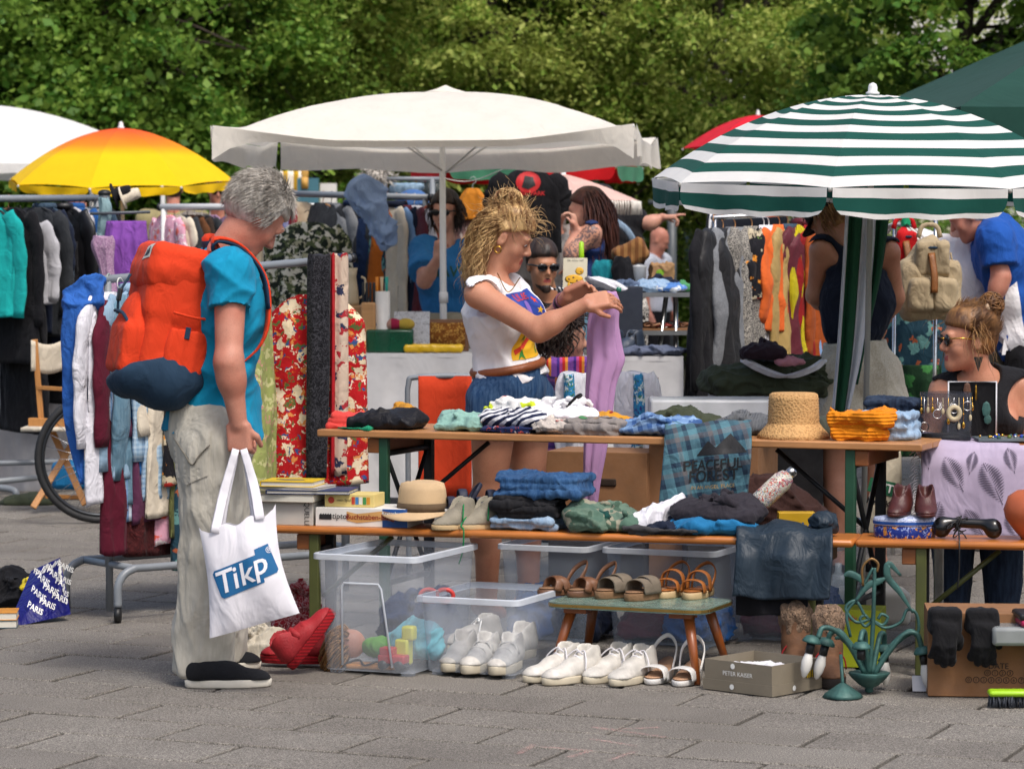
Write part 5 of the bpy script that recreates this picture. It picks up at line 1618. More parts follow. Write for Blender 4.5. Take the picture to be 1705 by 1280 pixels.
# ================================================================== trestle table and benches
PINE=wood('varnished_pine','b9702f','8f4e1d',2.4,0,.35);PINE2=wood('worn_pine','b5804f','8f5f36',2.4,0,.55)
STG=solid('steel_green','1f4a35',.45,var=.2);STO=solid('steel_olive','4d5227',.5,var=.25);STB=solid('steel_black','15171a',.45)
def trestle(name,label,cat,A,B,z,depth,mat,planks=1,th=.027,lm=(STG,STB),inset=.28,slope=False,legs=(0,1)):
	"""folding beer-garden bench or table, A and B its front corners seen from the camera"""
	A=np.array(A,float);B=np.array(B,float);L=np.linalg.norm(B-A);u=(B-A)/L;v=np.array([-u[1],u[0]])
	c=(A+B)/2+v*depth/2
	t=thing(name,label,cat,(c[0],c[1],0))
	rm=np.eye(3);rm[:2,0]=u;rm[:2,1]=v
	pw=depth/planks
	for k in range(planks):
		q=A+u*L/2+v*(k+.5)*pw
		m=MB();m.box((0,0,0),(L,pw-.003,th));o=m.build('board',mat,t,smooth=True,bevel=.011 if planks==1 else .005)
		o.location=Vector((q[0],q[1],z-th/2))-Vector(t.location);o.rotation_euler=(0,0,math.atan2(u[1],u[0]))
		o.data.transform(Matrix.Translation(Vector(t.location)))
		WORLD[o.name]=tuple(t.location)
	hd=depth/2
	def W(a,b,zz):q=A+u*a+v*(hd+b);return np.array([q[0],q[1],zz])
	for k in legs:
		a=inset if k==0 else L-inset
		sgn=1 if k==0 else-1
		for s_ in(-1,1):
			m=MB();m.box(W(a,s_*(hd-.035),(z-th)/2),(.036,.03,z-th),rm);m.build('leg',lm[0]if s_<0 else lm[1],t,smooth=False,bevel=.004)
		for zz in((.12 if cat=='bench' else .2),z-th-.06):
			m=MB();m.tube([W(a,-hd+.035,zz),W(a,hd-.035,zz)],.011,8);m.build('crossbar',lm[1],t)
		m=MB();m.box(W(a-sgn*.04,0,z-th-.03),(.05,depth-.05,.055),rm);m.build('batten',wood('batten_pine','8a5228','6b3d1b'),t,smooth=False,bevel=.004)
		m=MB()
		if cat=='table':
			m.tube([W(a,-hd+.06,.22),W(a,hd-.06,z-.1)],.01,6);m.tube([W(a,hd-.06,.22),W(a,-hd+.06,z-.1)],.01,6)
			m.tube([W(a,0,.45),W(a+sgn*.33,0,z-.05)],.009,6)
		else:
			m.tube([W(a,0,.2),W(a+sgn*.26,0,z-.04)],.01,6)
		m.build('brace',lm[1]if cat=='table' else lm[0],t)
	return t
bA,bB=P(452,876,10.62),P(1412,901,10.10)
BZ=.46
A1,B1=(P(452,876,10.62).x,10.62),(P(1420,900,10.10).x,10.10)
trestle('wooden_bench','long varnished wooden bench with hats, jeans and games on it','bench',A1,B1,BZ,.25,PINE,lm=(STO,STB),inset=.15)
A2,B2=(P(1424,901,10.12).x,10.12),(P(1424,901,10.12).x+1.35,9.86)
trestle('wooden_bench','varnished wooden bench carrying the blue tin and telephone handset','bench',A2,B2,BZ,.25,PINE,lm=(STO,STB),inset=.22)
A3,B3,TZ=(P(527,715,11.15).x,11.15),(P(1535,740,10.33).x,10.33),.77
trestle('trestle_table','long wooden trestle table covered with folded clothes in the centre','table',A3,B3,TZ,.5,PINE2,planks=3,lm=(STG,STB),inset=.26)
A4,B4=(P(1502,760,10.62).x,10.62),(P(1502,760,10.62).x+1.5,10.3)
trestle('jewellery_table','wooden table under a lilac fern cloth at the right edge','table',A4,B4,.752,.6,PINE,planks=3,lm=(SILV,SILV),inset=.13,legs=(0,))
def on_line(A,B,z):
	"""front edge position for a photo x on a bench or table: returns f(px) -> (x, y) on its front edge"""
	def f(px,back=0.0):
		a=(px-IW/2)/F_PX
		ax,ay,bx,by=*A,*B
		t=(a*ay-ax)/((bx-ax)-a*(by-ay))if True else 0
		q=np.array([ax+t*(bx-ax),ay+t*(by-ay)])
		u=(np.array(B)-np.array(A));u/=np.linalg.norm(u);v=np.array([-u[1],u[0]])
		q2=q+v*back
		# slide along the board so that the point stays at this photo x
		s_=(a*q2[1]-q2[0])/(u[0]-a*u[1]);q2=q2+u*s_
		return np.array([q2[0],q2[1],z])
	return f
ON1,ON2,ONT,ONJ=on_line(A1,B1,BZ),on_line(A2,B2,BZ),on_line(A3,B3,TZ),on_line(A4,B4,.752)
# ================================================================== hanging clothes
HB,HW,HWD,HG=solid('hanger_black','1a1a1c',.4),solid('hanger_white','d5d3ce',.4),wood('hanger_wood','c08a55','9a6636',6,0,.4,False),solid('hanger_sage','93a39b',.4)
def hanger(top,ax,w_,mat,parent,z=-.085):
	m=MB();t=np.array(top);ax=np.array(ax)
	hk=[t+np.array([0,0,-.06]),t+np.array([0,0,-.028]),t+ax*.02+np.array([0,0,-.012]),t+ax*.018+np.array([0,0,.012]),t+np.array([0,0,.021]),t-ax*.02+np.array([0,0,.006])]
	m.tube(smooth_path(hk,16),.0026,5)
	for s_ in(-1,1):m.tube(smooth_path([t+np.array([0,0,-.055]),t+ax*s_*w_*.45+np.array([0,0,-.075]),t+ax*s_*w_+np.array([0,0,z-.05])],8),.007,6)
	m.tube([t-ax*w_+np.array([0,0,z-.05]),t+ax*w_+np.array([0,0,z-.05])],.004,5)
	return m.build('hanger',mat,parent)
def garment(name,label,top,ang,length,width,mat,sleeve=0.0,th=.045,seed=0,hm=None,cat=None,group=None,flare=1.1,shoulder=True,collar=False,fold=.18,low=.0,sl_r=.055,swing=0.0,arms=(-1,1)):
	"""a garment on a hanger: ang is the direction its width points to"""
	t=thing(name,label,cat or name.split('_')[-1],(top[0],top[1],top[2]-length-.06),group)
	ax=np.array([math.cos(ang),math.sin(ang),0.0]);th_=np.array([-math.sin(ang),math.cos(ang),0.0])
	r_=np.random.default_rng(seed);wv=Wav(seed)
	n,m_=56,40
	a=np.arange(n)*2*math.pi/n
	rings=[]
	hw=width/2;tp=np.array(top,float)
	ph=r_.uniform(0,6.28,4)
	for k in range(m_):
		v=k/(m_-1);z=-low-.05-v*(length-.0)
		if shoulder:
			s_=min(1,v*length/.11)
			w_=hw*(.32+.68*s_**.6)
		else:
			w_=hw*(.9+.1*v)
		w_*=1+(flare-1)*v
		thk=th*(.45+.55*min(1,v*6))*(1+.5*v)
		rip=fold*v**.7
		co,si=np.cos(a),np.sin(a)
		cs=np.sign(co)*np.abs(co)**.75
		dy=rip*th*(np.sin(co*7+ph[0])+.7*np.sin(co*13+ph[1]+v*1.5))*1.2
		dx=rip*.03*np.sin(si*3+ph[2]+3*v)
		q_=np.stack([cs*w_*5,si*.6,np.full(n,z*1.6)],1)
		wr=.008*wv(q_,2.2)+.012*np.clip(1-np.abs(wv(q_+7.0,3.6))*2.2,0,1)**1.5
		swx=swing*v
		rings.append(tp+np.outer(cs*w_+dx+swx,ax)+np.outer(si*thk+dy+wr,th_)+np.array([0,0,1.0])*(z+.008*np.sin(a*2+ph[3])*(v>.9))[:,None]if True else None)
	m=MB();m.loft(rings)
	for s_ in arms if sleeve>0 else():
		p0=tp+ax*s_*hw*.86+np.array([0,0,-.13-low])
		out=ax*s_*.035+th_*r_.normal(0,.012)
		pts=smooth_path([p0+np.array([0,0,.045])-ax*s_*.03,p0+out+np.array([0,0,-.08]),p0+out*1.4+np.array([0,0,-sleeve*.55])+th_*r_.normal(0,.015),p0+out*1.2+np.array([0,0,-sleeve])],18)
		rr=sl_r*np.interp(np.linspace(0,1,18),[0,.15,.6,1],[.8,1.05,.95,.8])*(1+.12*np.sin(np.arange(18)*1.3+ph[0]))
		m.tube(pts,rr,14,flat=.42,up=tuple(th_))
	if collar:
		aa=np.linspace(0,2*math.pi,14,endpoint=False)
		m.tube(tp+np.outer(np.cos(aa)*.062,ax)+np.outer(np.sin(aa)*.045,th_)+np.array([0,0,-.045-low]),.022,7,close=True,up=(0,0,1))
	m.build('cloth',mat,t)
	if hm is not None:hanger(tp+np.array([0,0,-.0]),ax,hw*.82,hm,t)
	return t
def strip(name,label,cat,prof,mat,d,folds=5,seed=0,depth_k=1.0,n=44,m_=44,amp=.14,parent=None,dd=0.0):
	"""hanging or tied cloth from a photo outline: (x, y, half width, half thickness) in pixels"""
	rings=[];wv=Wav(seed);a=np.linspace(0,2*math.pi,n,endpoint=False);s_=S(d)
	pr=smooth_path([(p[0],p[1],p[2])for p in prof],m_);th=np.interp(np.linspace(0,1,m_),np.linspace(0,1,len(prof)),[p[3]for p in prof])
	for k in range(m_):
		c=V3(P(pr[k,0],pr[k,1],d+dd*k/m_));v=k/(m_-1)
		fold=1+amp*np.sin(a*folds+seed+v*1.2)+amp*.6*np.sin(a*(folds*2-1)+2+v*2.5)
		wr=1+.07*wv(np.stack([np.cos(a)*.5,np.sin(a)*.5,np.full(n,v*3)],1),2.0)
		rings.append(np.stack([c[0]+np.cos(a)*pr[k,2]*s_*wr,c[1]+np.sin(a)*th[k]*s_*fold*depth_k,c[2]+.006*np.sin(a*3+seed)],1))
	m=MB();m.loft(rings)
	if parent is not None:return m.build(name,mat,parent)
	return tag(m.build(name,mat),label,cat)
def rail(name,label,A,B,r_=.016,mat=GREY,uprights=(),feet=False,caps=True):
	A,B=V3(A),V3(B)
	t=thing(name,label,'clothes rack',((A+B)[0]/2,(A+B)[1]/2,0))
	m=MB();m.tube([A,B],r_,12);m.build('hanging_rail',mat,t)
	if caps:
		for q,s_ in((A,-1),(B,1)):
			dv=(B-A)/np.linalg.norm(B-A);m=MB();m.tube([q-dv*.004,q+dv*s_*.018],r_*1.15,12);m.build('end_cap',BLACKP,t)
	for f_ in uprights:
		q=A+(B-A)*f_;m=MB();m.tube([q*np.array([1,1,0])+np.array([0,0,.02]),q],r_*.9,10);m.build('upright',mat,t)
	if feet:
		dv=(B-A)*np.array([1,1,0]);dv/=np.linalg.norm(dv);pv=np.array([-dv[1],dv[0],0])
		for f_ in uprights:
			q=(A+(B-A)*f_)*np.array([1,1,0])
			m=MB();m.tube(smooth_path([q-pv*.25+np.array([0,0,.03]),q-pv*.22+np.array([0,0,.07]),q+np.array([0,0,.08]),q+pv*.22+np.array([0,0,.07]),q+pv*.25+np.array([0,0,.03])],18),r_,8);m.build('foot',mat,t)
		q0,q1=(A+(B-A)*uprights[0])*np.array([1,1,0]),(A+(B-A)*uprights[-1])*np.array([1,1,0])
		m=MB();m.tube([q0+np.array([0,0,.1]),q1+np.array([0,0,.1])],r_*.9,8);m.build('base_rail',mat,t)
	return t
# materials for the clothes
F=dict(
 maroon=fab('velvet_maroon','561226',wr=.5),denim_l=fab('denim_light','7f9cb4',pat='denim',c2='a9bfd0'),denim_t=fab('denim_teal','56788c',pat='denim',c2='86a3b2'),blue=fab('cotton_blue','2463a0'),royal=fab('gauze_blue','2f63b3',wr=.9,thin=.1),
 plaid_l=fab('plaid_pale','8fb0cc',pat='plaid',freq=26,cols=['8fb0cc','a9c4d8','7795b4','b8cbd8']),blkfl=fab('floral_black','14141a',pat='floral',scale=13,cols=[('b9ad92',.8,.3),('c8372f',.6,.16),('d98b2e',.9,.14),('5f7a3c',1.1,.12)]),
 greyv=fab('crepe_greyviolet','5d566b',wr=.9,wsc=22),white=fab('linen_white','d9d8df',wr=.8),mustard=fab('print_mustard','b87a1f',pat='floral',scale=12,cols=[('d8c08a',1.0,.28)]),lace=fab('lace_darkred','3a1215',pat='paisley',c2='5a2222',wr=.8),tealp=fab('print_teal','1f3d4b',pat='floral',scale=10,cols=[('5f8d8a',.9,.3),('a85a3a',1.1,.15)]),
 greenfl=fab('floral_palegreen','9aa35f',pat='floral',scale=16,cols=[('c7c78d',1.0,.25),('c98d84',1.2,.14)]),redfl=fab('floral_red','b3161c',pat='floral',scale=15,wr=.4,cols=[('5a6a3a',1.35,.2),('e2cfae',.75,.3),('d98a4a',.75,.16),('2f4d80',1.1,.15),('e8d9c0',1.5,.16),('c9741f',1.7,.1)]),
 paisley=fab('paisley_black','15151a',pat='paisley',c2='4a4a50',wr=.6),cream_fl=fab('floral_cream','cdb7a3',pat='floral',scale=13,cols=[('2f3550',.9,.22),('a82c35',1.0,.2)]),redtrim=fab('trim_red','b01420'),
 black=BLK,navy=NAVYC,teal=fab('cotton_teal','16a3a0'),greyw=fab('jersey_greywhite','b3b3b8'),dk_denim=fab('denim_slate','2b3d4e',pat='denim',c2='55697c'),leather=leather('leather_black','18181b',.35),bluej=fab('jacket_blue','1e4f8a'),purple=fab('linen_purple','7c479c',wr=.7),lilac=fab('scarf_lilac','8a6488',pat='tweed',c2='b79ab0'),brown=fab('suede_brown','5f3b22'),
 beige=fab('wool_beige','bfae93'),camo=fab('camo_green','55603f',pat='camo',cols=['2f3a2a','a8a68a','d3d0c0','232b22'],scale=24),grey=fab('wool_grey','6f7276',pat='tweed',c2='83868a'),dgrey=fab('wool_darkgrey','2f3236'),navycoat=fab('coat_navy','14284a'),rust=fab('coat_rust','b4601d'),palebl=fab('shirt_paleblue','9db8e2'),cream=fab('cotton_cream','d3c8b4'),tweed=fab('tweed_bw','26262a',pat='tweed',c2='a9a49a'),
 puffer=fab('puffer_black','232325',rough=.5),orange=fab('cotton_orange','d9652b'),khaki=fab('satin_khaki','ab9059',rough=.5),burg=fab('satin_burgundy','5e2630',rough=.5),yellow=fab('knit_yellow','c9b917',pat='knit',rib=40),red=fab('knit_red','8c1a1c'),rust2=fab('suede_rust','9c4a1c'),skyb=fab('chambray_sky','7c9fc8'),pinkp=fab('print_pink','d8a0b4',pat='floral',scale=14,cols=[('d8604f',1,.25),('efe0e0',1.3,.2)]),olive=fab('canvas_olive','3b4130'),rose=fab('silk_rose','b97c86'),must2=fab('dress_mustard','b9741f'),dusty=fab('print_dusty','a9867c',pat='floral',scale=14,cols=[('d8c8b8',1,.25)]),patch=fab('patchwork_rust','9c4a3c'))
# ---- near rack on the left
RL,RR=P(166,466,11.72),P(584,430,12.45)
rk=rail('clothes_rack','grey wheeled clothes rack right behind the man with the backpack',RL,RR,.0165,GREY,(.03,.975))
lx,rx_=V3(RL)*np.array([1,1,0]),V3(RR)*np.array([1,1,0])
c1,c2_=V3(G(120,1038)),V3(G(229,1020))
r0=V3(RL)+(V3(RR)-V3(RL))*.03;r1=V3(RL)+(V3(RR)-V3(RL))*.975
dv=(r1-r0)*np.array([1,1,0]);dv/=np.linalg.norm(dv);pv=np.array([-dv[1],dv[0],0])
b0,b1=r0*np.array([1,1,0]),r1*np.array([1,1,0])
for sgn,nm in((-1,'front'),(1,'rear')):
	off=pv*sgn*.2
	m=MB();m.tube(smooth_path([b0-dv*.08+off+np.array([0,0,.06]),b0-dv*.075+off+np.array([0,0,.15]),b0-dv*.02+off+np.array([0,0,.2]),b0+dv*.12+off+np.array([0,0,.205]),b1-dv*.12+off+np.array([0,0,.205]),b1+dv*.02+off+np.array([0,0,.2]),b1+dv*.075+off+np.array([0,0,.15]),b1+dv*.08+off+np.array([0,0,.06])],60),.016,10);m.build('base_rail',GREY,rk)
	for b_ in(b0-dv*.08,b1+dv*.08):
		q=b_+off;m=MB();m.tube([q+np.array([-.012,0,.03]),q+np.array([.012,0,.03])],.03,14);m.tube([q+np.array([0,0,.03]),q+np.array([0,0,.07])],.012,8);m.build('caster',BLACKP,rk)
for b_ in(b0,b1):
	m=MB();m.tube([b_-pv*.2+np.array([0,0,.205]),b_+pv*.2+np.array([0,0,.205])],.014,8);m.build('cross_tube',GREY,rk)
	m=MB();m.tube([b_+np.array([0,0,.2]),b_+np.array([0,0,.4])],.018,10);m.build('upright_socket',GREY,rk)
def onrail(t):return V3(RL)+(V3(RR)-V3(RL))*t
AX=R(-112)
gB='clothes on the near rack'
for(nm,lab,t_,ln,w_,mt,sl_,hm,kw)in(
 ('white_blouse','white crinkled blouse at the left end of the near rack',.035,.82,.38,F['white'],.52,HG,{}),
 ('maroon_dress','long maroon velvet dress on the near rack beside the white blouse',.085,1.0,.24,F['maroon'],.5,HW,dict(flare=1.15)),
 ('denim_shirt','light blue denim shirt right of the maroon dress',.135,.74,.42,F['denim_l'],.62,HW,dict(collar=True)),
 ('denim_shirt','teal washed denim shirt behind the backpack',.18,.84,.42,F['denim_t'],.66,HW,dict(collar=True)),
 ('lace_skirt','dark red lace skirt hanging lowest behind the denim shirts',.20,1.05,.3,F['lace'],0,HB,dict(shoulder=False,flare=1.3)),
 ('striped_blouse','blue and white striped blouse behind the denim shirts',.155,.9,.34,fab('stripe_paleblue','b8c6d8',pat='stripe',axis=0,freq=60,cols=['c6d0dc','6d8db5']),.5,HB,{}),('plum_tunic','plum tunic between the teal denim shirt and the blue tunic',.215,.92,.34,fab('cotton_plum','5a2f4a'),.5,HB,{}),('cream_blouse','cream blouse next to the checked shirt on the near rack',.255,.9,.34,F['cream'],.5,HW,{}),('coral_skirt','coral patterned skirt hanging below the checked shirt',.292,1.02,.26,F['pinkp'],0,HB,dict(shoulder=False)),('olive_dress','olive dress behind the black floral skirt',.33,1.0,.3,fab('cotton_olive','5f6238'),0,HB,{}),
 ('blue_tunic','plain blue cotton tunic below the backpack',.235,.74,.38,F['blue'],.4,HB,{}),
 ('checked_shirt','pale blue checked shirt hanging below the backpack',.275,.84,.4,F['plaid_l'],.6,HW,dict(collar=True)),
 ('floral_skirt','black skirt with red and cream flowers below the backpack',.31,.78,.3,F['blkfl'],0,HB,dict(shoulder=False,flare=1.2)),
 ('print_dress','long dark teal patterned dress partly behind the grey-violet dress',.35,1.12,.3,F['tealp'],0,HB,{}),
 ('crepe_dress','long grey-violet crinkled dress next to the man’s leg'.replace('’',"'"),.385,1.13,.3,F['greyv'],.4,HB,{}),
 ('white_shirt',"white shirt with long cuff beside the man's hip",.42,.78,.38,F['white'],.64,HW,{}),
 ('mustard_dress',"mustard patterned dress beside the man's thigh",.45,1.02,.32,F['mustard'],0,HB,{}),
 ('black_blouse',"black lace blouse half hidden behind the man's back",.48,.8,.36,F['black'],.5,HB,{}),
 ('green_dress','pale green floral dress just right of the man',.60,.95,.3,F['greenfl'],0,HB,{})):
	garment(nm,lab,onrail(t_)+(np.array([.0,-.06,-.02])if nm=='maroon_dress' else 0),AX+float(rng.normal(0,.08)),ln,w_,mt,sl_,.022,int(t_*1000),hm,group=gB,**kw)
rd=P(520,436,12.36)
garment('floral_dress','red dress with cream and blue flowers on a grey hanger',(P(524,470,12.38).x,12.36,P(522,470,12.38).z),R(-4),.78,.41,F['redfl'],.0,.05,77,HG,flare=1.12,group=gB,fold=.12)
strip('paisley_scarf','black paisley scarf draped over the right end of the near rack','scarf',[(531,424,19,9),(531,440,20,11),(530,560,20,10),(529,680,19,10),(527,795,17,9)],F['paisley'],12.25,4,3)
sc2=thing('floral_scarf','cream floral scarf with red border next to the black scarf','scarf',P(565,790,12.3))
strip('cloth',None,None,[(567,424,12,8),(567,440,13,9),(567,600,13,8),(566,790,13,8)],F['cream_fl'],12.3,3,4,parent=sc2)
strip('border',None,None,[(554,424,4,9),(554,440,4,10),(554,600,4,9),(553,790,4,9)],F['redtrim'],12.29,3,5,parent=sc2)
bs=thing('blue_scarf','bright blue gauze scarf knotted around the left end of the near rack','scarf',P(135,790,11.6))
bl=Blob(.03);wv=Wav(3)
bl.e(P(147,488,11.62),(.07,.05,.06));bl.e(P(132,512,11.6),(.05,.045,.07));bl.e(P(155,470,11.64),(.04,.045,.03))
bl.mesh(.006,1,wrinkle(33,.016,11,(1,1,1))).build('knot',F['royal'],bs)
strip('tail',None,None,[(128,505,22,14),(118,560,17,13),(122,620,18,12),(124,690,19,10),(130,760,10,6),(137,805,3,3)],F['royal'],11.58,4,6,parent=bs)
strip('tail',None,None,[(140,505,18,12),(150,560,22,12),(140,620,22,10),(134,700,16,8)],F['royal'],11.64,4,7,parent=bs)
# ---- far left rack with dark clothes
RL2,RR2=P(-60,331,17.0),P(168,330,18.0)
rk2=rail('clothes_rack','grey clothes rack with black clothes at the left edge',RL2,RR2,.02,GREY,(.12,.97),True)
m=MB();m.tube([P(-40,772,17.3),P(235,765,18.0)],.016,8);m.build('low_rail',GREY,rk2)
gA='clothes on the left edge rack'
for(nm,lab,px,dz,ln,w_,mt,sl_,hm,kw)in(
 ('teal_sweater','bright teal top at the far left edge',-10,0,.62,.3,F['teal'],.55,HB,{}),('black_coat','black coat just right of the teal top',14,0,.9,.5,F['black'],.6,HWD,{}),
 ('charcoal_cardigan','charcoal cardigan behind the navy trousers on the left rack',58,0,.75,.44,F['dgrey'],.55,HB,{}),('white_shirt','white shirt edge showing right of the leather jacket',112,0,.66,.44,F['greyw'],.5,HB,{}),('navy_dress','navy dress hanging left of the denim vest',66,0,.95,.4,F['navy'],.3,HB,{}),('grey_blazer','dark grey blazer behind the blue quilted jacket',131,0,.8,.44,F['grey'],.6,HB,{}),('black_cape','black cape at the very end of the left rack',152,0,.8,.44,F['black'],.6,HB,{}),
 ('grey_sweater','pale grey sweater between black clothes on the left rack',30,-.06,.5,.46,F['greyw'],.4,HB,{}),('navy_trousers','dark navy trousers hanging beside the pale grey sweater',50,-.1,.62,.36,F['navy'],0,HB,dict(shoulder=False,flare=.9)),
 ('denim_vest','slate denim vest in the middle of the left rack',74,0,.7,.46,F['dk_denim'],0,HB,dict(collar=True)),('black_skirt','long black skirt hanging behind the canvas chair',84,-.2,.95,.4,F['black'],0,HB,dict(shoulder=False)),
 ('leather_jacket','black leather jacket on the left rack right of the denim vest',102,0,.72,.46,F['leather'],.6,HB,dict(collar=True)),('blue_jacket','blue quilted jacket at the right end of the left rack',122,0,.6,.46,F['bluej'],.62,HB,dict(collar=True,th=.07,sl_r=.075)),
 ('slate_jacket','slate blue light jacket behind the blue quilted jacket',140,0,.68,.46,F['dk_denim'],.6,HB,{}),('long_black_coat','long black coat reaching down behind the director chair',36,-.3,1.0,.46,F['black'],0,HB,dict(shoulder=False))):
	dd=17.0+(px+60)/228*1.0;p=V3(P(px,331,dd))
	garment(nm,lab,p+np.array([0,0,dz]),R(-40)+float(rng.normal(0,.12)),ln,w_,mt,sl_,kw.pop('th',.03),300+px,hm,group=gA,**kw)
# grey sheet wrapped goods under the left rack
bl=Blob(.06);bl.b(P(30,700,18.0),(.22,.15,.4),.04);bl.mesh(.016,1,wrinkle(44,.018,6,(1,1,.25))).build('wrapped_goods',clear('film_grey','b5b3b5',.8,.3))
tag(bpy.data.objects['wrapped_goods'],'goods wrapped in grey translucent film under the left rack','bundle')
bl=Blob(.03)
for k in range(5):bl.e(P(25+k*12,836,16.9)+Vector((0,.05*(k%2),.0)),(.09,.1,.035))
tag(bl.mesh(.01,1,wrinkle(45,.01,9)).build('olive_cloth_heap',F['olive']),'olive cloth lying on the ground left of the bicycle wheel','cloth')
# dark pole with purple linen and hats
pl=thing('display_pole','dark metal pole with a scarf tied to it above the backpack','pole',(P(175,400,16.0).x,16.0,0))
m=MB();m.tube([(P(175,400,16.0).x,16.0,0),P(174,322,16.0)],.03,10);m.build('post',DGREY,pl);m=MB();m.ell(P(174,322,16.0),(.036,.036,.02));m.build('post_cap',BLACKP,pl)
m=MB();m.tube([P(150,356,15.93),P(250,353,15.93)],.008,8);m.build('crossbar',DGREY,pl)
strip('tied_scarf',None,None,[(172,330,8,9),(175,350,11,10),(170,400,9,9),(167,430,5,6)],fab('scarf_seafoam','7f9ba0',wr=.9),15.97,4,8,parent=pl)
garment('purple_skirt','purple linen skirt with rust trim hanging above the backpack',P(210,352,15.9),R(-5),.62,.24,F['purple'],0,.05,61,None,shoulder=False,flare=1.5,fold=.3)
strip('patchwork_shawl','rust and lilac ruffled shawl beside the purple linen skirt','shawl',[(172,394,17,12),(172,410,20,13),(178,450,12,10),(185,500,13,10),(188,560,12,9)],F['lilac'],15.8,6,9)
for k,(px,py,rr,mt,lab)in enumerate(((189,326,14,F['black'],'black felt hat on the pole under the yellow umbrella'),(203,330,13,F['cream'],'cream sun hat beside the black felt hat'))):
	m=MB();c=V3(P(px,py,16.2));rm=roty(R(72));s_=S(16.2)*rr
	m.lathe([(s_*1.5,0),(s_*1.5,.008),(s_*.8,.012),(s_*.75,.08),(s_*.6,.1),(.004,.1)],c,22,rm);tag(m.build('sun_hat',mt),lab,'hat')
# director chair
ch=thing('director_chair','wooden director chair with cream canvas back on the left','chair',P(100,850,16.4))
WD=wood('chair_wood','c58a4c','a56a33',5,2,.45,False)
def bar(a,b,w_,h,mat,name,parent):
	a,b=V3(a),V3(b);m=MB();d_=b-a;L=np.linalg.norm(d_);z_=d_/L;x_=np.cross(z_,(0,1.0,0));x_/=np.linalg.norm(x_)+1e-9;y_=np.cross(z_,x_)
	m.box((a+b)/2,(w_,h,L),np.stack([x_,y_,z_],1));return m.build(name,mat,parent,smooth=False,bevel=.003)
dC=16.4
bar(P(58,565,dC),P(70,715,dC),.03,.022,WD,'back_post',ch);bar(P(150,560,dC+.25),P(158,715,dC+.25),.03,.022,WD,'back_post',ch)
bar(P(50,703,dC),P(135,706,dC-.1),.05,.045,WD,'arm_rest',ch);bar(P(62,645,dC),P(112,648,dC-.1),.022,.022,WD,'arm_rest',ch)
bar(P(55,845,dC-.1),P(135,715,dC+.1),.035,.025,WD,'leg',ch);bar(P(142,840,dC-.05),P(86,715,dC+.1),.035,.025,WD,'leg',ch);bar(P(75,826,dC-.05),P(150,828,dC+.1),.022,.022,WD,'stretcher',ch)
m=MB();A=[[V3(P(52+62*j/10,566+10*math.sin(math.pi*j/10)+(52-(3 if j else 0))*i/6-5*j/10,dC-.03+.2*j/10))for j in range(11)]for i in range(7)];m.grid(np.array(A));m.build('canvas_back',F['cream'],ch,solid_t=.008)
m=MB();m.box(P(95,712,dC),(.34,.36,.02));m.build('canvas_seat',F['cream'],ch)
# bicycle, mostly hidden by the near rack
dB=15.7
bi=thing('bicycle','black-tyred bicycle whose front wheel shows behind the near rack','bicycle',(P(165,770,dB).x,dB,0))
wcn=V3(P(168,768,dB));rw=.345;wcn[2]=rw
RW=rotz(R(14))
def wheel(c,nm):
	a=np.linspace(0,2*math.pi,56,endpoint=False);ring=lambda r_:c+(RW@np.stack([np.cos(a)*r_,0*a,np.sin(a)*r_])).T
	m=MB();m.tube(ring(rw-.018),.019,8,close=True,up=tuple(RW@np.array([0,1,0])));w0=m.build(nm,solid('tyre','1d1e20',.7),bi)
	m=MB();m.tube(ring(rw-.042),.011,6,close=True,up=tuple(RW@np.array([0,1,0])));m.build('rim',solid('rim_grey','3d4044',.35,.8),w0)
	m=MB()
	for k in range(28):
		an=k/28*2*math.pi;h=c+RW@np.array([.02*math.cos(an+1.2),.03*(-1)**k,.02*math.sin(an+1.2)]);e_=c+RW@np.array([(rw-.045)*math.cos(an),0,(rw-.045)*math.sin(an)]);m.tube([h,e_],.0014,4)
	m.build('spokes',CHROME,w0)
	m=MB();m.tube([c+RW@np.array([0,-.05,0]),c+RW@np.array([0,.05,0])],.02,10);m.build('hub',CHROME,w0)
wheel(wcn,'front_wheel');wheel(wcn+RW@np.array([1.02,0,0]),'rear_wheel')
hd_=wcn+RW@np.array([.28,0,.5]);bbk=wcn+RW@np.array([.6,0,-.05]);st0=wcn+RW@np.array([.75,0,.5]);rr_=wcn+RW@np.array([1.02,0,0])
FRB=solid('bike_frame','22272d',.35)
for a_,b_,nm in((wcn,hd_,'fork'),(hd_,bbk,'down_tube'),(hd_,st0,'top_tube'),(st0,bbk,'seat_tube'),(bbk,rr_,'chain_stay'),(st0,rr_,'seat_stay')):
	m=MB();m.tube([a_,b_],.016,8);m.build(nm,FRB,bi)
m=MB();m.tube([hd_,hd_+np.array([0,0,.14])],.014,8);m.tube(smooth_path([hd_+RW@np.array([.05,-.28,.16]),hd_+RW@np.array([0,0,.14]),hd_+RW@np.array([.05,.28,.16])],12),.012,8);m.build('handlebar',FRB,bi)
m=MB();m.ell(st0+np.array([0,0,.1]),(.13,.07,.03));m.tube([st0,st0+np.array([0,0,.1])],.012,8);m.build('saddle',BLACKP,bi)
# blue tub lying behind the chair
m=MB();m.box(P(118,790,17.2),(.2,.2,.16));tag(m.build('blue_bag',fab('tarp_blue','1d6ea0',rough=.5),bevel=.03),'bright blue bag on the ground behind the bicycle wheel','bag')
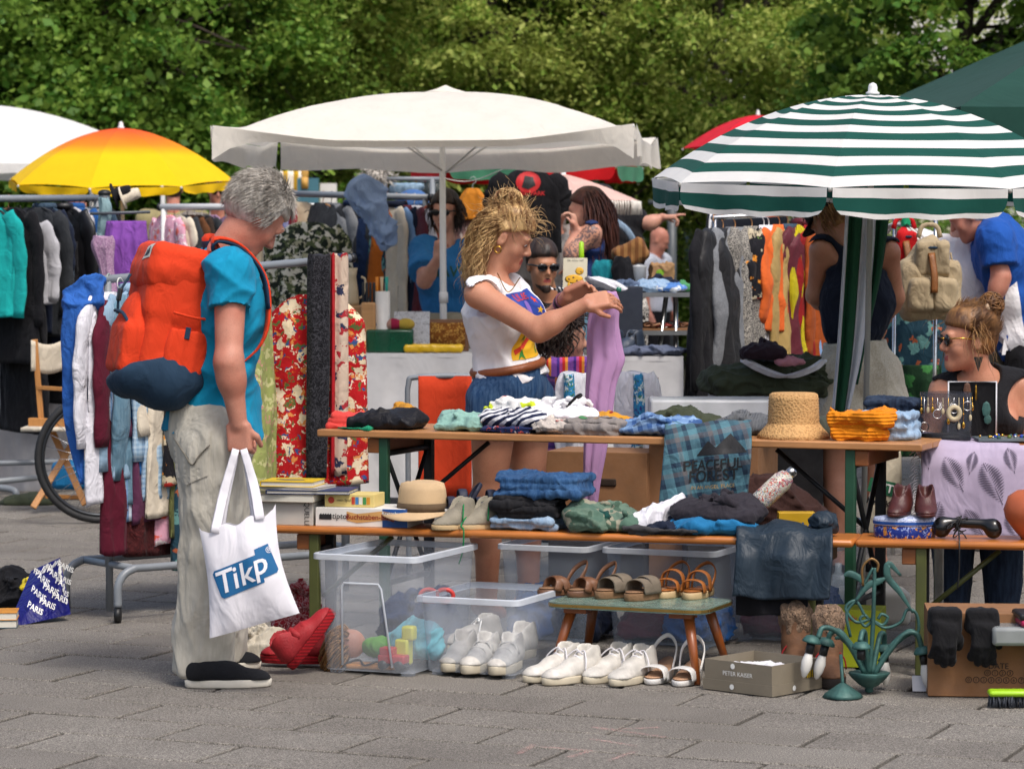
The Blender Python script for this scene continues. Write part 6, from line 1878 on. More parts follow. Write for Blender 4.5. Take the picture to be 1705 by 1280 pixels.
# ---- middle racks
gC='clothes on the middle rails'
RL3,RR3=P(268,345,19.6),P(526,344,19.2)
rail('clothes_rack','white hanger rail behind the grey-haired man',RL3,RR3,.022,WHT,(.02,.98),True)
for k,(nm,lab,px,ln,w_,mt,hm,kw)in enumerate((
 ('pink_blouse','small pink patterned blouse at the left end of the white rail',277,.5,.36,F['pinkp'],HW,{}),('cream_jacket','cream jacket second from the left on the white rail',290,.62,.4,F['cream'],HB,{}),('black_jacket','black jacket third from the left on the white rail',301,.62,.4,F['dgrey'],HW,{}),
 ('brown_shirt','brown shirt in the middle of the white rail',312,.6,.4,F['brown'],HB,{}),('dark_brown_shirt','dark brown shirt right of the brown shirt on the white rail',324,.6,.4,fab('cotton_umber','33261e'),HW,{}),('slate_shirt','dark slate shirt nearest to the backpack strap on the white rail',336,.6,.4,F['dgrey'],HW,{}),('violet_top','violet striped top on the white rail close to the man’s neck'.replace('’',"'"),350,.58,.38,F['lilac'],HW,{}))):
	dd=19.6;garment(nm,lab,P(px,345,dd),R(-50),ln,w_,mt,.45,.03,500+k,hm,group=gC,**kw)
RL4,RR4=P(462,322,18.9),P(716,329,18.2)
rail('clothes_rack','grey rail with coats left of the woman in the blue T-shirt',RL4,RR4,.02,GREY,(.03,.97),True)
def on4(px):return P(px,322+(px-462)/254*7,18.9-(px-462)/254*.7)
for(nm,lab,px,ln,w_,mt,sl_,hm,ang,kw)in(
 ('crimson_coat',"crimson coat in front of the man's face",462,.95,.4,fab('wool_crimson','8a1024'),.6,HWD,-55,{}),('lilac_shirt','pale lilac shirt hanging under the man’s chin'.replace('’',"'"),452,1.1,.34,fab('cotton_palelilac','8d8fb8'),.6,HW,-60,{}),
 ('beige_coat','long beige coat behind the camouflage shirt',492,1.0,.46,F['beige'],.65,HWD,-25,{}),('dark_coat','black coat right of the camouflage shirt',538,.95,.42,F['dgrey'],.62,HWD,-48,{}),('grey_jacket','light grey jacket right of the black coat on the grey rail',552,.9,.42,F['grey'],.6,HB,-50,{}),
 ('charcoal_coat','charcoal coat left of the navy coat',572,.95,.44,F['dgrey'],.65,HB,-50,{}),('navy_coat','navy blue buttoned coat in the middle of the grey rail',590,.98,.46,F['navycoat'],.66,HB,-50,dict(collar=True)),('rust_coat','rust orange corduroy coat right of the navy coat',612,.92,.44,F['rust'],.66,HWD,-52,{}),
 ('teal_coat','dark teal coat left of the rust coat',602,.9,.42,F['tealp'],.6,HB,-50,{}),('sky_shirt','sky blue shirt behind the cream coat',650,.85,.4,F['skyb'],.6,HB,-54,{}),('burgundy_coat','burgundy coat between the black blazer and white shirt',676,.9,.4,F['burg'],.6,HWD,-54,{}),('cream_coat','cream coat right of the rust coat',640,.95,.42,F['cream'],.62,HWD,-55,{}),('black_blazer','black blazer right of the pale blue shirt',660,.9,.44,F['navy'],.62,HWD,-52,dict(collar=True)),('white_shirt','white top at the right end of the grey rail',690,.6,.36,F['white'],.4,HW,-55,{}),('orange_print_blouse','small orange print top at the very end of the grey rail',712,.3,.3,fab('print_orange','b5502c',pat='floral',scale=16,cols=[('e0b080',1,.25)]),0,HB,-60,{})):
	garment(nm,lab,on4(px),R(ang),ln,w_,mt,sl_,.045,600+px,hm,group=gC,**kw)
garment('camouflage_shirt','green camouflage long-sleeved shirt facing the camera',P(512,356,18.3),R(-6),.68,.42,F['camo'],.62,.05,88,HB,group=gC)
bl=Blob(.03);bl.chain([P(608,304,17.9),P(612,322,17.85),P(620,350,17.85),P(630,385,17.85),P(636,402,17.85)],[.04,.075,.07,.075,.06]);bl.e(P(598,330,17.95),(.05,.04,.09));bl.e(P(645,392,17.9),(.04,.03,.06));tag(bl.mesh(.009,1,wrinkle(47,.03,9,(1,1,.8))).build('folded_shirt',F['palebl']),'pale blue shirt folded over the grey rail beside the rust coat','shirt')
# second level: shelf bar with jeans and black hats behind
sh=thing('metal_shelf','grey metal shelf frame with folded jeans behind the grey rail','shelf',P(690,330,21.5)*1.0)
for px in(640,720):m=MB();m.tube([(P(px,300,21.5).x,21.5,0),P(px,298,21.5)],.02,8);m.build('post',GREY,sh)
for py in(298,327):m=MB();m.tube([P(630,py,21.5),P(735,py,21.5)],.016,8);m.build('bar',GREY,sh)
m=MB();m.box(P(680,326,21.7),(.5,.3,.015));m.build('shelf_board',GREY,sh,smooth=False)
bl=Blob(.02)
for k in range(3):bl.b(P(672+4*k,320-5*k,21.65),(.1,.08,.006),.012)
tag(bl.mesh(.008,1,wrinkle(46,.008,12)).build('folded_jeans',F['denim_l']),'folded light jeans on the metal shelf under the white parasol','jeans')
for k in range(3):
	m=MB();m.lathe([(.05,0),(.052,.05),(.035,.085),(.03,.1),(.033,.105),(.002,.11)],P(702+k*12,327,21.7),14);tag(m.build('preserving_jar',clear('jar_glass','3d4446',.7)),['leftmost of three dark jars on the metal shelf','middle one of three dark jars on the metal shelf','rightmost of three dark jars on the metal shelf'][k],'jar','jars on the shelf')
# ---- right rack with coats
RL5,RR5=P(1186,363,14.6),P(1392,352,15.2)
rail('clothes_rack','chrome rail full of coats and shirts under the striped umbrella',RL5,RR5,.013,CHROME,(.02,.98),True,False)
def on5(px):return P(px,363-(px-1186)/206*11,14.6+(px-1186)/206*.6)
gE='clothes on the chrome rail'
for k,(nm,lab,px,ln,w_,mt,sl_,hm,kw)in enumerate((
 ('black_wool_coat','long black coat at the left end of the chrome rail',1190,.86,.5,F['black'],.7,HWD,dict(th=.06,sl_r=.07)),('puffer_coat','dark quilted puffer coat second on the chrome rail',1204,.85,.5,F['puffer'],.68,HWD,dict(th=.08,sl_r=.085)),('grey_coat','grey wool coat third on the chrome rail',1224,.82,.5,F['grey'],.66,HWD,dict(th=.07,sl_r=.075)),
 ('tweed_coat','black and white tweed coat right of the grey coat',1252,.78,.48,F['tweed'],.62,HWD,dict(th=.06,sl_r=.075)),('patterned_blouse','small dark patterned blouse behind the white trousers',1272,.36,.4,F['blkfl'],.25,HW,{}),('white_trousers','white trousers hanging between tweed coat and orange top',1280,.74,.3,F['white'],0,HW,dict(shoulder=False,flare=1.0)),('orange_shirt','orange ribbed top on the chrome rail',1298,.52,.4,F['orange'],.4,HWD,{}),
 ('khaki_shirt','shiny khaki shirt right of the orange top',1312,.74,.34,F['khaki'],.6,HWD,{}),('grey_jeans','charcoal jeans clipped to the chrome rail',1322,.82,.28,F['dk_denim'],0,HW,dict(shoulder=False,flare=.9)),('burgundy_jacket','burgundy satin jacket on the chrome rail',1338,.7,.42,F['burg'],.6,HW,dict(collar=True)),('yellow_cardigan','long yellow knitted cardigan on the chrome rail',1352,.82,.38,F['yellow'],.62,HW,{}),
 ('red_cardigan','dark red cardigan right of the yellow one',1362,.8,.38,F['red'],.6,HW,{}),('rust_jacket','rust coloured jacket next to the dark red cardigan',1371,.78,.38,F['rust2'],.6,HW,{}),('chambray_shirt','sky blue chambray shirt nearest the woman with the cap',1380,.86,.4,F['skyb'],.66,HW,{}),('flower_dress','multicoloured flowered dress beside the beige linen shorts',1392,.9,.34,F['pinkp'],0,HW,{}))):
	garment(nm,lab,on5(px),R(-117)+float(rng.normal(0,.05)),ln,w_,mt,sl_,kw.pop('th',.04),700+k,hm,group=gE,**kw)
# ---- rail with bags on the far right
RL6,RR6=P(1486,352,13.9),P(1562,347,13.7)
rk6=rail('clothes_rack','short chrome rail carrying the canvas rucksack',RL6,RR6,.011,CHROME,(.05,.95),False,True)
m=MB();m.tube([P(1484,506,14.0),P(1566,502,13.9)],.008,8);m.build('lower_bar',CHROME,rk6)
for k,px in enumerate((1490,1497,1504)):
	o=thing('empty_hanger',['leftmost empty white hanger on the short chrome rail','middle empty white hanger on the short chrome rail','rightmost empty white hanger on the short chrome rail'][k],'hanger',P(px,400,13.85),'empty hangers');hanger(V3(P(px,352,13.88)),np.array([.5,-.86,0]),.18,HW,o)
garment('teal_print_skirt','dark teal printed garment hanging under the canvas rucksack',P(1520,500,14.0),R(-20),.55,.36,F['tealp'],0,.05,801,None,shoulder=False)
garment('coral_print_dress','coral patterned dress hanging between beige shorts and rucksack',P(1496,505,14.1),R(-70),.62,.3,fab('print_coral','c98a6c',pat='floral',scale=10,cols=[('e0d2ba',.9,.3),('4f5a3a',1.2,.15)]),0,.05,802,None,shoulder=False)
garment('green_print_skirt','dark green leaf-print skirt below the teal garment',P(1535,590,13.9),R(-10),.42,.2,fab('print_leaf','1c3a22',pat='floral',scale=9,cols=[('3d7a3d',.9,.3)]),0,.05,803,None,shoulder=False)
def rucksack(name,label,px0,px1,y0,y1,d,mat,strapm,seed):
	cx,cy=(px0+px1)/2,(y0+y1)/2;w_,h=(px1-px0)*S(d)/2,(y1-y0)*S(d)/2
	c=V3(P(cx,cy,d));t=thing(name,label,'bag',c-np.array([0,0,h]))
	bl=Blob(.05);bl.b(c-np.array([0,0,h*.35]),(w_*.78,.07,h*.42),.05);bl.e(c+np.array([0,0,h*.3]),(w_*.72,.08,h*.6));bl.mesh(.008,1,wrinkle(seed,.012,7)).build('bag_body',mat,t)
	bl=Blob(.03);bl.b(c+np.array([.0,-.1,h*.38]),(w_*.5,.015,h*.3),.02,rotx(R(8)));bl.mesh(.008,1,wrinkle(seed+1,.006,9)).build('flap',mat,t)
	for s_ in(-1,1):bl=Blob(.03);bl.b(c+np.array([s_*w_*.5,-.12,-h*.45]),(w_*.26,.02,h*.25),.025);bl.mesh(.008,1,wrinkle(seed+2,.006,9)).build('pocket',mat,t)
	m=MB();m.tube(smooth_path([c+np.array([-.01,-.14,h*.5]),c+np.array([0,-.165,0]),c+np.array([.0,-.17,-h*.4])],10),.016,6,flat=.25,up=(0,1,0));m.build('leather_strap',strapm,t)
	m=MB();m.tube(smooth_path([c+np.array([-.05,0,h*.85]),c+np.array([-.03,.0,h*1.12]),c+np.array([.03,0,h*1.12]),c+np.array([.05,0,h*.85])],10),.012,6);m.build('carry_loop',mat,t)
	m=MB();m.tube(smooth_path([c+np.array([w_*.8,-.05,h*.5]),c+np.array([w_*.95,-.1,-.05]),c+np.array([w_*.7,-.05,-h*.9]),c+np.array([w_*.75,-.05,-h*1.12])],14),.012,6,flat=.3);m.build('shoulder_strap',mat,t)
	m=MB();m.tube(smooth_path([c+np.array([-w_*.45,-.125,h*.62]),c+np.array([0,-.14,h*.62]),c+np.array([w_*.45,-.125,h*.62])],8),.006,6);m.build('zip',NVB,t)
	return t
rucksack('canvas_rucksack','beige canvas rucksack with leather strap hanging from the short rail',1506,1588,385,530,13.55,fab('canvas_beige','a8977a',wr=.6),leather('strap_tan','8a5526'),91)
rucksack('red_bag','bright red cloth bag hanging left of the canvas rucksack',1484,1526,372,490,13.8,fab('cloth_red','b8161b',wr=.6),leather('strap_tan','8a5526'),94)
strip('green_ribbon','small bright green cloth hanging at the top of the short rail','cloth',[(1508,352,9,6),(1508,362,9,6),(1508,375,8,6)],fab('cloth_green','1e9a6a'),13.8,3,12)
# striped gazebo curtain gathered behind the umbrella pole
GS=fab('stripe_greenwhite','e3e3ea',pat='stripe',axis=0,freq=6.0,rot=(0,R(0),0),cols=['e0e0e8','1d3a28','e0e0e8','1d3a28'],wr=.5,thin=.1)
cu=thing('striped_curtain','gathered green and white striped curtain beside the grey umbrella pole','curtain',P(1400,690,12.5))
def ribbon(pts,mat,name,d):
	A=[]
	for(x0,x1,y)in pts:A.append([V3(P(x0+(x1-x0)*j/6,y,d+.02*math.sin(j*1.3)))for j in range(7)])
	q=[smooth_path([a[j]for a in A],24)for j in range(7)];m=MB();m.grid(np.array(q).transpose(1,0,2));m.build(name,mat,cu,solid_t=.004)
cw,cgn=fab('curtain_white','e6e7ee',wr=.4,thin=.3),fab('curtain_green','2a5a40',wr=.4,thin=.3)
ribbon([(1409,1414,345),(1403,1408,450),(1394,1399,580),(1385,1389,690)],cw,'white_stripe',12.44)
ribbon([(1414,1438,345),(1408,1431,450),(1399,1421,580),(1389,1407,690)],cgn,'green_stripe',12.45)
ribbon([(1438,1459,345),(1431,1452,450),(1421,1436,580),(1407,1412,690)],cw,'white_stripe',12.46)
ribbon([(1459,1482,345),(1452,1468,450),(1438,1444,560),(1425,1428,640)],cgn,'green_stripe',12.5)
# ================================================================== goods: helpers
def lump(name,label,cat,c,w_,h,dep,mat,seed,n=4,amp=.012,f=11,rz=0.0,vox=.006,group=None,k=.03):
	"""a loosely dropped piece of cloth resting on z of c"""
	r_=np.random.default_rng(seed);bl=Blob(k)
	bl.b((0,0,h*.18),(w_*.42,dep*.38,h*.1),min(.02,h*.2))
	for i in range(n):
		x=(i+.5)/n-.5;hh=h*r_.uniform(.55,.95)
		bl.e((x*w_*.8,r_.uniform(-.15,.15)*dep,hh*.5),(w_*r_.uniform(.2,.34),dep*r_.uniform(.3,.45),hh*.55),rotz(r_.uniform(-.6,.6)))
	for i in range(11):                          # fold ridges running over the heap
		x0,y0=r_.uniform(-.42,.42)*w_,r_.uniform(-.4,.4)*dep;a=r_.normal(.5,1.1);l=r_.uniform(.25,.5)*max(w_,dep)
		pt=lambda q:(np.clip(x0+math.cos(a)*l*q,-w_*.5,w_*.5),np.clip(y0+math.sin(a)*l*q,-dep*.48,dep*.48),h*(.72*math.exp(-((x0+math.cos(a)*l*q)/(w_*.5))**2)+.05+.12*math.sin(q*3+i)))
		rr=r_.uniform(.006,.013);bl.chain([pt(-.5),pt(-.15),pt(.2),pt(.5)],[rr*.6,rr,rr,rr*.5],k=.009)
	bl.cut((0,0,.001),(0,0,-1));bl.xf(rotz(rz),c)
	return tag(bl.mesh(vox,1,wrinkle(seed,amp*.8,f*1.3,(1,1,1.6))).build(name,mat),label,cat,group)
def folded(name,label,cat,c,w_,h,dep,mat,seed,layers=3,rz=0.0,amp=.004,group=None,vox=.0055,tilt=0.0):
	"""a folded garment: stacked layers with rounded folds"""
	r_=np.random.default_rng(seed);bl=Blob(.004);lh=h/layers
	for i in range(layers):
		rr=lh*.46
		bl.b((r_.normal(0,.006),r_.normal(0,.006),lh*(i+.5)),(w_/2-rr-r_.uniform(0,.02),dep/2-rr-r_.uniform(0,.02),.0015),rr,rotz(r_.normal(0,.035))@roty(r_.normal(0,.015)))
	bl.xf(rotz(rz)@roty(tilt),c)
	return tag(bl.mesh(min(vox,lh*.3),1,wrinkle(seed,amp*1.7,10,(1,1,1))).build(name,mat),label,cat,group)
def carton(name,label,cat,c,size,mat,rz=0.0,bev=.002,group=None):
	t=thing(name,label,cat,c,group);m=MB();m.box((0,0,size[2]/2),size);m.xf(rotz(rz),c);m.build('box_body',mat,t,smooth=False,bevel=bev);return t
def letter(t,s,size,p,right,mat,up=(0,0,1),bold=.0,shear=0.0,name='lettering',off=.001,sp=1.0):
	return decal(name,text_mesh(s,size,shear,bold,0,sp),p,right,up,mat,t,None,off)
def face_pt(c,rz,x,y,z):return Vector(tuple(np.array(tuple(c))+rotz(rz)@np.array([x,y,z])))
INKB,INKW=solid('ink_black','1a1a1c',.7,bump=0),solid('ink_white','e6e6e2',.7,bump=0)
rU=rotz(UA);RT=Vector((math.cos(UA),math.sin(UA),0))
ang1=math.atan2(B1[1]-A1[1],B1[0]-A1[0]);ang3=math.atan2(B3[1]-A3[1],B3[0]-A3[0]);ang2=math.atan2(B2[1]-A2[1],B2[0]-A2[0])
def W_(px0,px1,d):return(px1-px0)*S(d)
def rimbox(name,label,N_,sx,sy,h,mat,rim=.012,taper=.9,cat='box',rz=UA,group=None,handle=False):
	"""open plastic tub; N_ is its near corner on the ground, sx runs left, sy runs back"""
	rm=rotz(rz);c=np.array(tuple(N_))+rm@np.array([-sx/2,sy/2,0]);t=thing(name,label,cat,c,group)
	def ring(s_,z,r_=.03,ins=0.0):
		o=[]
		a,b=sx/2*s_-ins,sy/2*s_-ins
		for x,y,q in((a-r_,b-r_,0),(-a+r_,b-r_,90),(-a+r_,-b+r_,180),(a-r_,-b+r_,270)):
			for k in range(4):o.append((x+r_*math.cos(R(q+30*k)),y+r_*math.sin(R(q+30*k)),z))
		return np.array(o)
	rs=[ring(taper,.012),ring(taper*.5+.5,h*.5),ring(1,h-.012),ring(1,h)]
	m=MB();m.loft([ring(taper*.93,.012)]+rs,cap=False);n=len(m.f);m.add(ring(taper*.93,.0125),[tuple(range(16))]);m.xf(rm,c);m.build('tub',mat,t,edge=60)
	m=MB();m.loft([ring(1.0,h-.022,ins=-.001),ring(1.0,h-.02,ins=-rim),ring(1.0,h-.002,ins=-rim),ring(1.0,h,ins=-rim+.003),ring(1.0,h,ins=.0)],cap=False);m.xf(rm,c);m.build('rim',clear('rim_plastic','d2d8e0',.78,.3),t,edge=50)
	for x,y in((-1,-1),(1,-1),(1,1),(-1,1)):
		m=MB();m.box((x*sx*taper*.4,y*sy*taper*.42,.006),(sx*.1,sy*.07,.013));m.xf(rm,c);m.build('foot',mat,t,smooth=False)
	if handle:
		m=MB();fw=sx*.24;y0=-sy/2*.965-.004
		m.tube([(-fw*1.05,y0+.015,.03),(-fw,y0+.002,h*.72),(-fw*.9,y0,h*.76),(fw*.55,y0,h*.76),(fw*.66,y0+.002,h*.72),(fw*1.05,y0+.015,.03)],.004,6);m.xf(rm,c);m.build('panel_rib',clear('rim_plastic','d2d8e0',.78),t)
	return t,c
FROST=clear('frosted_plastic','d2d8e0',.25,.3);CLR=clear('clear_plastic_blue','b5c2d2',.2,.2)
# ------------------------------------------------------------------ shoes
def shoe(label,p,yaw,L=.27,W0=.1,up=None,so=None,lace=None,name='sneaker',sh=.024,high=0.0,group=None,tilt=0.0,opening=True,roll=0.0,strap=None):
	t=thing(name,label,'shoe',p,group);rm=rotz(yaw)@roty(tilt)@rotx(roll)
	m=sole_mesh(L,W0,sh,wid=1.06);m.xf(rm,p);m.build('sole',so,t)
	bl=shoe_blob(L,W0);bl.e((.06,0,.1),(.045,W0*.4,.035))
	if high:bl.c((.055,0,.07),(.05,0,.07+high),W0*.44,W0*.5)
	if opening:bl.e((.07,0,.125+high),(.052,W0*.3,.06),k=.006,sub=True)
	m=bl.mesh(.0055,1);m.xf(None,(0,0,sh-.022));m.xf(rm,p);m.build('upper',up,t)
	if lace is not None:
		m=MB()
		for k in range(5):
			x=L*(.36+.065*k);z=sh+.068-.0115*k
			m.tube(smooth_path([(x,-W0*.25,z-.006),(x+.006,0,z+.006),(x,W0*.25,z-.006)],6),.0035,5)
		for s_ in(-1,1):m.tube(smooth_path([(L*.36,0,sh+.07),(L*.36,s_*.02,sh+.078),(L*.43,s_*.048,sh+.05),(L*.46,s_*.054,sh+.015)],10),.0028,5)
		m.xf(rm,p);m.build('laces',lace,t)
	if strap is not None:
		for k in range(2):m=MB();x=L*(.42+.15*k);z=sh+.062-.016*k;m.tube(smooth_path([(x,-W0*.42,z-.035),(x,-W0*.25,z),(x,W0*.25,z),(x,W0*.42,z-.035)],10),.003,6,flat=4.2,up=(1,0,0));m.xf(rm,p);m.build('velcro_strap',strap,t)
	return t
def sandal(label,p,yaw,L=.25,W0=.09,sole=None,foot=None,strapm=None,kind='cross',sh=.022,group=None,heel=0.0,name='sandal'):
	t=thing(name,label,'sandal',p,group);rm=rotz(yaw)
	lift=lambda v:v+np.stack([0*v[:,0],0*v[:,0],heel*np.clip(1-v[:,0]/(L*.6),0,1)**1.0],1)
	m=sole_mesh(L,W0,sh)
	if heel:m.bend(lambda v:np.where((v[:,2:3]>.002),lift(v),v))
	m.xf(rm,p);m.build('sole',sole,t)
	m=sole_mesh(L*.96,W0*.93,.006);m.xf(None,(L*.02,0,sh))
	if heel:m.bend(lift)
	m.xf(rm,p);m.build('footbed',foot,t)
	def st(x0,x1,hz,w_,nm='strap'):
		m=MB();y=W0*.5;pts=smooth_path([(x0,-y,sh-.004),(x0*.7+x1*.3,-y*.8,sh+hz*.75),((x0+x1)/2,0,sh+hz),(x0*.3+x1*.7,y*.8,sh+hz*.75),(x1,y,sh-.004)],16)
		m.tube(pts,.0035,8,flat=w_/.0035,up=(1,0,0))
		if heel:m.bend(lift)
		m.xf(rm,p);m.build(nm,strapm,t)
	if kind=='cross':st(L*.55,L*.75,.04,.016);st(L*.75,L*.55,.042,.016)
	if kind=='slide':st(L*.5,L*.5,.052,.026);st(L*.68,L*.68,.044,.026)
	if kind=='peep':st(L*.78,L*.78,.04,.032)
	if kind in('cross','velcro','peep'):
		hgt=.085;m=MB();y=W0*.42
		pts=smooth_path([(L*.42,-y,sh),(L*.22,-y*1.02,sh+hgt*.7),(L*.1,0,sh+hgt),(L*.22,y*1.02,sh+hgt*.7),(L*.42,y,sh)],20);m.tube(pts,.003,8,flat=2.6,up=(0,0,1)if kind!='velcro' else(.6,0,.8))
		if heel:m.bend(lift)
		m.xf(rm,p);m.build('ankle_strap',strapm,t)
	if kind=='velcro':st(L*.74,L*.74,.04,.015);st(L*.5,L*.5,.066,.016)
	return t
# ------------------------------------------------------------------ on the front bench
d=10.55
CB=solid('card_grey','b9b6ae',.7);
c=ON1(482,.14);qb=carton('grey_box','flat light grey cardboard box at the left end of the bench','box',c,(W_(425,537,d),.2,.082),CB,ang1)
letter(qb,'QUELLE',.026,face_pt(c,ang1,W_(425,537,d)/2-.022,-.1,.04),(0,0,-1),INKB,up=(math.cos(ang1),math.sin(ang1),0),off=.002)
def book(name,label,c,size,rz,cover,page,title=None):
	t=thing(name,label,'book',c);m=MB();m.box((0,0,size[2]/2),(size[0]-.006,size[1]-.006,size[2]-.006));m.xf(rotz(rz),c);m.build('pages',page,t,smooth=False)
	for nm,z in(('cover',size[2]-.0015),('back_cover',.0015)):m=MB();m.box((0,0,z),(size[0],size[1],.003));m.xf(rotz(rz),c);m.build(nm,cover,t,smooth=False,bevel=.001)
	m=MB();m.box((-size[0]/2,0,size[2]/2),(.003,size[1],size[2]));m.xf(rotz(rz),c);m.build('spine',cover,t,smooth=False);return t
PAGE=solid('paper','d3cec0',.9)
z0=.082
for(lab,px,w_,dep,h,rz,col)in(('large grey-brown book lying on the light grey box',480,.25,.2,.03,.0,'6d6458'),('thin dark blue picture book under the yellow book',520,.3,.19,.014,.12,'27385f'),('thin white and red magazine in the book stack',492,.24,.17,.01,-.1,'b9b3ac'),('yellow picture book on top of the stack',487,.195,.17,.02,.06,'d8b414')):
	c=ON1(px,.12);c[2]+=z0;b_=book('picture_book',lab,c,(w_,dep,h),ang1+rz,solid('cover_'+col,col,.35),PAGE);z0+=h
	if col=='d8b414':m=MB();m.ell((.0,-.01,h+.0006),(.05,.03,.0006),14,4);m.ell((-.045,.0,h+.0006),(.02,.018,.0006),12,4);m.xf(rotz(ang1),c);m.build('cover_print',solid('print_greybrown','6f6a55',.5),b_)
c=ON1(615,.14);w_=W_(535,697,d);gb=carton('game_box','white and blue board game box with wooden sign lettering','box',c,(w_,.2,.066),solid('card_white','dcdad4',.5),ang1)
f0=lambda x,z:face_pt(c,ang1,x,-.1,z);r1=Vector((math.cos(ang1),math.sin(ang1),0))
decal('blue_panel',shape_mesh([(-.046,-.032),(.046,-.032),(.046,.032),(-.046,.032)],1),f0(w_/2-.047,.033),r1,(0,0,1),solid('print_gameblue','1d4f94',.4),gb,None,.0016)
letter(gb,'Ravensburger',.017,f0(w_/2-.048,.05),r1,INKW,off=.003);letter(gb,'tiptoi',.028,f0(-w_/2+.093,.036),r1,INKB,bold=.01,off=.0025,shear=.1)
decal('sign_banner',shape_mesh([(-.088,-.012),(-.05,-.02),(.06,-.008),(.088,-.014),(.086,.018),(.05,.024),(-.05,.012),(-.088,.02)],1),f0(.034,.034),r1,(0,0,1),solid('print_tan2','c99a5c',.5),gb,None,.0016)
letter(gb,'Buchstaben-Burg',.026,f0(.033,.035),r1,solid('print_redbrown','8a2a18',.5),bold=.012,off=.003)
for k in range(5):decal('castle_print',shape_mesh([(-.005,-.01),(.005,-.01),(.005,.006),(.002,.012),(-.005,.006)],1),f0(-w_/2+.02+k*.009,.034),r1,(0,0,1),INKB,gb,None,.0016)
c=ON1(590,.13);c[2]+=.067;w_=W_(546,633,d);yb=carton('small_game_box','small pale yellow game box on the white board game','box',c,(w_,.13,.046),solid('card_yellow','d8c27a',.5),ang1)
for k,col in enumerate(('b8402a','3f7ab0','d9d6c8','3f8a4a','c98a2a')):decal('cover_print',shape_mesh([(-.006,-.013),(.006,-.013),(.006,.013),(-.006,.013)],1),face_pt(c,ang1,.015+.014*k,-.065,.023),r1,(0,0,1),solid('pr_'+col,col,.5),yb,None,.0015)
decal('cover_emblem',shape_mesh([(.012*math.cos(q),.012*math.sin(q))for q in np.linspace(0,5.9,12)],1),face_pt(c,ang1,-w_/2+.025,-.065,.024),r1,(0,0,1),solid('pr_b8402a','b8402a',.5),yb,None,.0015);letter(yb,'mein Spiel',.013,face_pt(c,ang1,-.02,-.065,.024),r1,INKB,off=.0015)
# panama hat
STRW=NT('straw_panama');a_=STRW.n('TexWave');STRW.i(a_,'Scale',60.0);STRW.i(a_,'Distortion',2.0)
STRW.set(Base_Color=vary(STRW,STRW.ramp(a_.outputs['Fac'],[(.3,'b99a72'),(.7,'d0b48d')]),.15),Roughness=.75,Normal=STRW.bump(a_.outputs['Fac'],.25,.004));STRW=STRW.m
c=ON1(703,.12)+np.array([0,0,.03]);ht=thing('panama_hat','pale straw panama hat with dark band on the bench','hat',c)
hb=.155
def hat_ring(rx,ry,z,n=48,dip=0.0,pinch=0.0):
	a=np.arange(n)*2*math.pi/n;return np.stack([rx*np.cos(a),ry*np.sin(a),z+dip*np.cos(2*a)],1)
m=MB();m.loft([hat_ring(.1,.085,.022),hat_ring(.135,.12,.012,dip=.004),hat_ring(.158,.14,.014,dip=.016),hat_ring(.16,.142,.018,dip=.017),hat_ring(.135,.12,.018,dip=.004),hat_ring(.1,.085,.026)],cap=False);m.xf(rotz(ang1-.2),c);m.build('brim',STRW,ht)
rg=[hat_ring(.09,.085,.02),hat_ring(.088,.083,.06),hat_ring(.085,.078,.1),hat_ring(.079,.068,.124),hat_ring(.06,.045,.132),hat_ring(.02,.012,.12)]
for r_ in rg[3:]:r_[:,2]-=.012*np.exp(-(r_[:,1]/.02)**2)
m=MB();m.loft(rg);m.xf(rotz(ang1-.2),c);m.build('crown',STRW,ht);m=MB();m.loft([hat_ring(.0915,.0865,.024),hat_ring(.09,.085,.055)],cap=False);m.xf(rotz(ang1-.2),c);m.build('hat_band',fab('band_taupe','5a4a38',wr=.2),ht,solid_t=.003)
# children's shoes with green laces, navy sandals
SUE,GLC=leather('suede_greige','8d8676',.8),fab('lace_green','157a45');SOLT=solid('sole_tan','c2a77c',.7)
for k,px in enumerate((742,784)):
	p=ON1(px+20,.05+.03*k);shoe(['left grey child shoe with green laces on the bench','right grey child shoe with green laces beside the jeans'][k],p+np.array([.07,.03,.0]),ang1+math.pi+R(38),.175,.078,SUE,SOLT,GLC,'child_shoe',.018,group='child shoes on the bench')
m=MB();pt=ON1(792,.06);m.tube(smooth_path([pt+np.array([-.02,0,.06]),pt+np.array([-.05,-.05,.02]),ON1(772,-.02),ON1(770,-.025)+np.array([0,0,-.07]),ON1(764,-.022)+np.array([0,0,-.115])],24),.003,5);tag(m.build('loose_shoelace',GLC),'loose green lace dangling over the bench edge','lace')
NVS,WSO=leather('nubuck_navy','1d2238',.7),solid('sole_white','cfcdc8',.5)
for k,px in enumerate((790,838)):p=ON1(px,.17)+np.array([.04,0,.045 if k==0 else .045]);sandal(['navy child sandal resting on the grey shoes','navy child sandal squeezed against the jeans stack'][k],p,ang1+math.pi+R(25),.17,.07,WSO,NVS,NVS,'velcro',.02,'navy sandals')
bl=Blob(.01);bl.b(ON1(812,.19)+np.array([0,0,.018]),(.09,.035,.01),.006);tag(bl.mesh(.006,1).build('folded_cloth_pad',F['navy']),'dark folded cloth under the navy child sandals','cloth')
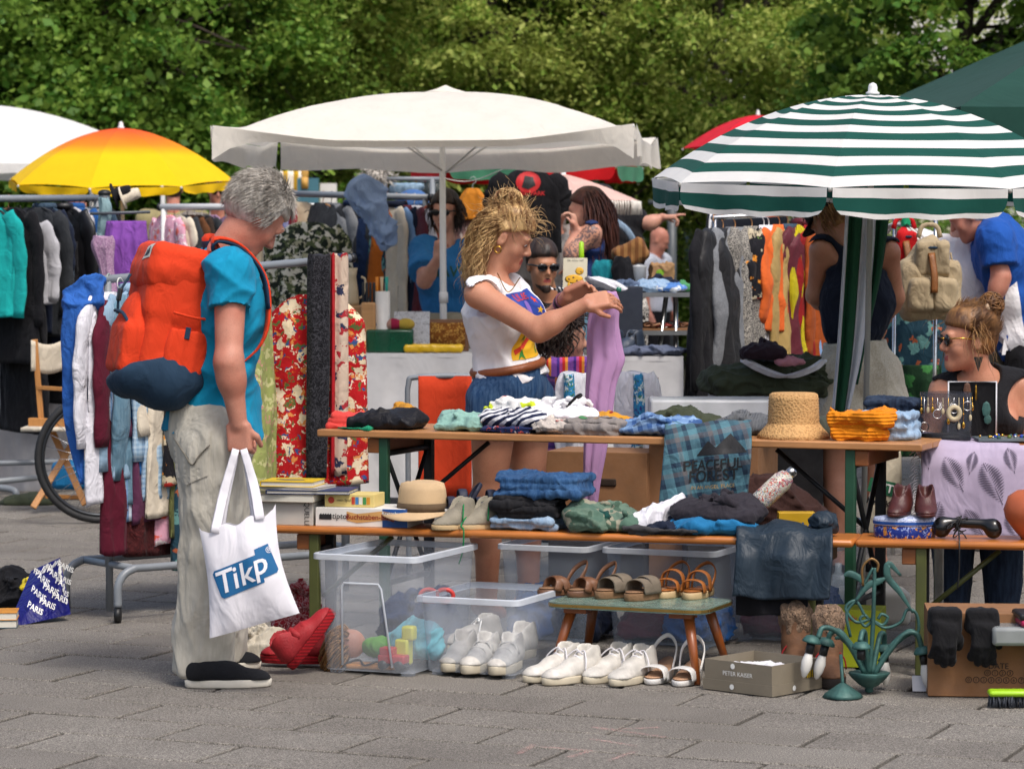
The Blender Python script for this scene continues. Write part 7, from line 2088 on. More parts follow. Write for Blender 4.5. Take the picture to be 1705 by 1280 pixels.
# jeans stack and the other clothes on the bench
DB=fab('denim_mid','1b3f68',pat='denim',c2='4d7299');DBK=fab('denim_black','18181b',pat='denim',c2='2c2c30');DLB=fab('denim_pale','7d9ab8',pat='denim',c2='b5c5d4')
st=[('light blue washed jeans at the bottom of the stack',882,122,.045,DLB,2,0.0),('lower black jeans in the stack on the bench',888,118,.04,DBK,2,.03),('upper black jeans in the stack on the bench',886,112,.038,DBK,2,-.03),('mid blue jeans on top of the stack',906,156,.072,DB,3,-.06)]
z0=0
for k,(lab,px,wpx,h,mt,ly,rz)in enumerate(st):
	c=ON1(px,.13);c[2]+=z0;folded('folded_jeans',lab,'jeans',c,wpx*S(d),h,.22,mt,20+k,ly,ang1+rz,.006,'jeans stacked on the bench');z0+=h*.95
CAMOG=fab('camo_sage','5d7364',pat='camo',cols=['3f5648','8d8a78','4f6a5c'],scale=12)
c=ON1(1008,.12);lump('camouflage_trousers','sage green camouflage trousers rolled up on the bench','trousers',c,W_(950,1066,d),.105,.24,CAMOG,31,4,.012,8,ang1+.25)
lump('dark_green_cloth','dark green lining folded out of the camouflage trousers','cloth',ON1(985,.06)+np.array([0,0,.035]),.13,.04,.1,fab('cloth_bottle','12403a'),32,3,.008)
c=ON1(1098,.13);bl=Blob(.03);bl.c(c+np.array([-.06,-.03,.03]),c+np.array([.075,.05,.1]),.04,.03);bl.c(c+np.array([-.03,.0,.035]),c+np.array([.06,.08,.09]),.04,.03);tag(bl.mesh(.006,1,wrinkle(35,.014,9,(1,1,1))).build('rolled_shirt',F['white']),'rolled white shirt with grey trim on the bench','shirt')
lump('navy_shorts','small navy shorts under the rolled white shirt','shorts',ON1(1120,.09),W_(1075,1150,d),.05,.16,F['navy'],36,3,.01)
folded('felt_mat','flat dark grey felt garment at the front of the bench','garment',ON1(1115,.07),W_(1050,1185,10.3),.024,.14,fab('felt_grey','3b3a3c'),37,2,ang1)
lump('charcoal_hoodie','charcoal zip hoodie crumpled over a blue T-shirt','hoodie',ON1(1200,.15)+np.array([0,0,.03]),W_(1135,1272,10.2),.115,.22,fab('jersey_charcoal','2d2a31'),38,5,.013,8,ang1-.12)
lump('blue_tshirt','turquoise blue T-shirt under the charcoal hoodie','shirt',ON1(1188,.1),W_(1123,1262,10.2),.06,.18,fab('jersey_blue','1f6c9c'),39,5,.012,9,ang1)
# raincoat draped over the end of the bench
RC=fab('raincoat_slate','28343f',rough=.42,wr=.5,sheen=0)
def drape(name,label,cat,f,px0,px1,back,drop,mat,seed,z_up=.03,n=46,m_=44,skew=0.0,th=.012,wav=.02,parent=None,bulge=.03):
	"""cloth lying on a board and hanging over its front edge"""
	wv=Wav(seed);A=[]
	for i in range(m_):
		v=i/(m_-1);L=(back+drop)*v;row=[]
		for j in range(n):
			u=j/(n-1);p0,p1=f(px0+(px1-px0)*u,back),f(px0+(px1-px0)*u,-.012)
			wob=wv(np.array([u*2.2,v*.8,0.3]),2.2);w2=wv(np.array([u*5,v*2.0,2.3]),2.2)
			if L<back:p=p0+(p1-p0)*(L/back);p=p+np.array([0,0,z_up*(.4+.6*math.sin(math.pi*min(1,L/back*.9+.1)))+.012*wob+.006*w2])
			else:
				h=L-back;p=p1+np.array([skew*h,-.004-bulge*math.sin(min(1,h/.1)*1.57)*.5-wav*(1+wob)*min(1,h/.06)-.006*w2,z_up*.4*max(0,1-h/.03)-h+.01*wob*(v>.9)])
			row.append(p)
		A.append(row)
	m=MB();m.grid(np.array(A),flip=True);o=m.build(name,mat,parent,solid_t=th)
	return o if parent is not None else tag(o,label,cat)
drape('raincoat','slate blue raincoat hanging over the right end of the front bench','coat',ON1,1228,1388,.2,.2,RC,41,.04,skew=-.08)
bl=Blob(.02);c=ON1(1372,.1);bl.e(c+np.array([0,0,.05]),(.05,.06,.04));tag(bl.mesh(.005,1,wrinkle(43,.014,12,(1,1,1))).build('raincoat_hood',RC),'bunched hood lying at the right end of the slate raincoat','hood')
drape('black_coat_lining','black garment hanging below the slate raincoat','garment',lambda px,b=0:ON1(px,b+.03)+np.array([0,0,-.01]),1226,1345,.05,.25,BLK,42,.01)
# ------------------------------------------------------------------ on the table
dt=10.9
def T0(px,b):return ONT(px,b)
folded('coral_shirt','coral red folded top at the left end of the table','top',T0(604,.16),W_(555,655,11.2),.05,.2,fab('jersey_coral','d0453f'),51,3,ang3+.1,.006)
folded('green_cloth','thin emerald cloth under the coral top','cloth',T0(598,.05),W_(560,632,11.2),.012,.1,fab('jersey_emerald','17805c'),52,1,ang3)
lump('black_camisole','black camisole dropped over the coral top','top',T0(646,.13),W_(585,705,11.2),.085,.2,fab('satin_black','15151a',rough=.55),53,4,.01,8,ang3)
lump('mustard_cloth','mustard cloth behind the black camisole','cloth',T0(668,.36),W_(635,700,11.5),.085,.12,fab('jersey_mustard','b9832c'),54,3,.008)
lump('mint_shirt','mint green shirt crumpled at the table front','shirt',T0(775,.14),W_(728,822,11),.07,.2,fab('jersey_mint','86ada2'),55,4,.012,11,ang3)
NST=fab('stripe_navywhite','d8d8dc',pat='stripe',axis=2,freq=42,cols=['d8d8dc','1d2440'],wr=.7,rot=(.5,.35,0))
folded('navy_print_shirt','navy print shirt at the bottom of the striped pile','shirt',T0(850,.08),W_(795,905,11),.022,.16,fab('print_navymulti','1e2a52',pat='floral',scale=22,cols=[('c9c9d0',1,.2),('b8472f',1.3,.15)]),56,2,ang3)
lump('striped_shirt','navy and white striped shirt in the pile on the table','shirt',T0(862,.14)+np.array([0,0,.02]),W_(800,915,11),.065,.2,NST,57,4,.012,9,ang3)
lump('lime_print_shirt','white shirt with lime print on the striped pile','shirt',T0(862,.22)+np.array([0,0,.055]),W_(812,920,11),.07,.18,fab('print_lime','dededc',pat='floral',scale=8,cols=[('b9c92c',.8,.32),('c9452c',1.5,.1)]),58,4,.012,10,ang3)
lump('white_polo','white polo shirt with black collar on top of the pile','shirt',T0(935,.2)+np.array([0,0,.02]),W_(880,990,11),.12,.22,WTEE,59,5,.013,9,ang3)
m=MB();c=T0(957,.16)+np.array([0,0,.135]);m.tube(smooth_path([c+np.array([-.03,-.02,-.04]),c+np.array([.01,-.02,.0]),c+np.array([.02,.02,-.005])],12),.012,8,flat=.45);tag(m.build('polo_collar',BLK),'black collar standing up from the white polo shirt','collar')
lump('cream_print_shirt','cream and grey patterned top between white polo and grey T-shirt','top',T0(925,.08),W_(888,962,11),.06,.14,fab('print_creamgrey','b5aca4',pat='floral',scale=18,cols=[('7d7a78',1,.3),('d8cdc0',1.2,.2)]),60,3,.01)
gt=folded('grey_tshirt','grey T-shirt with faded lion print folded at the table edge','shirt',T0(975,.12),W_(900,1050,10.9),.05,.2,fab('jersey_warmgrey','837c78'),61,3,ang3,.005)
for x_,col in((-.07,'9c3330'),(.02,'3f7a4a'),(.07,'c9963a'),(.1,'3a2a24')):decal('shirt_print',shape_mesh([(.025*math.cos(q),.016*math.sin(q))for q in np.linspace(0,5.9,12)],.01),face_pt(T0(975,.12),ang3,x_,-.06,.05),Vector((math.cos(ang3),math.sin(ang3),0)),(-math.sin(ang3),math.cos(ang3),0),solid('pt_'+col,col,.8),gt,bvh_of(gt),.0015,.1)
lump('mustard_print_shirt','mustard and brown patterned top behind the grey T-shirt','top',T0(1005,.3),W_(955,1055,11),.065,.16,fab('print_mustardbrown','c48a2a',pat='floral',scale=14,cols=[('4a2f22',1,.28),('8a2a20',1.3,.2)]),62,4,.01)
BPL=fab('plaid_blue','5a80b0',pat='plaid',freq=14,cols=['6f8fb8','3d5f94','86a5c8','2f4a78'],rot=(.3,.2,.6))
lump('blue_plaid_shirt','blue plaid shirt left of the hanging flannel shirt','shirt',T0(1096,.14),W_(1040,1160,10.8),.08,.24,BPL,63,5,.012,9,ang3)
# flannel shirt hanging over the table edge
FLN=fab('flannel_teal','56808c',pat='plaid',freq=8.5,rot=(0,.22,0),cols=['557f8b','557f8b','223244','334c5c','625f61','476d78','223244'],wr=.6)
fl=thing('flannel_shirt','teal and navy plaid flannel shirt with back print hanging over the table edge','shirt',T0(1180,0)-np.array([0,0,.3]))
fo=drape('cloth',None,None,lambda px,b=0:ONT(px,b),1108,1252,.2,.25,FLN,65,.05,skew=-.1,wav=.03,parent=fl)
bb=bvh_of(fo);rv=Vector((.92,-.38,.1));sl=(0,0,1)
pj=T0(1196,-.03)
for s_,z,sz,col,bo in(('PEACEFUL',-.088,.05,INKB,.014),('FOREST',-.127,.056,INKB,.014),('IN AN ANGEL PLACE',-.165,.018,solid('print_ochre','a8884f',.8),.0)):decal('back_lettering',text_mesh(s_,sz,.1,bo,.015),pj+np.array([-.012,0,z]),rv,sl,col,fl,bb,.009,.15)
decal('mountain_print',shape_mesh([(-.1,-.02),(-.05,.03),(-.02,.005),(.03,.05),(.1,-.02)],.015),pj+np.array([.02,0,-.03]),rv,sl,INKB,fl,bb,.008,.15)
lump('grey_knit','grey knitted scarf between flannel shirt and straw hat','scarf',T0(1240,.3),W_(1190,1285,10.9),.09,.18,fab('knit_grey','6d7074',pat='knit',rib=60),67,4,.01)
lump('dark_bag','dark olive bag with pale zip behind the blue plaid shirt','bag',T0(1140,.42),W_(1085,1200,11.2),.1,.14,F['olive'],68,3,.008)
# straw bucket hat
STW=NT('straw_gold');a_=STW.n('TexWave');STW.i(a_,'Scale',45.0);STW.i(a_,'Distortion',4.0);v_=STW.vor(110)
STW.set(Base_Color=vary(STW,STW.mix(.5,STW.ramp(a_.outputs['Fac'],[(.25,'8a5f30'),(.7,'cda067')]),STW.ramp(v_.outputs['Distance'],[(.1,'8a5f30'),(.5,'d3a86f')])),.15),Roughness=.8,Normal=STW.bump(v_.outputs['Distance'],.6,.006));STW=STW.m
c=T0(1322,.15);sh_=thing('straw_hat','golden woven straw hat with tall flat crown on the table','hat',c);rr=60*S(10.55)
m=MB();m.lathe([(rr*1.02,0),(rr*.98,.014),(rr*.82,.035),(rr*.72,.052),(rr*.71,.054)],c,40,cap=False);m.build('brim',STW,sh_,solid_t=.004)
m=MB();pr=[(rr*.715,.05)]
for k in range(9):pr+=[(rr*(.725-.003*k)+.0015,.056+.0105*k),(rr*(.722-.003*k)-.0012,.0605+.0105*k)]
m.lathe(pr+[(rr*.68,.155),(rr*.6,.161),(rr*.2,.163),(.003,.163)],c,40);m.build('crown',STW,sh_)
m=MB();m.lathe([(.0645,.0),(.0645,.02),(.055,.055),(.03,.068),(.002,.07)],T0(1378,.36),26);tag(m.build('felt_hat',fab('felt_greygreen','43473f')),'grey-green felt hat behind the straw hat','hat')
folded('orange_sweater','bright orange ribbed sweater folded on the table','sweater',T0(1434,.12),W_(1380,1492,10.45),.105,.2,fab('knit_orange','d98112',pat='knit',rib=26,rrot=(0,R(90),0)),69,2,ang3,.007)
folded('light_jeans','light blue folded jeans right of the orange sweater','jeans',T0(1482,.2),W_(1430,1530,10.5),.1,.22,DLB,70,3,ang3,.005)
folded('navy_jeans','dark navy folded jeans behind the light blue jeans','jeans',T0(1490,.4),W_(1440,1545,10.6),.135,.16,DJ,71,4,ang3,.005)
# ------------------------------------------------------------------ under the front bench
N1=G(690,1130);tub1,cb1=rimbox('storage_tub','large frosted plastic tub with a doll and toys under the bench',N1,.37,.52,.41,FROST,rz=UA,handle=True,cat='storage box')
N2=G(860,1133);tub2,cb2=rimbox('storage_tub','lower frosted plastic tub filled with used white trainers',N2,.36,.46,.27,FROST,rz=UA,cat='storage box')
for px,py,sx,sy,h,lab in((975,1075,.34,.4,.36,'clear tub behind the sandal stool holding dark clothes'),(1188,1085,.42,.4,.36,'clear tub with red and blue clothes right behind the sandal stool'),(1392,1078,.42,.4,.37,'clear tub behind the raincoat and the winter boots')):
	N_=G(px,py);tt,cc=rimbox('storage_tub',lab,N_,sx,sy,h,CLR,rz=UA,cat='storage box')
	for k,(mt,nm,lb)in enumerate(((F['bluej'],'blue_clothes','blue clothes inside the '),(F['maroon']if px>1000 else F['navy'],'dark_clothes','dark clothes inside the '))):
		lump(nm,lb+lab.split(' holding')[0].split(' with')[0],'clothes',cc+rotz(UA)@np.array([(k-.5)*.18*(-1 if px>1100 else 1),0,.014]),.18,(.2 if k==0 else .14),.26,mt,200+k+px,3,.02,9,UA,.009)
# what lies in the big tub
dl=thing('doll','blond doll in green clothes lying in the large tub','doll',cb1+np.array([0,0,.02]))
q0=cb1+rotz(UA)@np.array([-.08,-.13,.09])
bl=Blob(.015);bl.e(q0+np.array([-.03,0,.0]),(.05,.045,.05));bl.mesh(.006,1).build('head',SK['fair'],dl)
m=MB();r_=np.random.default_rng(5)
for k in range(160):
	d_=r_.normal(size=3);d_/=np.linalg.norm(d_);d_[0]=-abs(d_[0])*.9;p0=q0+np.array([-.035,0,0])+d_*.045;m.tube(smooth_path([p0,p0+d_*.03+np.array([-.02,0,-.01]),p0+d_*.02+np.array([-.05,0,-.05])],6),[.004,.002],4)
m.build('hair',LBR,dl)
bl=Blob(.02);bl.e(q0+np.array([.07,-.01,-.01]),(.06,.05,.04));bl.c(q0+np.array([.06,-.04,0]),q0+np.array([.15,-.05,-.03]),.022,.018);bl.c(q0+np.array([.12,0,-.01]),q0+np.array([.2,.03,.02]),.03,.022);bl.mesh(.006,1,wrinkle(61,.006,14)).build('clothes',fab('doll_green','5f9a3c'),dl)
lump('teal_cloth','light teal cloth beside the doll in the large tub','cloth',cb1+rotz(UA)@np.array([.09,-.05,.05]),.16,.13,.16,fab('cloth_aqua','5fa3ae'),211,3,.014)
lump('navy_bundle','dark blue clothes at the back of the large tub','clothes',cb1+rotz(UA)@np.array([.02,.14,.014]),.26,.27,.2,F['navycoat'],212,3,.02,8,0,.008)
m=MB();m.box((0,0,.045),(.05,.05,.09));m.box((.02,0,.11),(.045,.04,.05));m.xf(rotz(UA),cb1+rotz(UA)@np.array([.1,-.16,.03]));tag(m.build('toy_block',solid('toy_yellow','c9c62c',.4),bevel=.008),'yellow plastic toy in the large tub','toy')
tr_=thing('toy_truck','small red toy truck in the large tub','toy',cb1+rotz(UA)@np.array([.08,-.2,.02]))
m=MB();m.box((0,0,.035),(.1,.05,.03));m.box((-.02,0,.06),(.05,.045,.03));m.xf(rotz(UA),WORLD[tr_.name]);m.build('truck_body',solid('toy_red','b32a2c',.35),tr_,bevel=.006)
for x in(-.03,.03):
	m=MB();m.tube([(x,-.03,.016),(x,.03,.016)],.016,12);m.xf(rotz(UA),WORLD[tr_.name]);m.build('wheels',BLACKP,tr_)
m=MB();pp=[cb1+rotz(UA)@np.array([-.1+.04*k,-.2+.02*math.sin(k*2.1),.03+.012*(k%2)])for k in range(7)];m.tube(smooth_path(pp,40),.004,5);tag(m.build('black_cable',BLACKP),'black cable on the bottom of the large tub','cable')
folded('wooden_puzzle','flat wooden board on the bottom of the large tub','board',cb1+rotz(UA)@np.array([0,-.16,.015]),.22,.016,.1,WD,213,1,UA,0)
a=np.linspace(0,6.28,16,endpoint=False);cc=cb1+rotz(UA)@np.array([.12,-.0,.25]);m=MB();m.tube(cc+np.stack([.03*np.cos(a),0*a,.022*np.sin(a)],1),.008,6,close=True);m.tube(cc+np.stack([.03*np.cos(a)+.055,0*a,.022*np.sin(a)],1),.008,6,close=True);tag(m.build('toy_goggles',solid('toy_red2','c2352f',.4)),'red swimming goggles in the large tub','goggles')
# trainers in the small tub
WLE,WSO2,GRU=solid('leather_white','c6c2ba',.5,var=.3,bump=.2,bs=110,vs=22),solid('sole_offwhite','c9bfa8',.6,var=.25),leather('leather_greywhite','a7a49e',.6)
for k,(x,y,z,yw,mt)in enumerate(((-.09,-.12,.014,250,GRU),(.01,-.14,.014,245,WLE),(.09,-.13,.014,250,WLE),(-.03,.02,.05,200,GRU),(.08,.04,.03,235,WLE))):
	shoe(['leftmost worn trainer in the lower tub','middle velcro trainer in the lower tub','rightmost velcro trainer in the lower tub','grey trainer lying on top in the lower tub','rear white trainer in the lower tub'][k],cb2+rotz(UA)@np.array([x-.0,y+.13,z]),R(yw),.24,.09,mt,WSO2,INKW if k==3 else None,'trainer',.03,group='trainers in the lower tub',strap=WLE if k in(1,2)else None)
# stool with sandals
FR,FL=P(1172,1016,9.88),P(905,1003,10.10);sz=.25
s0=np.array([(FR.x+FL.x)/2,(FR.y+FL.y)/2,0]);u_=np.array([FR.x-FL.x,FR.y-FL.y,0]);Ls=np.linalg.norm(u_);us=math.atan2(u_[1],u_[0]);c=s0+rotz(us)@np.array([0,.17,0])
stl=thing('footstool','low retro footstool with mottled green top and tapered wooden legs','stool',c)
pl_=np.array([(x,y,0)for x,y in rr_poly(Ls,.34,.06)])
for nm,z0,z1,mt in(('tabletop',.232,.25,solid('laminate_green','6d857a',.25,var=.4,vs=30)),('edge_band',.236,.246,solid('brass_band','a8884a',.3,.8))):
	g_=1.0 if nm=='tabletop' else 1.006;m=MB();m.loft([pl_*g_+np.array([0,0,z0]),pl_*g_+np.array([0,0,z1])]);m.xf(rotz(us),c);m.build(nm,mt,stl,smooth=False)
LW=wood('stool_wood','8a4a1f','6b3414',5,2,.35,False)
for x in(-1,1):
	for y in(-1,1):
		m=MB();m.tube([c+rotz(us)@np.array([x*Ls*.36,y*.1,.235]),c+rotz(us)@np.array([x*Ls*.46,y*.165,0])],[.02,.011],12);m.build('leg',LW,stl)
		m=MB();m.box((x*Ls*.33,y*.1,.222),(.08,.06,.02));m.xf(rotz(us),c);m.build('corner_block',LW,stl,smooth=False)
SB,CORK,TAUP,TANO=leather('strap_brown','6d4a33'),solid('cork','7d5f42',.9,bump=.4),leather('nubuck_taupe','6f6455',.8),leather('strap_orange','9a5a22')
FB=leather('footbed_brown','8d6a4c',.7)
fz=lambda px,py:(lambda d_:np.array([(px-IW/2)/F_PX*d_,d_,sz]))(5000*(1.45-sz)/(py-410))
for k,(px,yw)in enumerate(((990,212),(1030,214))):sandal(['left brown strappy sandal on the stool','right brown strappy sandal on the stool'][k],fz(px-18+8*k,992+2*k)+np.array([.03,.08,0]),R(yw),.22,.08,SB,FB,SB,'cross',.022,'brown strappy sandals')
for k,px in enumerate((1058,1100)):sandal(['left taupe slide with cork sole on the stool','right taupe slide with cork sole on the stool'][k],fz(px,996+3*k)+np.array([.03,.09,0]),R(222+6*k),.22,.088,CORK,FB,TAUP,'slide',.026,'taupe slides')
for k,px in enumerate((1122,1166)):sandal(['left orange-tan velcro sandal on the stool','right orange-tan velcro sandal on the stool'][k],fz(px+8,994+2*k)+np.array([.03,.12,0]),R(246),.23,.085,SOLT,TANO,TANO,'velcro',.024,'tan sandals')
# white shoes on the ground
for k,(px,py,yw,lab)in enumerate(((968,1124,222,'leftmost white sneaker in front of the stool'),(1000,1128,222,'second white sneaker in front of the stool, grey laces'),(1052,1124,232,'third white sneaker in front of the stool'),(1088,1127,236,'fourth white sneaker, nearest to the white heeled sandals'))):
	g_=G(px,py);shoe(lab,(g_.x,g_.y,0),R(yw),.262,.09,WLE,WSO2,solid('lace_white','d5d3d6',.8),'sneaker',.024,group='white sneakers on the ground')
NUDE,WLL=leather('insole_nude','b88f6f',.6),leather('patent_white','d8d6d2',.35)
for k,px in enumerate((1106,1152)):g_=G(px+10,1124+3*k);sandal(['left white peep-toe heeled sandal on the ground','right white peep-toe heeled sandal on the ground'][k],(g_.x,g_.y,0),R(250),.235,.088,WLL,NUDE,WLL,'peep',.018,'white heeled sandals',heel=.045)
# shoe box
g_=G(1285,1160);gl,gr=G(1174,1146),G(1350,1141);rzb=math.atan2(g_.y-gl.y,g_.x-gl.x);wl=(gl-g_).length;c=V3(g_)+rotz(rzb)@np.array([-wl/2,.13,0])
SBX=solid('card_taupe','7d7464',.55);sbx=thing('shoe_box','open taupe cardboard shoe box on the ground','box',c)
for nm,s_,z,h in(('box_body',1.0,.05,.1),('lid_underneath',1.03,.018,.036)):
	m=MB();w_,dp=wl*s_,.26*s_;rg=[np.array([(-w_/2,-dp/2,q),(w_/2,-dp/2,q),(w_/2,dp/2,q),(-w_/2,dp/2,q)])for q in((0.001 if s_>1 else .003),h)];m.loft(rg,cap=False);m.add(rg[0]+np.array([0,0,.004]),[(0,1,2,3)]);m.xf(rotz(rzb),c);m.build(nm,SBX,sbx,smooth=False,solid_t=.003)
lump('tissue_paper','white tissue paper inside the taupe shoe box','paper',c+np.array([0,0,.02]),wl*.85,.075,.2,solid('tissue','d0d0d4',.8),221,4,.012,10,rzb)
rb=Vector((math.cos(rzb),math.sin(rzb),0));letter(sbx,'PETER KAISER',.02,face_pt(c,rzb,0,-.131,.06),rb,INKW,off=.003)
rs_=Vector((-math.sin(rzb),math.cos(rzb),0))
for pt,rv in((face_pt(c,rzb,-.02,-.131,.085),rb),(face_pt(c,rzb,-.02,-.135,.018),rb),(face_pt(c,rzb,wl/2+.005,-.02,.018),rs_)):decal('round_seal',shape_mesh([(.009*math.cos(q),.009*math.sin(q))for q in np.linspace(0,5.9,14)],1),pt,rv,(0,0,1),INKW,sbx,None,.003)
decal('barcode_label',shape_mesh([(-.03,-.012),(.03,-.012),(.03,.012),(-.03,.012)],1),face_pt(c,rzb,wl/2,.08,.055),rs_,(0,0,1),fab('barcode','c9a81c',pat='stripe',axis=1,freq=150,cols=['c9a81c','1d1d1d'],wr=0),sbx,None,.003)
# winter boots
BTN,FUR=leather('boot_brown','6b4a32',.8),fab('fur_cuff','8d7560',wr=1,wsc=90)
for k,px in enumerate((1322,1376)):
	g_=G(px,1118+12*k);t=shoe(['left brown winter boot with fur cuff','right brown winter boot with fur cuff'][k],(g_.x,g_.y,0),R(270),.24,.1,BTN,solid('sole_dark','2b2522',.8),fab('lace_red','8a1a1f'),'winter_boot',.034,.1,'winter boots',opening=False)
	bl=Blob(.01);bl.c((g_.x,g_.y-.05,.155),(g_.x,g_.y-.05,.205),.05,.056);bl.mesh(.006,1,lambda V:.006*Wav(3)(V,60)).build('fur_cuff',FUR,t)
# green box, white tank, flask
c=V3(G(1428,1112))+np.array([0,.09,0]);gbx=carton('green_box','lime green cardboard box behind the chandelier','box',c,(.2,.15,.2),solid('card_lime','9aa51c',.5),UA*.6);letter(gbx,'Family',.03,face_pt(c,UA*.6,-.02,-.075,.17),Vector((math.cos(UA*.6),math.sin(UA*.6),0)),solid('ink_crimson','b0304a',.6),off=.002)
bl=Blob(.03);c=V3(G(1460,1042))+np.array([0,.15,0]);bl.b(c+np.array([0,0,.06]),(.11,.07,.04),.03);bl.c(c+np.array([-.07,0,.13]),c+np.array([.07,0,.13]),.02);tag(bl.mesh(.007,1).build('white_canister',solid('canister_white','c8c2b6',.5)),'white plastic canister lying behind the green box','canister')
m=MB();m.lathe([(.035,0),(.036,.12),(.03,.135),(.028,.15),(.02,.17),(.002,.172)],V3(G(1432,1050))+np.array([0,.1,0]),18);tag(m.build('black_flask',BLACKP),'black vacuum flask in front of the white canister','flask')
m=MB();m.lathe([(.035,0),(.036,.15),(.03,.19),(.012,.22),(.013,.25),(.002,.252)],V3(G(1400,1052))+np.array([0,.1,0]),18);tag(m.build('water_bottle',clear('bottle_clear','c6d3da',.35)),'clear water bottle behind the patina chandelier','bottle')
# chandelier with green patina
PAT=solid('patina','3a615c',.55,.3,var=.4,vs=25,bump=.2);BRZ=solid('bronze','8a6a42',.4,.7);BULB=solid('bulb_milk','d8d6d0',.25,bump=0)
g0=G(1447,1153);cc=V3(g0);ch=thing('chandelier','upturned chandelier with green patina and candle bulbs on the ground','chandelier',cc)
L_=lambda px,py,o=0.0:V3(P(px,py,g0.y+o))
m=MB();m.lathe([(.004,.0),(.014,.006),(.012,.016),(.03,.026),(.055,.05),(.066,.066),(.064,.068),(.02,.064)],cc,28,ripple=.05,nr=14);m.build('bowl',PAT,ch)
m=MB();m.tube(smooth_path([cc+np.array([0,0,.06]),L_(1453,1050),L_(1456,960),L_(1457,945)],20),[.008,.007,.005],8);m.build('stem',PAT,ch)
cf=V3(G(1403,1160));m=MB();m.lathe([(.064,0),(.055,.012),(.03,.03),(.014,.042),(.006,.046)],cf,36,ripple=.05,nr=16);m.tube([cf+np.array([0,0,.04]),L_(1400,1090,-.02)],.006,8);m.build('ceiling_canopy',PAT,ch)
for k,(pts,cup,ax)in enumerate(((((1440,1120),(1415,1075),(1392,1050),(1370,1045),(1362,1062)),(1352,1064),(1340,1118)),(((1445,1120),(1420,1080),(1400,1052),(1385,1052),(1378,1065)),(1376,1068),(1362,1118)),(((1447,1120),(1442,1085),(1440,1055),(1436,1052),(1432,1068)),(1434,1074),(1434,1098)),(((1452,1120),(1460,1080),(1466,1056),(1472,1056),(1472,1072)),(1472,1078),(1474,1120)),(((1455,1122),(1480,1085),(1505,1056),(1526,1055),(1535,1078)),(1536,1082),(1545,1140)))):
	off=[-.05,.03,-.09,.08,.0][k]
	m=MB();m.tube(smooth_path([L_(x,y,off*i/4)for i,(x,y)in enumerate(pts)],24),.009,8);ar=m.build('arm',PAT,ch)
	c0,c1=L_(*cup,off),L_(*ax,off);dv=(c1-c0)/np.linalg.norm(c1-c0);x_=np.cross(dv,(0,1.0,0));x_/=np.linalg.norm(x_);rm=np.stack([x_,np.cross(dv,x_),dv],1)
	m=MB();m.lathe([(.006,-.014),(.02,-.01),(.03,.004),(.031,.01),(.028,.011)],c0,18,rm);m.build('cup',PAT,ar)
	m=MB();m.lathe([(.014,.008),(.014,.045),(.008,.047)],c0,14,rm);m.build('socket',BLACKP,ar)
	if k!=2:m=MB();m.lathe([(.009,.044),(.013,.05),(.0185,.075),(.016,.1),(.008,.122),(.001,.128)],c0,16,rm);m.build('candle_bulb',BULB,ar)
for pts in([(1450,1030),(1425,1035),(1408,1012),(1425,1000),(1440,1025)],[(1455,1035),(1475,1045),(1500,1035),(1510,1015),(1525,1020),(1530,1045),(1524,1060)],[(1456,1034),(1470,1040),(1478,1028),(1468,1022),(1462,1030)],[(1452,1034),(1440,1042),(1432,1030),(1440,1024),(1446,1030)],[(1416,1060),(1410,1020),(1428,995),(1440,970),(1454,945)]):
	m=MB();m.tube(smooth_path([L_(*q,.01)for q in pts],26),.0055,6);m.build('scroll',PAT,ch)
for pts in([(1520,1020),(1498,985),(1478,960),(1480,938),(1500,958)],[(1425,1000),(1445,975),(1462,968),(1475,962)],[(1440,975),(1430,962),(1415,955),(1405,958)],[(1462,1100),(1490,1070),(1515,1052),(1530,1058)],[(1448,1110),(1425,1085),(1405,1062),(1390,1062)]):
	m=MB();m.tube(smooth_path([L_(*q,.0)for q in pts],20),[.003,.011,.012,.004],8,flat=.25,up=(0,1,0));m.build('leaf',PAT,ch)
m=MB();m.tube(smooth_path([L_(1437,975),L_(1436,945),L_(1450,930),L_(1462,938),L_(1460,952)],18),.0045,7);m.build('hook',BRZ,ch)
# cardboard box with gloves, brush, trays at the right edge
g_=G(1547,1160);c=V3(g_)+np.array([.24,.14,0]);CRD=solid('cardboard','8a6240',.85,var=.2,bump=.1);cbx=carton('cardboard_box','brown cardboard box with printed date circles at the right edge','box',c,(.46,.28,.27),CRD,R(-5));rv=Vector((math.cos(R(-5)),math.sin(R(-5)),0))
fcb=lambda x,z:face_pt(c,R(-5),x,-.141,z)
letter(cbx,'DATE',.026,fcb(-.005,.1),rv,INKB,off=.002)
for row,z,n,x0 in(('0123',.078,4,-.04),('0123456789',.055,10,-.1)):
	for k in range(n):
		a=np.linspace(0,6.28,14,endpoint=False);m=MB();p=V3(fcb(x0+k*.024,z));m.tube(p+np.stack([.0095*np.cos(a),0*a-.001,.0095*np.sin(a)],1),.0009,4,close=True);m.build('ring_print',INKB,cbx);letter(cbx,row[k],.015,fcb(x0+k*.024,z),rv,INKB,off=.002)
BGL=fab('glove_black','141417',wr=.5)
for k,px in enumerate((1575,1637)):
	p=V3(P(px,1034,9.56));bl=Blob(.02);bl.b(p+np.array([0,.02,.0]),(.036,.02,.025),.016);hand(bl,p+np.array([0,-.012,-.005]),(-.12+.1*k,-.12,-1),(0,1,0),.4,1,.35,.92);bl.inflate(.005);tag(bl.mesh(.0055,1,wrinkle(71+k,.003,20)).build('glove',BGL),['left padded black glove hanging over the cardboard box','right padded black glove hanging over the cardboard box'][k],'glove','black gloves')
br=G(1652,1178);bt_=thing('scrubbing_brush','lime green scrubbing brush with grey bristles at the bottom right','brush',(br.x+.1,br.y,0))
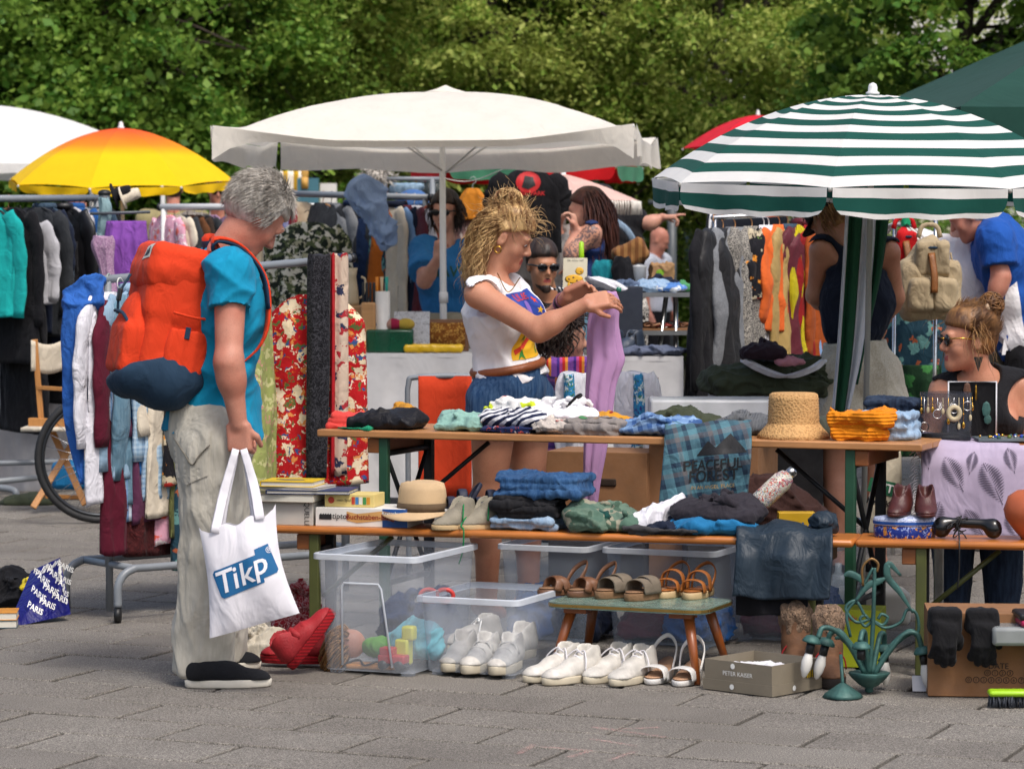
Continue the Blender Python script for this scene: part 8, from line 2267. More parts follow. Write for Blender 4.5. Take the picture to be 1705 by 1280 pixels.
m=MB();m.box((br.x+.11,br.y+.02,.045),(.24,.06,.02));m.build('handle',solid('plastic_lime','9fcf1c',.35),bt_,bevel=.009)
m=MB();r_=np.random.default_rng(2)
for k in range(240):x,y=br.x+r_.uniform(-.005,.22),br.y+r_.uniform(-.005,.045);m.tube([(x,y,.04),(x+r_.normal(0,.006),y-.004,.001)],.0022,3)
m.build('bristles',solid('bristle_grey','4a4f58',.7),bt_)
p=P(1690,1060,9.5);m=MB();m.box((p.x+.06,9.6,p.z),(.26,.2,.06));tag(m.build('grey_tray',clear('tray_grey','8f9494',.85),bevel=.012),'grey plastic tray at the right edge above the cardboard box','tray')
fb=thing('food_container','black and pink lunch container on the grey tray','container',(p.x+.1,9.6,p.z+.03))
for z,s_,mt in((.042,.2,solid('plastic_pink','a8204f',.4)),(.062,.21,BLACKP)):m=MB();m.box((p.x+.12,9.58,p.z+z),(s_,.16,.022));m.build('shell' if s_<.205 else 'lid',mt,fb,bevel=.008)
m=MB();m.box((p.x+.22,9.7,(p.z-.03)/2),(.3,.3,p.z-.03));tag(m.build('plastic_crate',solid('crate_grey','4a4d50',.6),bevel=.01),'dark crate carrying the grey tray at the right edge','crate')
m=MB();q=V3(G(1533,1152));m.box(q+np.array([0,.02,.026]),(.05,.002,.052),rotx(R(-20)));tag(m.build('price_tag',solid('paper_white','d6d6da',.8),smooth=False),'small white price note leaning against the cardboard box','note')
# around the man's feet and the left edge
lump('canvas_sack',"off-white canvas sack on the ground behind the man's shoes",'sack',V3(G(425,1098))+np.array([0,.06,0]),.17,.13,.16,fab('canvas_offwhite','bdb5a4'),231,4,.016,9)
rbg=lump('red_lettered_bag','red and black printed shopping bag leaning on the bench leg','bag',V3(G(495,1078))+np.array([0,.1,0]),.17,.26,.1,fab('print_redtext','8a1a24',pat='paisley',c2='c9b0b0'),232,3,.012)
RDL=leather('leather_red','9a1620',.7);RDS=fab('sole_redribbed','8a1219',pat='stripe',axis=2,freq=90,cols=['9a1620','6d0d14'])
for k,(px,py,tl,rl)in enumerate(((488,1122,-52,-12),(548,1110,-20,10))):g_=G(px,py);shoe(['red slip-on shoe propped on its heel against the tub','second red shoe lying behind the propped one'][k],(g_.x,g_.y,.012),R(15 if k==0 else 170),.245,.085,RDL,RDS,None,'red_shoe',.03,strap=RDL,group='red shoes',tilt=R(tl if k==0 else 0))
PB=thing('printed_carrier_bag','dark blue plastic carrier bag printed with white words at the left edge','bag',G(60,1040));pbc=V3(G(65,1040))
PBM=fab('carrier_blue','1a1c66',rough=.35,wr=.9,sheen=0);A=[]
cr4=[P(12,1045,11.45),P(118,1022,11.6),P(100,928,11.75),P(52,950,11.8)]
for side in(0,1):
	A=[]
	for i in range(20):
		v=i/19;A.append([V3(cr4[0].lerp(cr4[1],j/19).lerp(cr4[3].lerp(cr4[2],j/19),v))+np.array([0,(-1 if side==0 else 1)*.06*math.sin(math.pi*j/19)*math.sin(math.pi*min(.95,v+.1)),0])+.012*Wav(5)(np.array([j/4.,v*4,side]),1.0)*np.array([0,1,0])*math.sin(math.pi*j/19)for j in range(20)])
	m=MB();m.grid(np.array(A),flip=side==1);o=m.build('bag_panel',PBM,PB)
	if side==0:bfr=bvh_of(o)
for i in range(4):
	for j in range(3):decal('bag_lettering',text_mesh('PARIS',.027,-.2,.02,.015),P(58+20*j+4*i,1016-20*i-6*j,11.5),(.85,.1,.55-1.0),(.4,0,.8),INKW,PB,bfr,.003)
lump('yellow_wrapper','yellow printed wrapper inside the dark blue carrier bag','wrapper',V3(P(48,985,11.8)),.06,.06,.05,solid('print_yellow','d0b81c',.4),233,2,.008)
lump('black_clothes_bag','black clothes spilling out of a bag at the left edge','clothes',V3(G(12,1015)),.26,.17,.25,F['black'],234,4,.02,8)
for k,(col,z)in enumerate((('3a5560',0),('c9851c',.03))):book('paperback',['teal cased book on the ground at the left edge','orange paperback on top of the teal book'][k],V3(G(-2,1046))+np.array([.0,.08,z]),(.12,.15,.03),.1,solid('cover_'+col,col,.4),PAGE)
# ------------------------------------------------------------------ second bench and jewellery table
c=ON2(1508,.13);tn=thing('ceramic_tin','blue and gold patterned oval tin with lid on the right bench','tin',c);el=lambda r_,z:np.stack([.105*r_*np.cos(np.arange(36)/36*6.2832),.075*r_*np.sin(np.arange(36)/36*6.2832),np.full(36,z)],1)
BLT=fab('tin_blue','1d2f7a',rough=.3,pat='floral',scale=26,wr=0,sheen=0,cols=[('b9803a',1,.3),('8fa0cc',1.4,.2)]);BL2=fab('tin_white','b8c2da',rough=.25,pat='paisley',c2='1d2f7a',wr=0,sheen=0)
m=MB();m.loft([el(.98,0),el(1,.004),el(1,.038),el(.97,.04)]);m.xf(rotz(ang2),c);m.build('tin_body',BLT,tn);m=MB();m.loft([el(.96,.041),el(1.02,.045),el(1.02,.058),el(.98,.068),el(.6,.073),el(.05,.074)]);m.xf(rotz(ang2),c);m.build('tin_lid',BL2,tn);m=MB();m.loft([el(1.025,.046),el(1.025,.056)],cap=False);m.xf(rotz(ang2),c);m.build('lid_rim',solid('enamel_blue','24509c',.2),tn)
BRL=leather('leather_oxblood','4a1f1a',.4)
for k,px in enumerate((1505,1535)):p=ON2(px,.17)+np.array([.02,.03,.075]);shoe(['left oxblood leather slipper on the blue tin','right oxblood leather slipper on the blue tin'][k],p,R(245+18*k),.17,.07,BRL,BRL,None,'leather_slipper',.01,group='oxblood slippers')
c=ON2(1612,.12);ph=thing('telephone_handset','black telephone handset with curled cord on the right bench','telephone',c);hs=W_(1562,1664,10)
bl=Blob(.02);bl.c(c+np.array([-hs*.4,0,.055]),c+np.array([hs*.42,-.03,.05]),.017);bl.e(c+np.array([-hs*.42,0,.035]),(.032,.032,.033));bl.e(c+np.array([hs*.42,-.03,.032]),(.03,.03,.031));bl.mesh(.005,1).build('handset',solid('bakelite','101113',.2,bump=0),ph)
m=MB();r_=np.random.default_rng(6);a=np.linspace(0,60,360);cp=c+np.array([-.035,-.045,.04]);q=smooth_path(cp+r_.normal(size=(14,3))*np.array([.022,.015,.022]),360);m.tube(q+.011*np.stack([np.cos(a),np.sin(a)*.6,np.sin(a*1.0+1)],1),.0022,4);m.tube(smooth_path([cp,ON2(1600,-.015),ON2(1600,-.02)-np.array([0,0,.1]),ON2(1597,-.02)-np.array([0,0,.16])],20),.003,5);m.build('cord',BLACKP,ph)
m=MB();m.lathe([(.03,0),(.036,.01),(.05,.025),(.084,.07),(.09,.1),(.075,.145),(.045,.165),(.002,.17)],ON2(1718,.13),30);tag(m.build('orange_vase',solid('ceramic_orange','b8603a',.45,var=.2)),'round matt orange vase at the right edge of the bench','vase')
# lilac cloth with ferns
LC=fab('cloth_lilac','b0a3ba',wr=.6,wsc=7);lc=thing('fern_cloth','lilac tablecloth printed with dark ferns on the jewellery table','tablecloth',ONJ(1640,0)-np.array([0,0,.35]))
lo=drape('cloth',None,None,lambda px,b=0:ONJ(px,b),1533,1860,.5,.33,LC,77,.006,n=90,wav=.02,th=.003,parent=lc);bb=bvh_of(lo);IKG=solid('ink_fern','5f5669',.9,bump=0)
for px,z,s_,an in((1590,-.1,.12,.5),(1655,-.13,.14,.45),(1560,-.25,.1,-.3),(1625,-.27,.1,.6),(1545,-.05,.06,0.2),(1690,-.28,.09,.4),(1620,-.06,.07,-.2),(1685,-.05,.08,.3)):
	o_=ONJ(px,-.05)+np.array([0,0,z]);VV,FF=[],[]
	for k in range(17):
		y=(k/16-.5)*s_;l=s_*.33*math.sin(math.pi*(k+1.5)/19)
		for sd in(-1,1):n=len(VV);VV+=[(0,y,0),(sd*l*.5,y+l*.32,0),(sd*l,y+l*.35,0),(sd*l*.5,y+l*.14,0)];FF.append((n,n+1,n+2,n+3))
	n=len(VV);VV+=[(-.0015,-s_*.6,0),(.0015,-s_*.6,0),(.001,s_*.55,0),(-.001,s_*.55,0)];FF.append((n,n+1,n+2,n+3));VV=np.array(VV)@rotz(an).T;decal('fern_print',(VV,FF),o_,(.95,-.2,0),(0,0,1),IKG,lc,bb,.004,.2)
m=MB()
for k in range(34):q=ONJ(1533,.0)+np.array([-.004,-.03,-.01-.0095*k]);m.tube(smooth_path([q,q+np.array([-.018,-.008,-.004]),q+np.array([-.03-.01*math.sin(k*2.2),-.01,-.018])],6),.0016,4)
m.build('fringe',fab('fringe_white','d3cdd2'),lc)
c=ONJ(1576,.12)+np.array([0,0,.008]);cy_=thing('earring_stand','clear acrylic cylinder hung with earrings','display',c);rc=44*S(10.5);m=MB();m.lathe([(rc,0),(rc,.17),(rc*.97,.17),(rc*.97,.004)],c,40,cap=False);m.build('acrylic_tube',clear('acrylic_smoke','3a3b40',.3,.08),cy_);m=MB();m.lathe([(rc*.96,0),(rc*.96,.02),(.002,.02)],c,30);m.build('base',BLACKP,cy_)
r_=np.random.default_rng(12)
for k in range(13):
	an=R(198+11.5*k);ln=r_.uniform(.03,.11);p=c+np.array([(rc+.004)*math.cos(an),(rc+.004)*math.sin(an),.155]);m=MB();m.tube([p,p-np.array([0,0,ln])],.0012,4)
	if k%3==1:a=np.linspace(0,6.28,14,endpoint=False);m.tube(p+np.stack([.016*np.cos(a),0*a-.003,-ln+.016*np.sin(a)],1),.0018,5,close=True)
	else:m.ell(p-np.array([0,.002,ln]),(.006,.003,.012),8,6);m.ell(p-np.array([0,.002,ln*.6]),.0035,6,5)
	m.build('earring',[GOLD,SILV,solid('bone','b5a888',.5)][k%3],cy_)
a=np.linspace(0,6.28,20,endpoint=False);p=c+np.array([.015,-rc-.006,.1]);m=MB();m.tube(p+np.stack([.02*np.cos(a),0*a,.022*np.sin(a)],1),.009,6,close=True,up=(0,1,0));m.build('bone_pendant',solid('bone','b5a888',.5),cy_)
c=ONJ(1620,.3)+np.array([0,0,.008]);fr_=thing('jewellery_board','black jewellery board with thin white frame','display',c);w_,h=W_(1578,1660,10.6),.2;m=MB();m.box(c+np.array([0,.01,h/2]),(w_,.008,h));m.build('board',fab('velvet_black','111114'),fr_,smooth=False)
m=MB();m.tube([c+np.array(q)for q in((-w_/2,0,0),(-w_/2,0,h),(w_/2,0,h),(w_/2,0,0))],.0035,6);m.build('wire_frame',solid('wire_white','c9c9cc',.4),fr_)
for x,z,mt,r3 in((-.02,h-.03,leather('cuff_brown','5a3a28'),(.014,.004,.03)),(.012,h-.04,GOLD,(.005,.004,.03)),(.05,h*.5,PAT,(.016,.003,.03)),(.055,h*.32,PAT,(.014,.003,.018))):m=MB();m.ell(c+np.array([x,-.006,z]),r3,6,4);m.build('jewellery_piece',mt,fr_,smooth=False)
m=MB();r_=np.random.default_rng(15)
tray=thing('ring_tray','flat tray of small rings and beads in front of the seller','tray',ONJ(1665,.15));m.box(ONJ(1672,.16)+np.array([0,0,.012]),(.2,.16,.008));m.build('tray_base',solid('tray_slate','5a6468',.5),tray,smooth=False)
for k in range(26):m=MB();m.ell(ONJ(1672,.16)+np.array([r_.uniform(-.09,.09),r_.uniform(-.07,.07),.02]),r_.uniform(.004,.009),8,5);m.build('bead',[PAT,GOLD,SILV,cb,solid('bead_olive','5a6a1c',.4)][k%5],tray)
# ------------------------------------------------------------------ behind the table
c=V3(P(1010,800,12.1));c[2]=.27;bxx=carton('moving_box','brown moving box with printed frame lettering behind the jeans','box',c,(.42,.3,.36),CRD,R(-18));rv=Vector((math.cos(R(-18)),math.sin(R(-18)),0));letter(bxx,'Big Box',.05,face_pt(c,R(-18),-.08,-.151,.06),rv,INKB,off=.002)
m=MB();m.tube([V3(face_pt(c,R(-18),x,-.153,z))for x,z in((-.19,.03),(-.19,.1),(.05,.1),(.05,.03))],.002,4);m.build('frame_print',INKB,bxx);bl=Blob(.002);bl.b(face_pt(c,R(-18),.03,-.151,.24),(.05,.002,.012),.004,rotz(R(-18)));bl.mesh(.004,1).build('hand_hole',solid('hole_dark','2b1d12',.9),bxx)
carton('wooden_crate','dark crate under the moving box','crate',c*np.array([1,1,0]),(.4,.3,.268),solid('crate_dark','2e2a28',.8),R(-18))
rc_=thing('folding_chair','orange-red canvas folding chair behind the table','chair',(P(735,700,13).x,13,0));OR=fab('canvas_orange','b8391a',wr=.25)
m=MB();A=[[V3(P(697+88*j/10,626+205*i/8,13.0+.05*math.sin(j/10*3.14)))for j in range(11)]for i in range(9)];m.grid(np.array(A));m.build('back_cloth',OR,rc_,solid_t=.006)
m=MB();m.tube(smooth_path([(P(680,700,13).x,13.05,0),P(679,700,13.05),P(680,640,13.05),P(695,628,13.05),P(790,627,13.05),P(800,640,13.05),(P(800,700,13).x,13.05,0)],40),.012,8);m.build('tube_frame',GREY,rc_)
jk=thing('folk_jacket','white jacket with blue floral bands hung over a chair behind the table','jacket',P(1015,770,12.5));BF=fab('floral_turquoise','2f86b8',pat='floral',scale=22,cols=[('d0dcd8',1,.3),('3a2f80',1.2,.22),('3f7a4a',1.4,.2)])
for i,(x0,x1,y0,y1)in enumerate(((925,1000,620,760),(1022,1098,620,775))):strip('jacket_half',None,None,[((x0+x1)/2,y0,30,14),((x0+x1)/2,y0+20,38,18),((x0+x1)/2,y0+90,40,18),((x0+x1)/2,y1,37,16)],F['white'],12.5,4,14+i,parent=jk);strip('floral_band',None,None,[(x0+22+18*i,y0+3,9,20),(x0+24+18*i,y0+60,10,21),(x0+24+14*i,y1-30,10,20)],BF,12.47,3,16+i,parent=jk,amp=.05)
pc_=thing('garden_chair','wooden chair under the white folk jacket','chair',(P(1012,700,12.6).x,12.6,0))
for x in(930,1090):m=MB();m.box((P(x,700,12.6).x,12.6,.45),(.03,.03,.9));m.build('back_post',LW,pc_,smooth=False)
m=MB();m.box((P(1010,700,12.6).x,12.6,.86),(.4,.02,.06));m.build('back_rail',LW,pc_,smooth=False);m=MB();m.box((P(1010,700,12.6).x,12.8,.44),(.42,.4,.03));m.build('seat',LW,pc_,smooth=False)
strip('striped_blanket','purple and red striped blanket behind the blonde woman','blanket',[(950,595,34,14),(950,602,38,18),(950,625,38,16)],fab('blanket_stripe','7d4a9c',pat='stripe',axis=0,freq=14,cols=['7d4a9c','4a2f80','b84a8a','c9302a','d98a3a','7d4a9c']),12.9,3,18)
dk_=P(1190,665,11.95);carton('cardboard_stack','stacked cardboard boxes under the long white tub','box',(dk_.x,12.0,0),(.45,.3,.68),CRD,R(-20));m=MB();m.box((dk_.x-.01,11.97,.765),(.5,.3,.16));tag(m.build('long_tub',clear('tub_white','d6d8da',.7),bevel=.01),'long white translucent tub behind the flannel shirt','storage box')
pb=P(1283,640,13.0);carton('lower_crate','dark crate below the tub with the olive bag','crate',(pb.x,13.2,0),(.46,.4,.62),solid('crate_dark','2e2a28',.8),0);m=MB();m.box((pb.x,13.15,.72),(.5,.38,.19));tag(m.build('clear_tub',FROST,bevel=.01),'frosted tub with the olive bag on top under the coat rail','storage box')
lump('olive_bag','open olive duffel bag lying on the frosted tub','bag',np.array([pb.x,13.05,.8]),W_(1190,1385,13),.19,.34,F['olive'],241,4,.02,7)
strip('bag_lining','white lining of the open olive bag','lining',[(1240,600,8,8),(1275,618,12,10),(1310,627,12,10),(1350,615,9,8),(1372,600,5,6)],F['white'],12.85,3,19)
lump('plum_hat','plum baseball hat with red stitching on the olive bag','hat',V3(P(1270,600,12.9)),.17,.1,.15,fab('cap_plum','2b1c24'),242,3,.006);lump('pink_socks','dusty pink socks on the white lining','socks',V3(P(1318,610,12.85)),.12,.04,.08,F['rose'],243,3,.008)
bt2=V3(P(1262,838,11.4));b3=V3(P(1318,786,11.45));dv=b3-bt2;dv/=np.linalg.norm(dv);x_=np.cross(dv,(0,1.,0));x_/=np.linalg.norm(x_);fbm=fab('bottle_floral','d0cfc8',rough=.3,pat='floral',scale=40,wr=0,sheen=0,cols=[('b3262c',1,.3),('2f4d8a',1.3,.25),('3f7a4a',1.5,.2),('c9a03a',1.7,.15)])
fb2=thing('thermos_bottle','slanted thermos bottle with colourful flower pattern under the table','bottle',bt2);m=MB();rm=np.stack([x_,np.cross(dv,x_),dv],1);m.lathe([(.036,0),(.04,.01),(.04,.13),(.03,.16),(.022,.165)],bt2,24,rm);m.build('bottle_body',fbm,fb2);m=MB();m.lathe([(.021,.16),(.021,.19),(.017,.195),(.002,.195)],bt2,18,rm);m.build('cap',SILV,fb2)
lump('brown_blanket','dark brown blanket heap under the flannel shirt','blanket',np.array([P(1250,800,11.6).x,11.7,.3]),.5,.3,.3,fab('blanket_brown','3a2420'),244,4,.02,7,0,.009);carton('blue_crate','dark box under the brown blanket heap','crate',(P(1250,800,11.6).x,11.7,0),(.5,.34,.3),solid('crate_dark','2e2a28',.8))
yb2=V3(P(1330,860,11.3));ybx=carton('yellow_food_box','yellow and blue food box below the flower thermos','box',(yb2[0],11.4,.3),(.14,.08,.14),solid('card_gold','c9a01c',.45),0);letter(ybx,'philly',.05,(yb2[0],11.36,.38),(1,0,.2),solid('print_gameblue','1d4f94',.4),up=(-.2,0,1),off=.002,bold=.02);carton('white_crate','pale crate under the yellow food box','crate',(yb2[0],11.42,0),(.2,.2,.298),solid('crate_pale','8f9294',.6))
mt_=thing('market_tote','cream market tote with green lettered block behind the bench','bag',P(1472,890,11.3));mo=strip('bag_body',None,None,[(1486,752,14,6),(1482,790,20,10),(1472,830,27,14),(1468,890,28,14)],fab('tote_cream','c6bba4',wr=.5),11.3,3,21,parent=mt_);bb=bvh_of(mo)
decal('green_block',shape_mesh([(-.055,-.025),(.05,-.025),(.05,.028),(-.055,.028)],.02),P(1470,812,11.25),(1,0,-.25),(.2,0,1),solid('print_forest','17603f',.7),mt_,bb,.003);decal('bag_lettering',text_mesh('RUT',.045,0,.02,.02),P(1470,812,11.25),(1,0,-.25),(.2,0,1),INKW,mt_,bb,.005);decal('bag_lettering',text_mesh('MARKT',.036,0,.015,.02),P(1468,838,11.25),(1,0,-.25),(.2,0,1),INKB,mt_,bb,.004)
# cloth-covered tables further back
def cloth_table(name,label,px0,px1,py,d,mat,seed,dep=.7):
	a,b=P(px0,py,d),P(px1,py,d);z=a.z;t=thing(name,label,'table',((a.x+b.x)/2,d,0));wv=Wav(seed);A=[]
	for i in range(16):A.append([(a.x+(b.x-a.x)*j/40,d-.0-.03*wv(np.array([j/9.,i*.05,1.]),2.0)*(i/15)**.5,z-(z-.06)*i/15)for j in range(41)])
	m=MB();m.grid(np.array(A),flip=True);m.build('cloth_front',mat,t);m=MB();m.box(((a.x+b.x)/2,d+dep/2,z-.012),(b.x-a.x,dep,.024));m.build('table_top',mat,t,smooth=False)
	for x in(a.x+.06,b.x-.06):
		m=MB();m.box((x,d+dep-.06,z/2-.01),(.04,.04,z-.03));m.build('leg',GREY,t,smooth=False)
	return lambda px,b=0.15:V3(P(px,py,d))*np.array([1,0,0])*(d+b)/d+np.array([0,d+b,z])
CLW=fab('cloth_white','c9c8c8',wr=.5,wsc=4);C1=cloth_table('covered_table','white cloth covered table behind the trestle table on the left',600,815,588,16.6,CLW,5);C2=cloth_table('covered_table','white cloth covered table behind the lilac trousers',900,1138,593,14.4,CLW,6,.5)
m=MB();m.lathe([(.05,0),(.052,.02),(.045,.1),(.036,.16),(.044,.21),(.04,.21)],C1(587)*1+np.array([-.02,.1,.26]),20);m.tube(smooth_path([C1(600)+np.array([0,.1,.42]),C1(607)+np.array([0,.1,.4]),C1(604)+np.array([0,.1,.32]),C1(597)+np.array([0,.1,.3])],12),.007,6);tag(m.build('ceramic_pitcher',solid('ceramic_cream','b8a88a',.4)),'cream ceramic pitcher right of the near rack','pitcher')
m=MB();m.box(C1(596)+np.array([0,.12,.13]),(.2,.2,.26));tag(m.build('storage_block',wood('beech','b98a55','9a6a3c'),bevel=.01),'light wooden box under the cream pitcher','box')
kb=thing('knife_block','knife block with five black handles','knife block',C1(618,.1));m=MB();m.box(C1(614,.1)+np.array([0,0,.14]),(.08,.1,.28));m.build('block',wood('beech','b98a55','9a6a3c'),kb,bevel=.01)
for k in range(4):m=MB();m.box(C1(605+6*k,.08)+np.array([0,0,.33]),(.014,.022,.12));m.build('knife_handle',BLACKP,kb,bevel=.004)
m=MB();m.lathe([(.045,0),(.047,.34),(.043,.34),(.043,.03)],C1(636,.14),22,cap=False);ut=tag(m.build('utensil_canister',solid('enamel_white','d5d4d0',.3)),'white canister with coloured kitchen utensils','canister')
for k,col in enumerate(('d9821c','c9b08a','1f9a8a')):m=MB();p=C1(628+8*k,.14);m.tube([p+np.array([0,0,.1]),p+np.array([.0,0,.36]),p+np.array([.0,0,.42])],[.006,.008,.012],6);o=m.build('utensil',solid('utensil_'+col,col,.5));tag(o,['orange utensil handle in the white canister','wooden utensil handle in the white canister','teal utensil handle in the white canister'][k],'utensil')
m=MB();m.box(C1(650,.12)+np.array([0,0,.065]),(.26,.18,.13));tag(m.build('green_storage_box',clear('plastic_bottle_green','0f4a33',.9,.2),bevel=.012),'dark green translucent plastic box on the white cloth','box')
for k,(px,col)in enumerate(((632,'3f6fae'),(655,'b8274f'),(676,'d8b84a'),(648,'c99a8a'))):m=MB();m.ell(C1(px,.14)+np.array([0,0,.155]),(.05,.04,.035),12,8);tag(m.build('yarn_ball',fab('yarn_'+col,col,pat='knit',rib=120)),['blue','crimson','yellow','pale pink'][k]+' ball of yarn on the dark green box','yarn')
m=MB();m.box(C1(686,.3)+np.array([0,0,.11]),(.2,.08,.22),rotx(R(-8)));tag(m.build('spotted_box',fab('card_spotted','d0d2d6',pat='floral',scale=55,wr=0,cols=[('24262c',.8,.2)]),smooth=False),'white box with small dark dots standing upright','box')
pf=thing('framed_tapestry','brown patterned tapestry in a wooden frame','picture',C1(745,.3));m=MB();m.box(C1(745,.3)+np.array([0,0,.09]),(.24,.03,.18),rotx(R(-8)));m.build('frame',wood('frame_brown','7d4f22','5a3414'),pf,bevel=.004);m=MB();m.box(C1(745,.28)+np.array([0,0,.092]),(.2,.006,.14),rotx(R(-8)));m.build('tapestry',fab('tapestry','8a5420',pat='floral',scale=30,cols=[('c99a4a',1,.3),('5a2a12',1.3,.2)]),pf)
ykb=thing('biscuit_bag','yellow biscuit bag lying upside down on the white cloth','bag',C1(722,.03));bl=Blob(.01);bl.b(C1(722,.05)+np.array([0,0,.025]),(.15,.03,.008),.014);o=bl.mesh(.006,1,wrinkle(66,.004,20)).build('wrapper',solid('print_biscuit','d9b01c',.35),ykb);decal('bag_lettering',text_mesh('LEIBNIZ — KEKS',.034,0,.015,.02),C1(712,-.01)+np.array([0,0,.024]),(-1,0,0),(0,0,-1),INKB,ykb,None,-.022)
# goods on the right rear table and tiered stand
for k,px in enumerate((1042,1072)):shoe(['left navy trail shoe on the rear white table','right navy trail shoe on the rear white table'][k],C2(px,.2),R(200+20*k),.22,.09,leather('shoe_slate','2f3a4a'),solid('sole_grey','6d6a66',.7),BLK,'trail_shoe',.028,group='navy trail shoes')
lump('flat_hat','slate grey flat hat on the rear white table','hat',C2(1085,.06),.32,.05,.14,fab('cap_slate','5a6276'),251,5,.008)
ts=thing('tiered_stand','folding metal stand with two shelves behind the lilac trousers','stand',(P(1085,520,15.6).x,15.6,0));z1,z2=P(1085,487,15.6).z,P(1085,552,15.4).z
for nm,z,w_ in(('upper_shelf',z1,.42),('lower_shelf',z2,.42)):m=MB();m.box((P(1090,500,15.6).x,15.8,z-.012),(w_,.5,.022));m.build(nm,solid('shelf_alu','8a8d8f',.4,.5),ts,smooth=False)
for x0,x1 in((1060,1110),(1110,1060),(1050,1048),(1125,1128)):m=MB();m.tube([(P(x0,480,15.6).x,15.62,z1-.01),(P(x1,480,15.6).x,15.56,0)],.013,8);m.build('leg',CHROME,ts)
U1=lambda px,b=.15:np.array([P(px,487,15.6).x,15.6+b,z1]);U2_=lambda px,b=.1:np.array([P(px,552,15.6).x,15.6+b,z2])
for k,(px,w_,h,mt,lab)in enumerate(((1048,.14,.06,fab('fleece_bluegrey','56657f'),'blue-grey sweater with lime stripe on the upper shelf'),(1085,.2,.07,DLB,'faded jeans in the middle of the upper shelf'),(1118,.16,.05,fab('print_bluewhite','4f7ab8',pat='floral',scale=16,cols=[('d0d6da',1,.35)]),'blue and white patterned cloth on the upper shelf'),(1105,.16,.1,F['navy'],'dark navy cloth at the back of the upper shelf'),(1142,.1,.05,fab('cloth_leafgreen','4a8a5a'),'green cloth at the right end of the upper shelf'))):lump('shelf_cloth',lab,'clothes',U1(px,.12+.1*(k>2)),w_,h,.22,mt,260+k,3,.012,12,0,.007)
r_=np.random.default_rng(19);jt=thing('trinket_tray','tray of brown bead bracelets on the lower shelf','tray',U2_(1085));m=MB();m.box(U2_(1088,.12)+np.array([0,0,.006]),(.4,.24,.01));m.build('tray_base',CRD,jt,smooth=False)
for k in range(40):a=np.linspace(0,6.28,10,endpoint=False);q=U2_(1088,.12)+np.array([r_.uniform(-.18,.18),r_.uniform(-.11,.11),.018+r_.uniform(0,.015)]);m=MB();m.tube(q+np.stack([.022*np.cos(a),.022*np.sin(a),.008*np.sin(a+k)],1),.005,5,close=True);m.build('bracelet',[leather('bd1','5a3422'),leather('bd2','a87a5a'),solid('bd3','8a2f24',.4),solid('bd4','b5aca0',.4)][k%4],jt)
bl=Blob(.02);q=U1(1060,.3);bl.b(q+np.array([-.02,0,.2]),(.06,.05,.03),.03,roty(R(-25)));tag(bl.mesh(.007,1,wrinkle(75,.006,14)).build('wicker_bag',fab('wicker','8a6238',pat='stripe',axis=0,freq=26,cols=['8a6238','6b4424'])),'brown woven bag above the rear shelf','bag')
m=MB();m.lathe([(.045,0),(.05,.13),(.052,.135),(.02,.15),(.002,.152)],U1(1064,.28),20);tag(m.build('enamel_pot',solid('enamel_pale','b5b8ba',.3)),'pale enamel pot under the brown woven bag','pot')
pg=thing('paper_bag','crumpled brown paper bag with green emblem on the rear shelf','bag',U1(1108,.36));bl=Blob(.01);bl.b(U1(1108,.36)+np.array([0,0,.07]),(.05,.04,.065),.012);o=bl.mesh(.007,1,wrinkle(76,.014,12)).build('bag_body',solid('kraft','9a7852',.85),pg);decal('emblem',shape_mesh([(.022*math.cos(q),.018*math.sin(q))for q in np.linspace(0,5.9,12)],.01),U1(1104,.3)+np.array([0,0,.1]),(1,0,0),(0,0,1),solid('print_leafgreen','7aa81c',.6),pg,bvh_of(o),.003)
bk=book('animal_book','picture book with yellow animal cover standing upright',(0,0,0),(.12,.16,.012),0,solid('cover_cream','cdc6ae',.5),PAGE);bk.rotation_euler=(R(78),0,R(-8));bk.location=P(958,456,15.2)+Vector((0,.0,0))
for o_,s3,col in(((-.005,-.03),(.048,.024,.0012),'d9a41c'),((.022,.012),(.022,.02,.0014),'d9a41c'),((-.03,-.03),(.007,.006,.002),'5a3a1c'),((-.008,-.022),(.007,.006,.002),'5a3a1c'),((.01,-.038),(.007,.006,.002),'5a3a1c'),((.03,.008),(.006,.005,.002),'3a2a1c'),((-.03,-.058),(.008,.014,.0012),'d9a41c'),((.022,-.058),(.008,.014,.0012),'d9a41c')):m=MB();m.ell((o_[0],o_[1],.0125),s3,12,4);m.build('cover_animal',solid('pr_'+col,col,.5),bk)
decal('cover_title',text_mesh('Oh, schau mal!',.014),(0,.066,.012),(1,0,0),(0,1,0),INKB,bk,None,.001)
bz=P(958,485,15.25);carton('book_rest','dark blue box carrying the picture book and folded cloths','box',(bz.x+.1,15.45,0),(.48,.5,P(958,478,15.2).z),solid('crate_navy','252c3a',.7));
m=MB();m.lathe([(.012,0),(.014,.05),(.012,.11),(.003,.118)],P(968,440,15.4),12);tag(m.build('green_tube',solid('plastic_lime','9fcf1c',.35)),'bright green tube behind the picture book','tube')
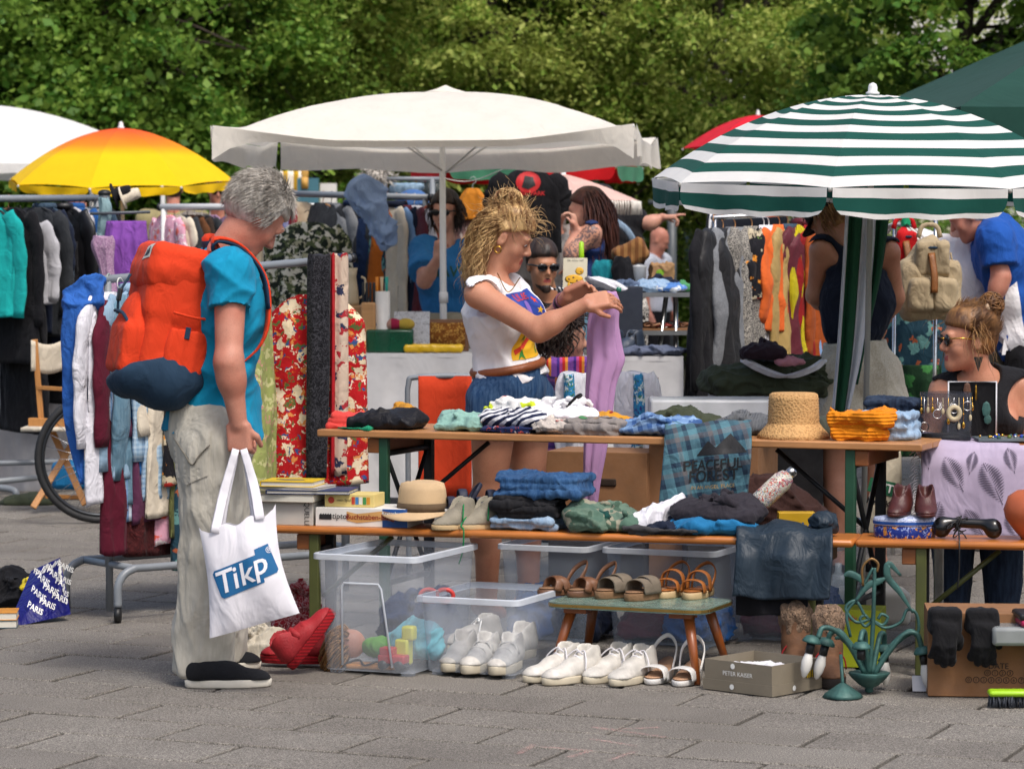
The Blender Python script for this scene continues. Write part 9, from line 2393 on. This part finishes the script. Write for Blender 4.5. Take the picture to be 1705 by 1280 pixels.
strip('striped_sleeve','black and white striped cloth beside the bearded man','cloth',[(925,480,10,10),(945,484,12,12),(975,490,10,10)],fab('stripe_bw','d6d6d6',pat='stripe',axis=0,freq=60,cols=['dadada','18181a'],rot=(0,.5,0)),14.85,3,24)
strip('teal_cloth','teal cloth hanging beside the picture book','cloth',[(1005,434,14,10),(1006,445,20,14),(1008,470,22,14)],fab('cloth_deepteal','1a7f8a'),15.9,4,25);strip('black_garment','black garment hanging right of the teal cloth','garment',[(1035,428,12,10),(1036,445,18,12),(1040,475,18,12)],F['black'],15.8,4,26)
strip('white_cloth','white cloth spread in front of the teal cloth','cloth',[(985,462,12,12),(1005,470,22,16),(1030,482,16,12)],F['white'],15.1,3,27);strip('denim_garment','blue denim garment hanging behind the woman’s hands'.replace('’',"'"),'garment',[(975,500,14,8),(972,530,20,12),(968,575,22,12)],F['denim_t'],14.2,4,28)
# hanging under the parasols
m=MB();m.tube(smooth_path([P(735,297,18.9),P(787,301,19.0),P(880,269,18.3),P(1010,262,18.0)],24),.003,5);tag(m.build('hanging_cord',fab('cord_white','c9c6be')),'thin cord strung under the white parasol carrying two garments','cord')
tsb=garment('band_tshirt','black T-shirt with red round print hanging under the white parasol',P(880,268,18.3),R(4),.5,.38,BLK,.2,.04,901,HG,sl_r=.07);o=tsb.children[0];bb=bvh_of(o);RK=solid('print_scarlet','c01c20',.7);decal('round_print',shape_mesh([(.075*math.cos(q),.065*math.sin(q))for q in np.linspace(0,6.1,22)],.02),P(880,302,18.0),(1,0,0),(0,0,1),RK,tsb,bb,.004);decal('inner_print',shape_mesh([(-.04,-.03),(.0,-.045),(.045,-.02),(.03,.03),(-.02,.04)],.02),P(880,302,18.0),(1,0,0),(0,0,1),INKB,tsb,bb,.006);decal('shirt_lettering',text_mesh('MUSIC PARK',.036,0,.02,.02),P(880,321,18.0),(1,0,0),(0,0,1),RK,tsb,bb,.004)
garment('mustard_bodice','mustard and dusty pink dress on a green hanger above the woman with the pole',P(787,300,19.0),R(3),.2,.2,F['must2'],0,.04,902,HG);garment('dusty_skirt','dusty pink patterned skirt of the hanging mustard dress',P(787,345,19.05),R(3),.3,.22,F['dusty'],0,.05,903,None,shoulder=False,flare=1.4,fold=.3)
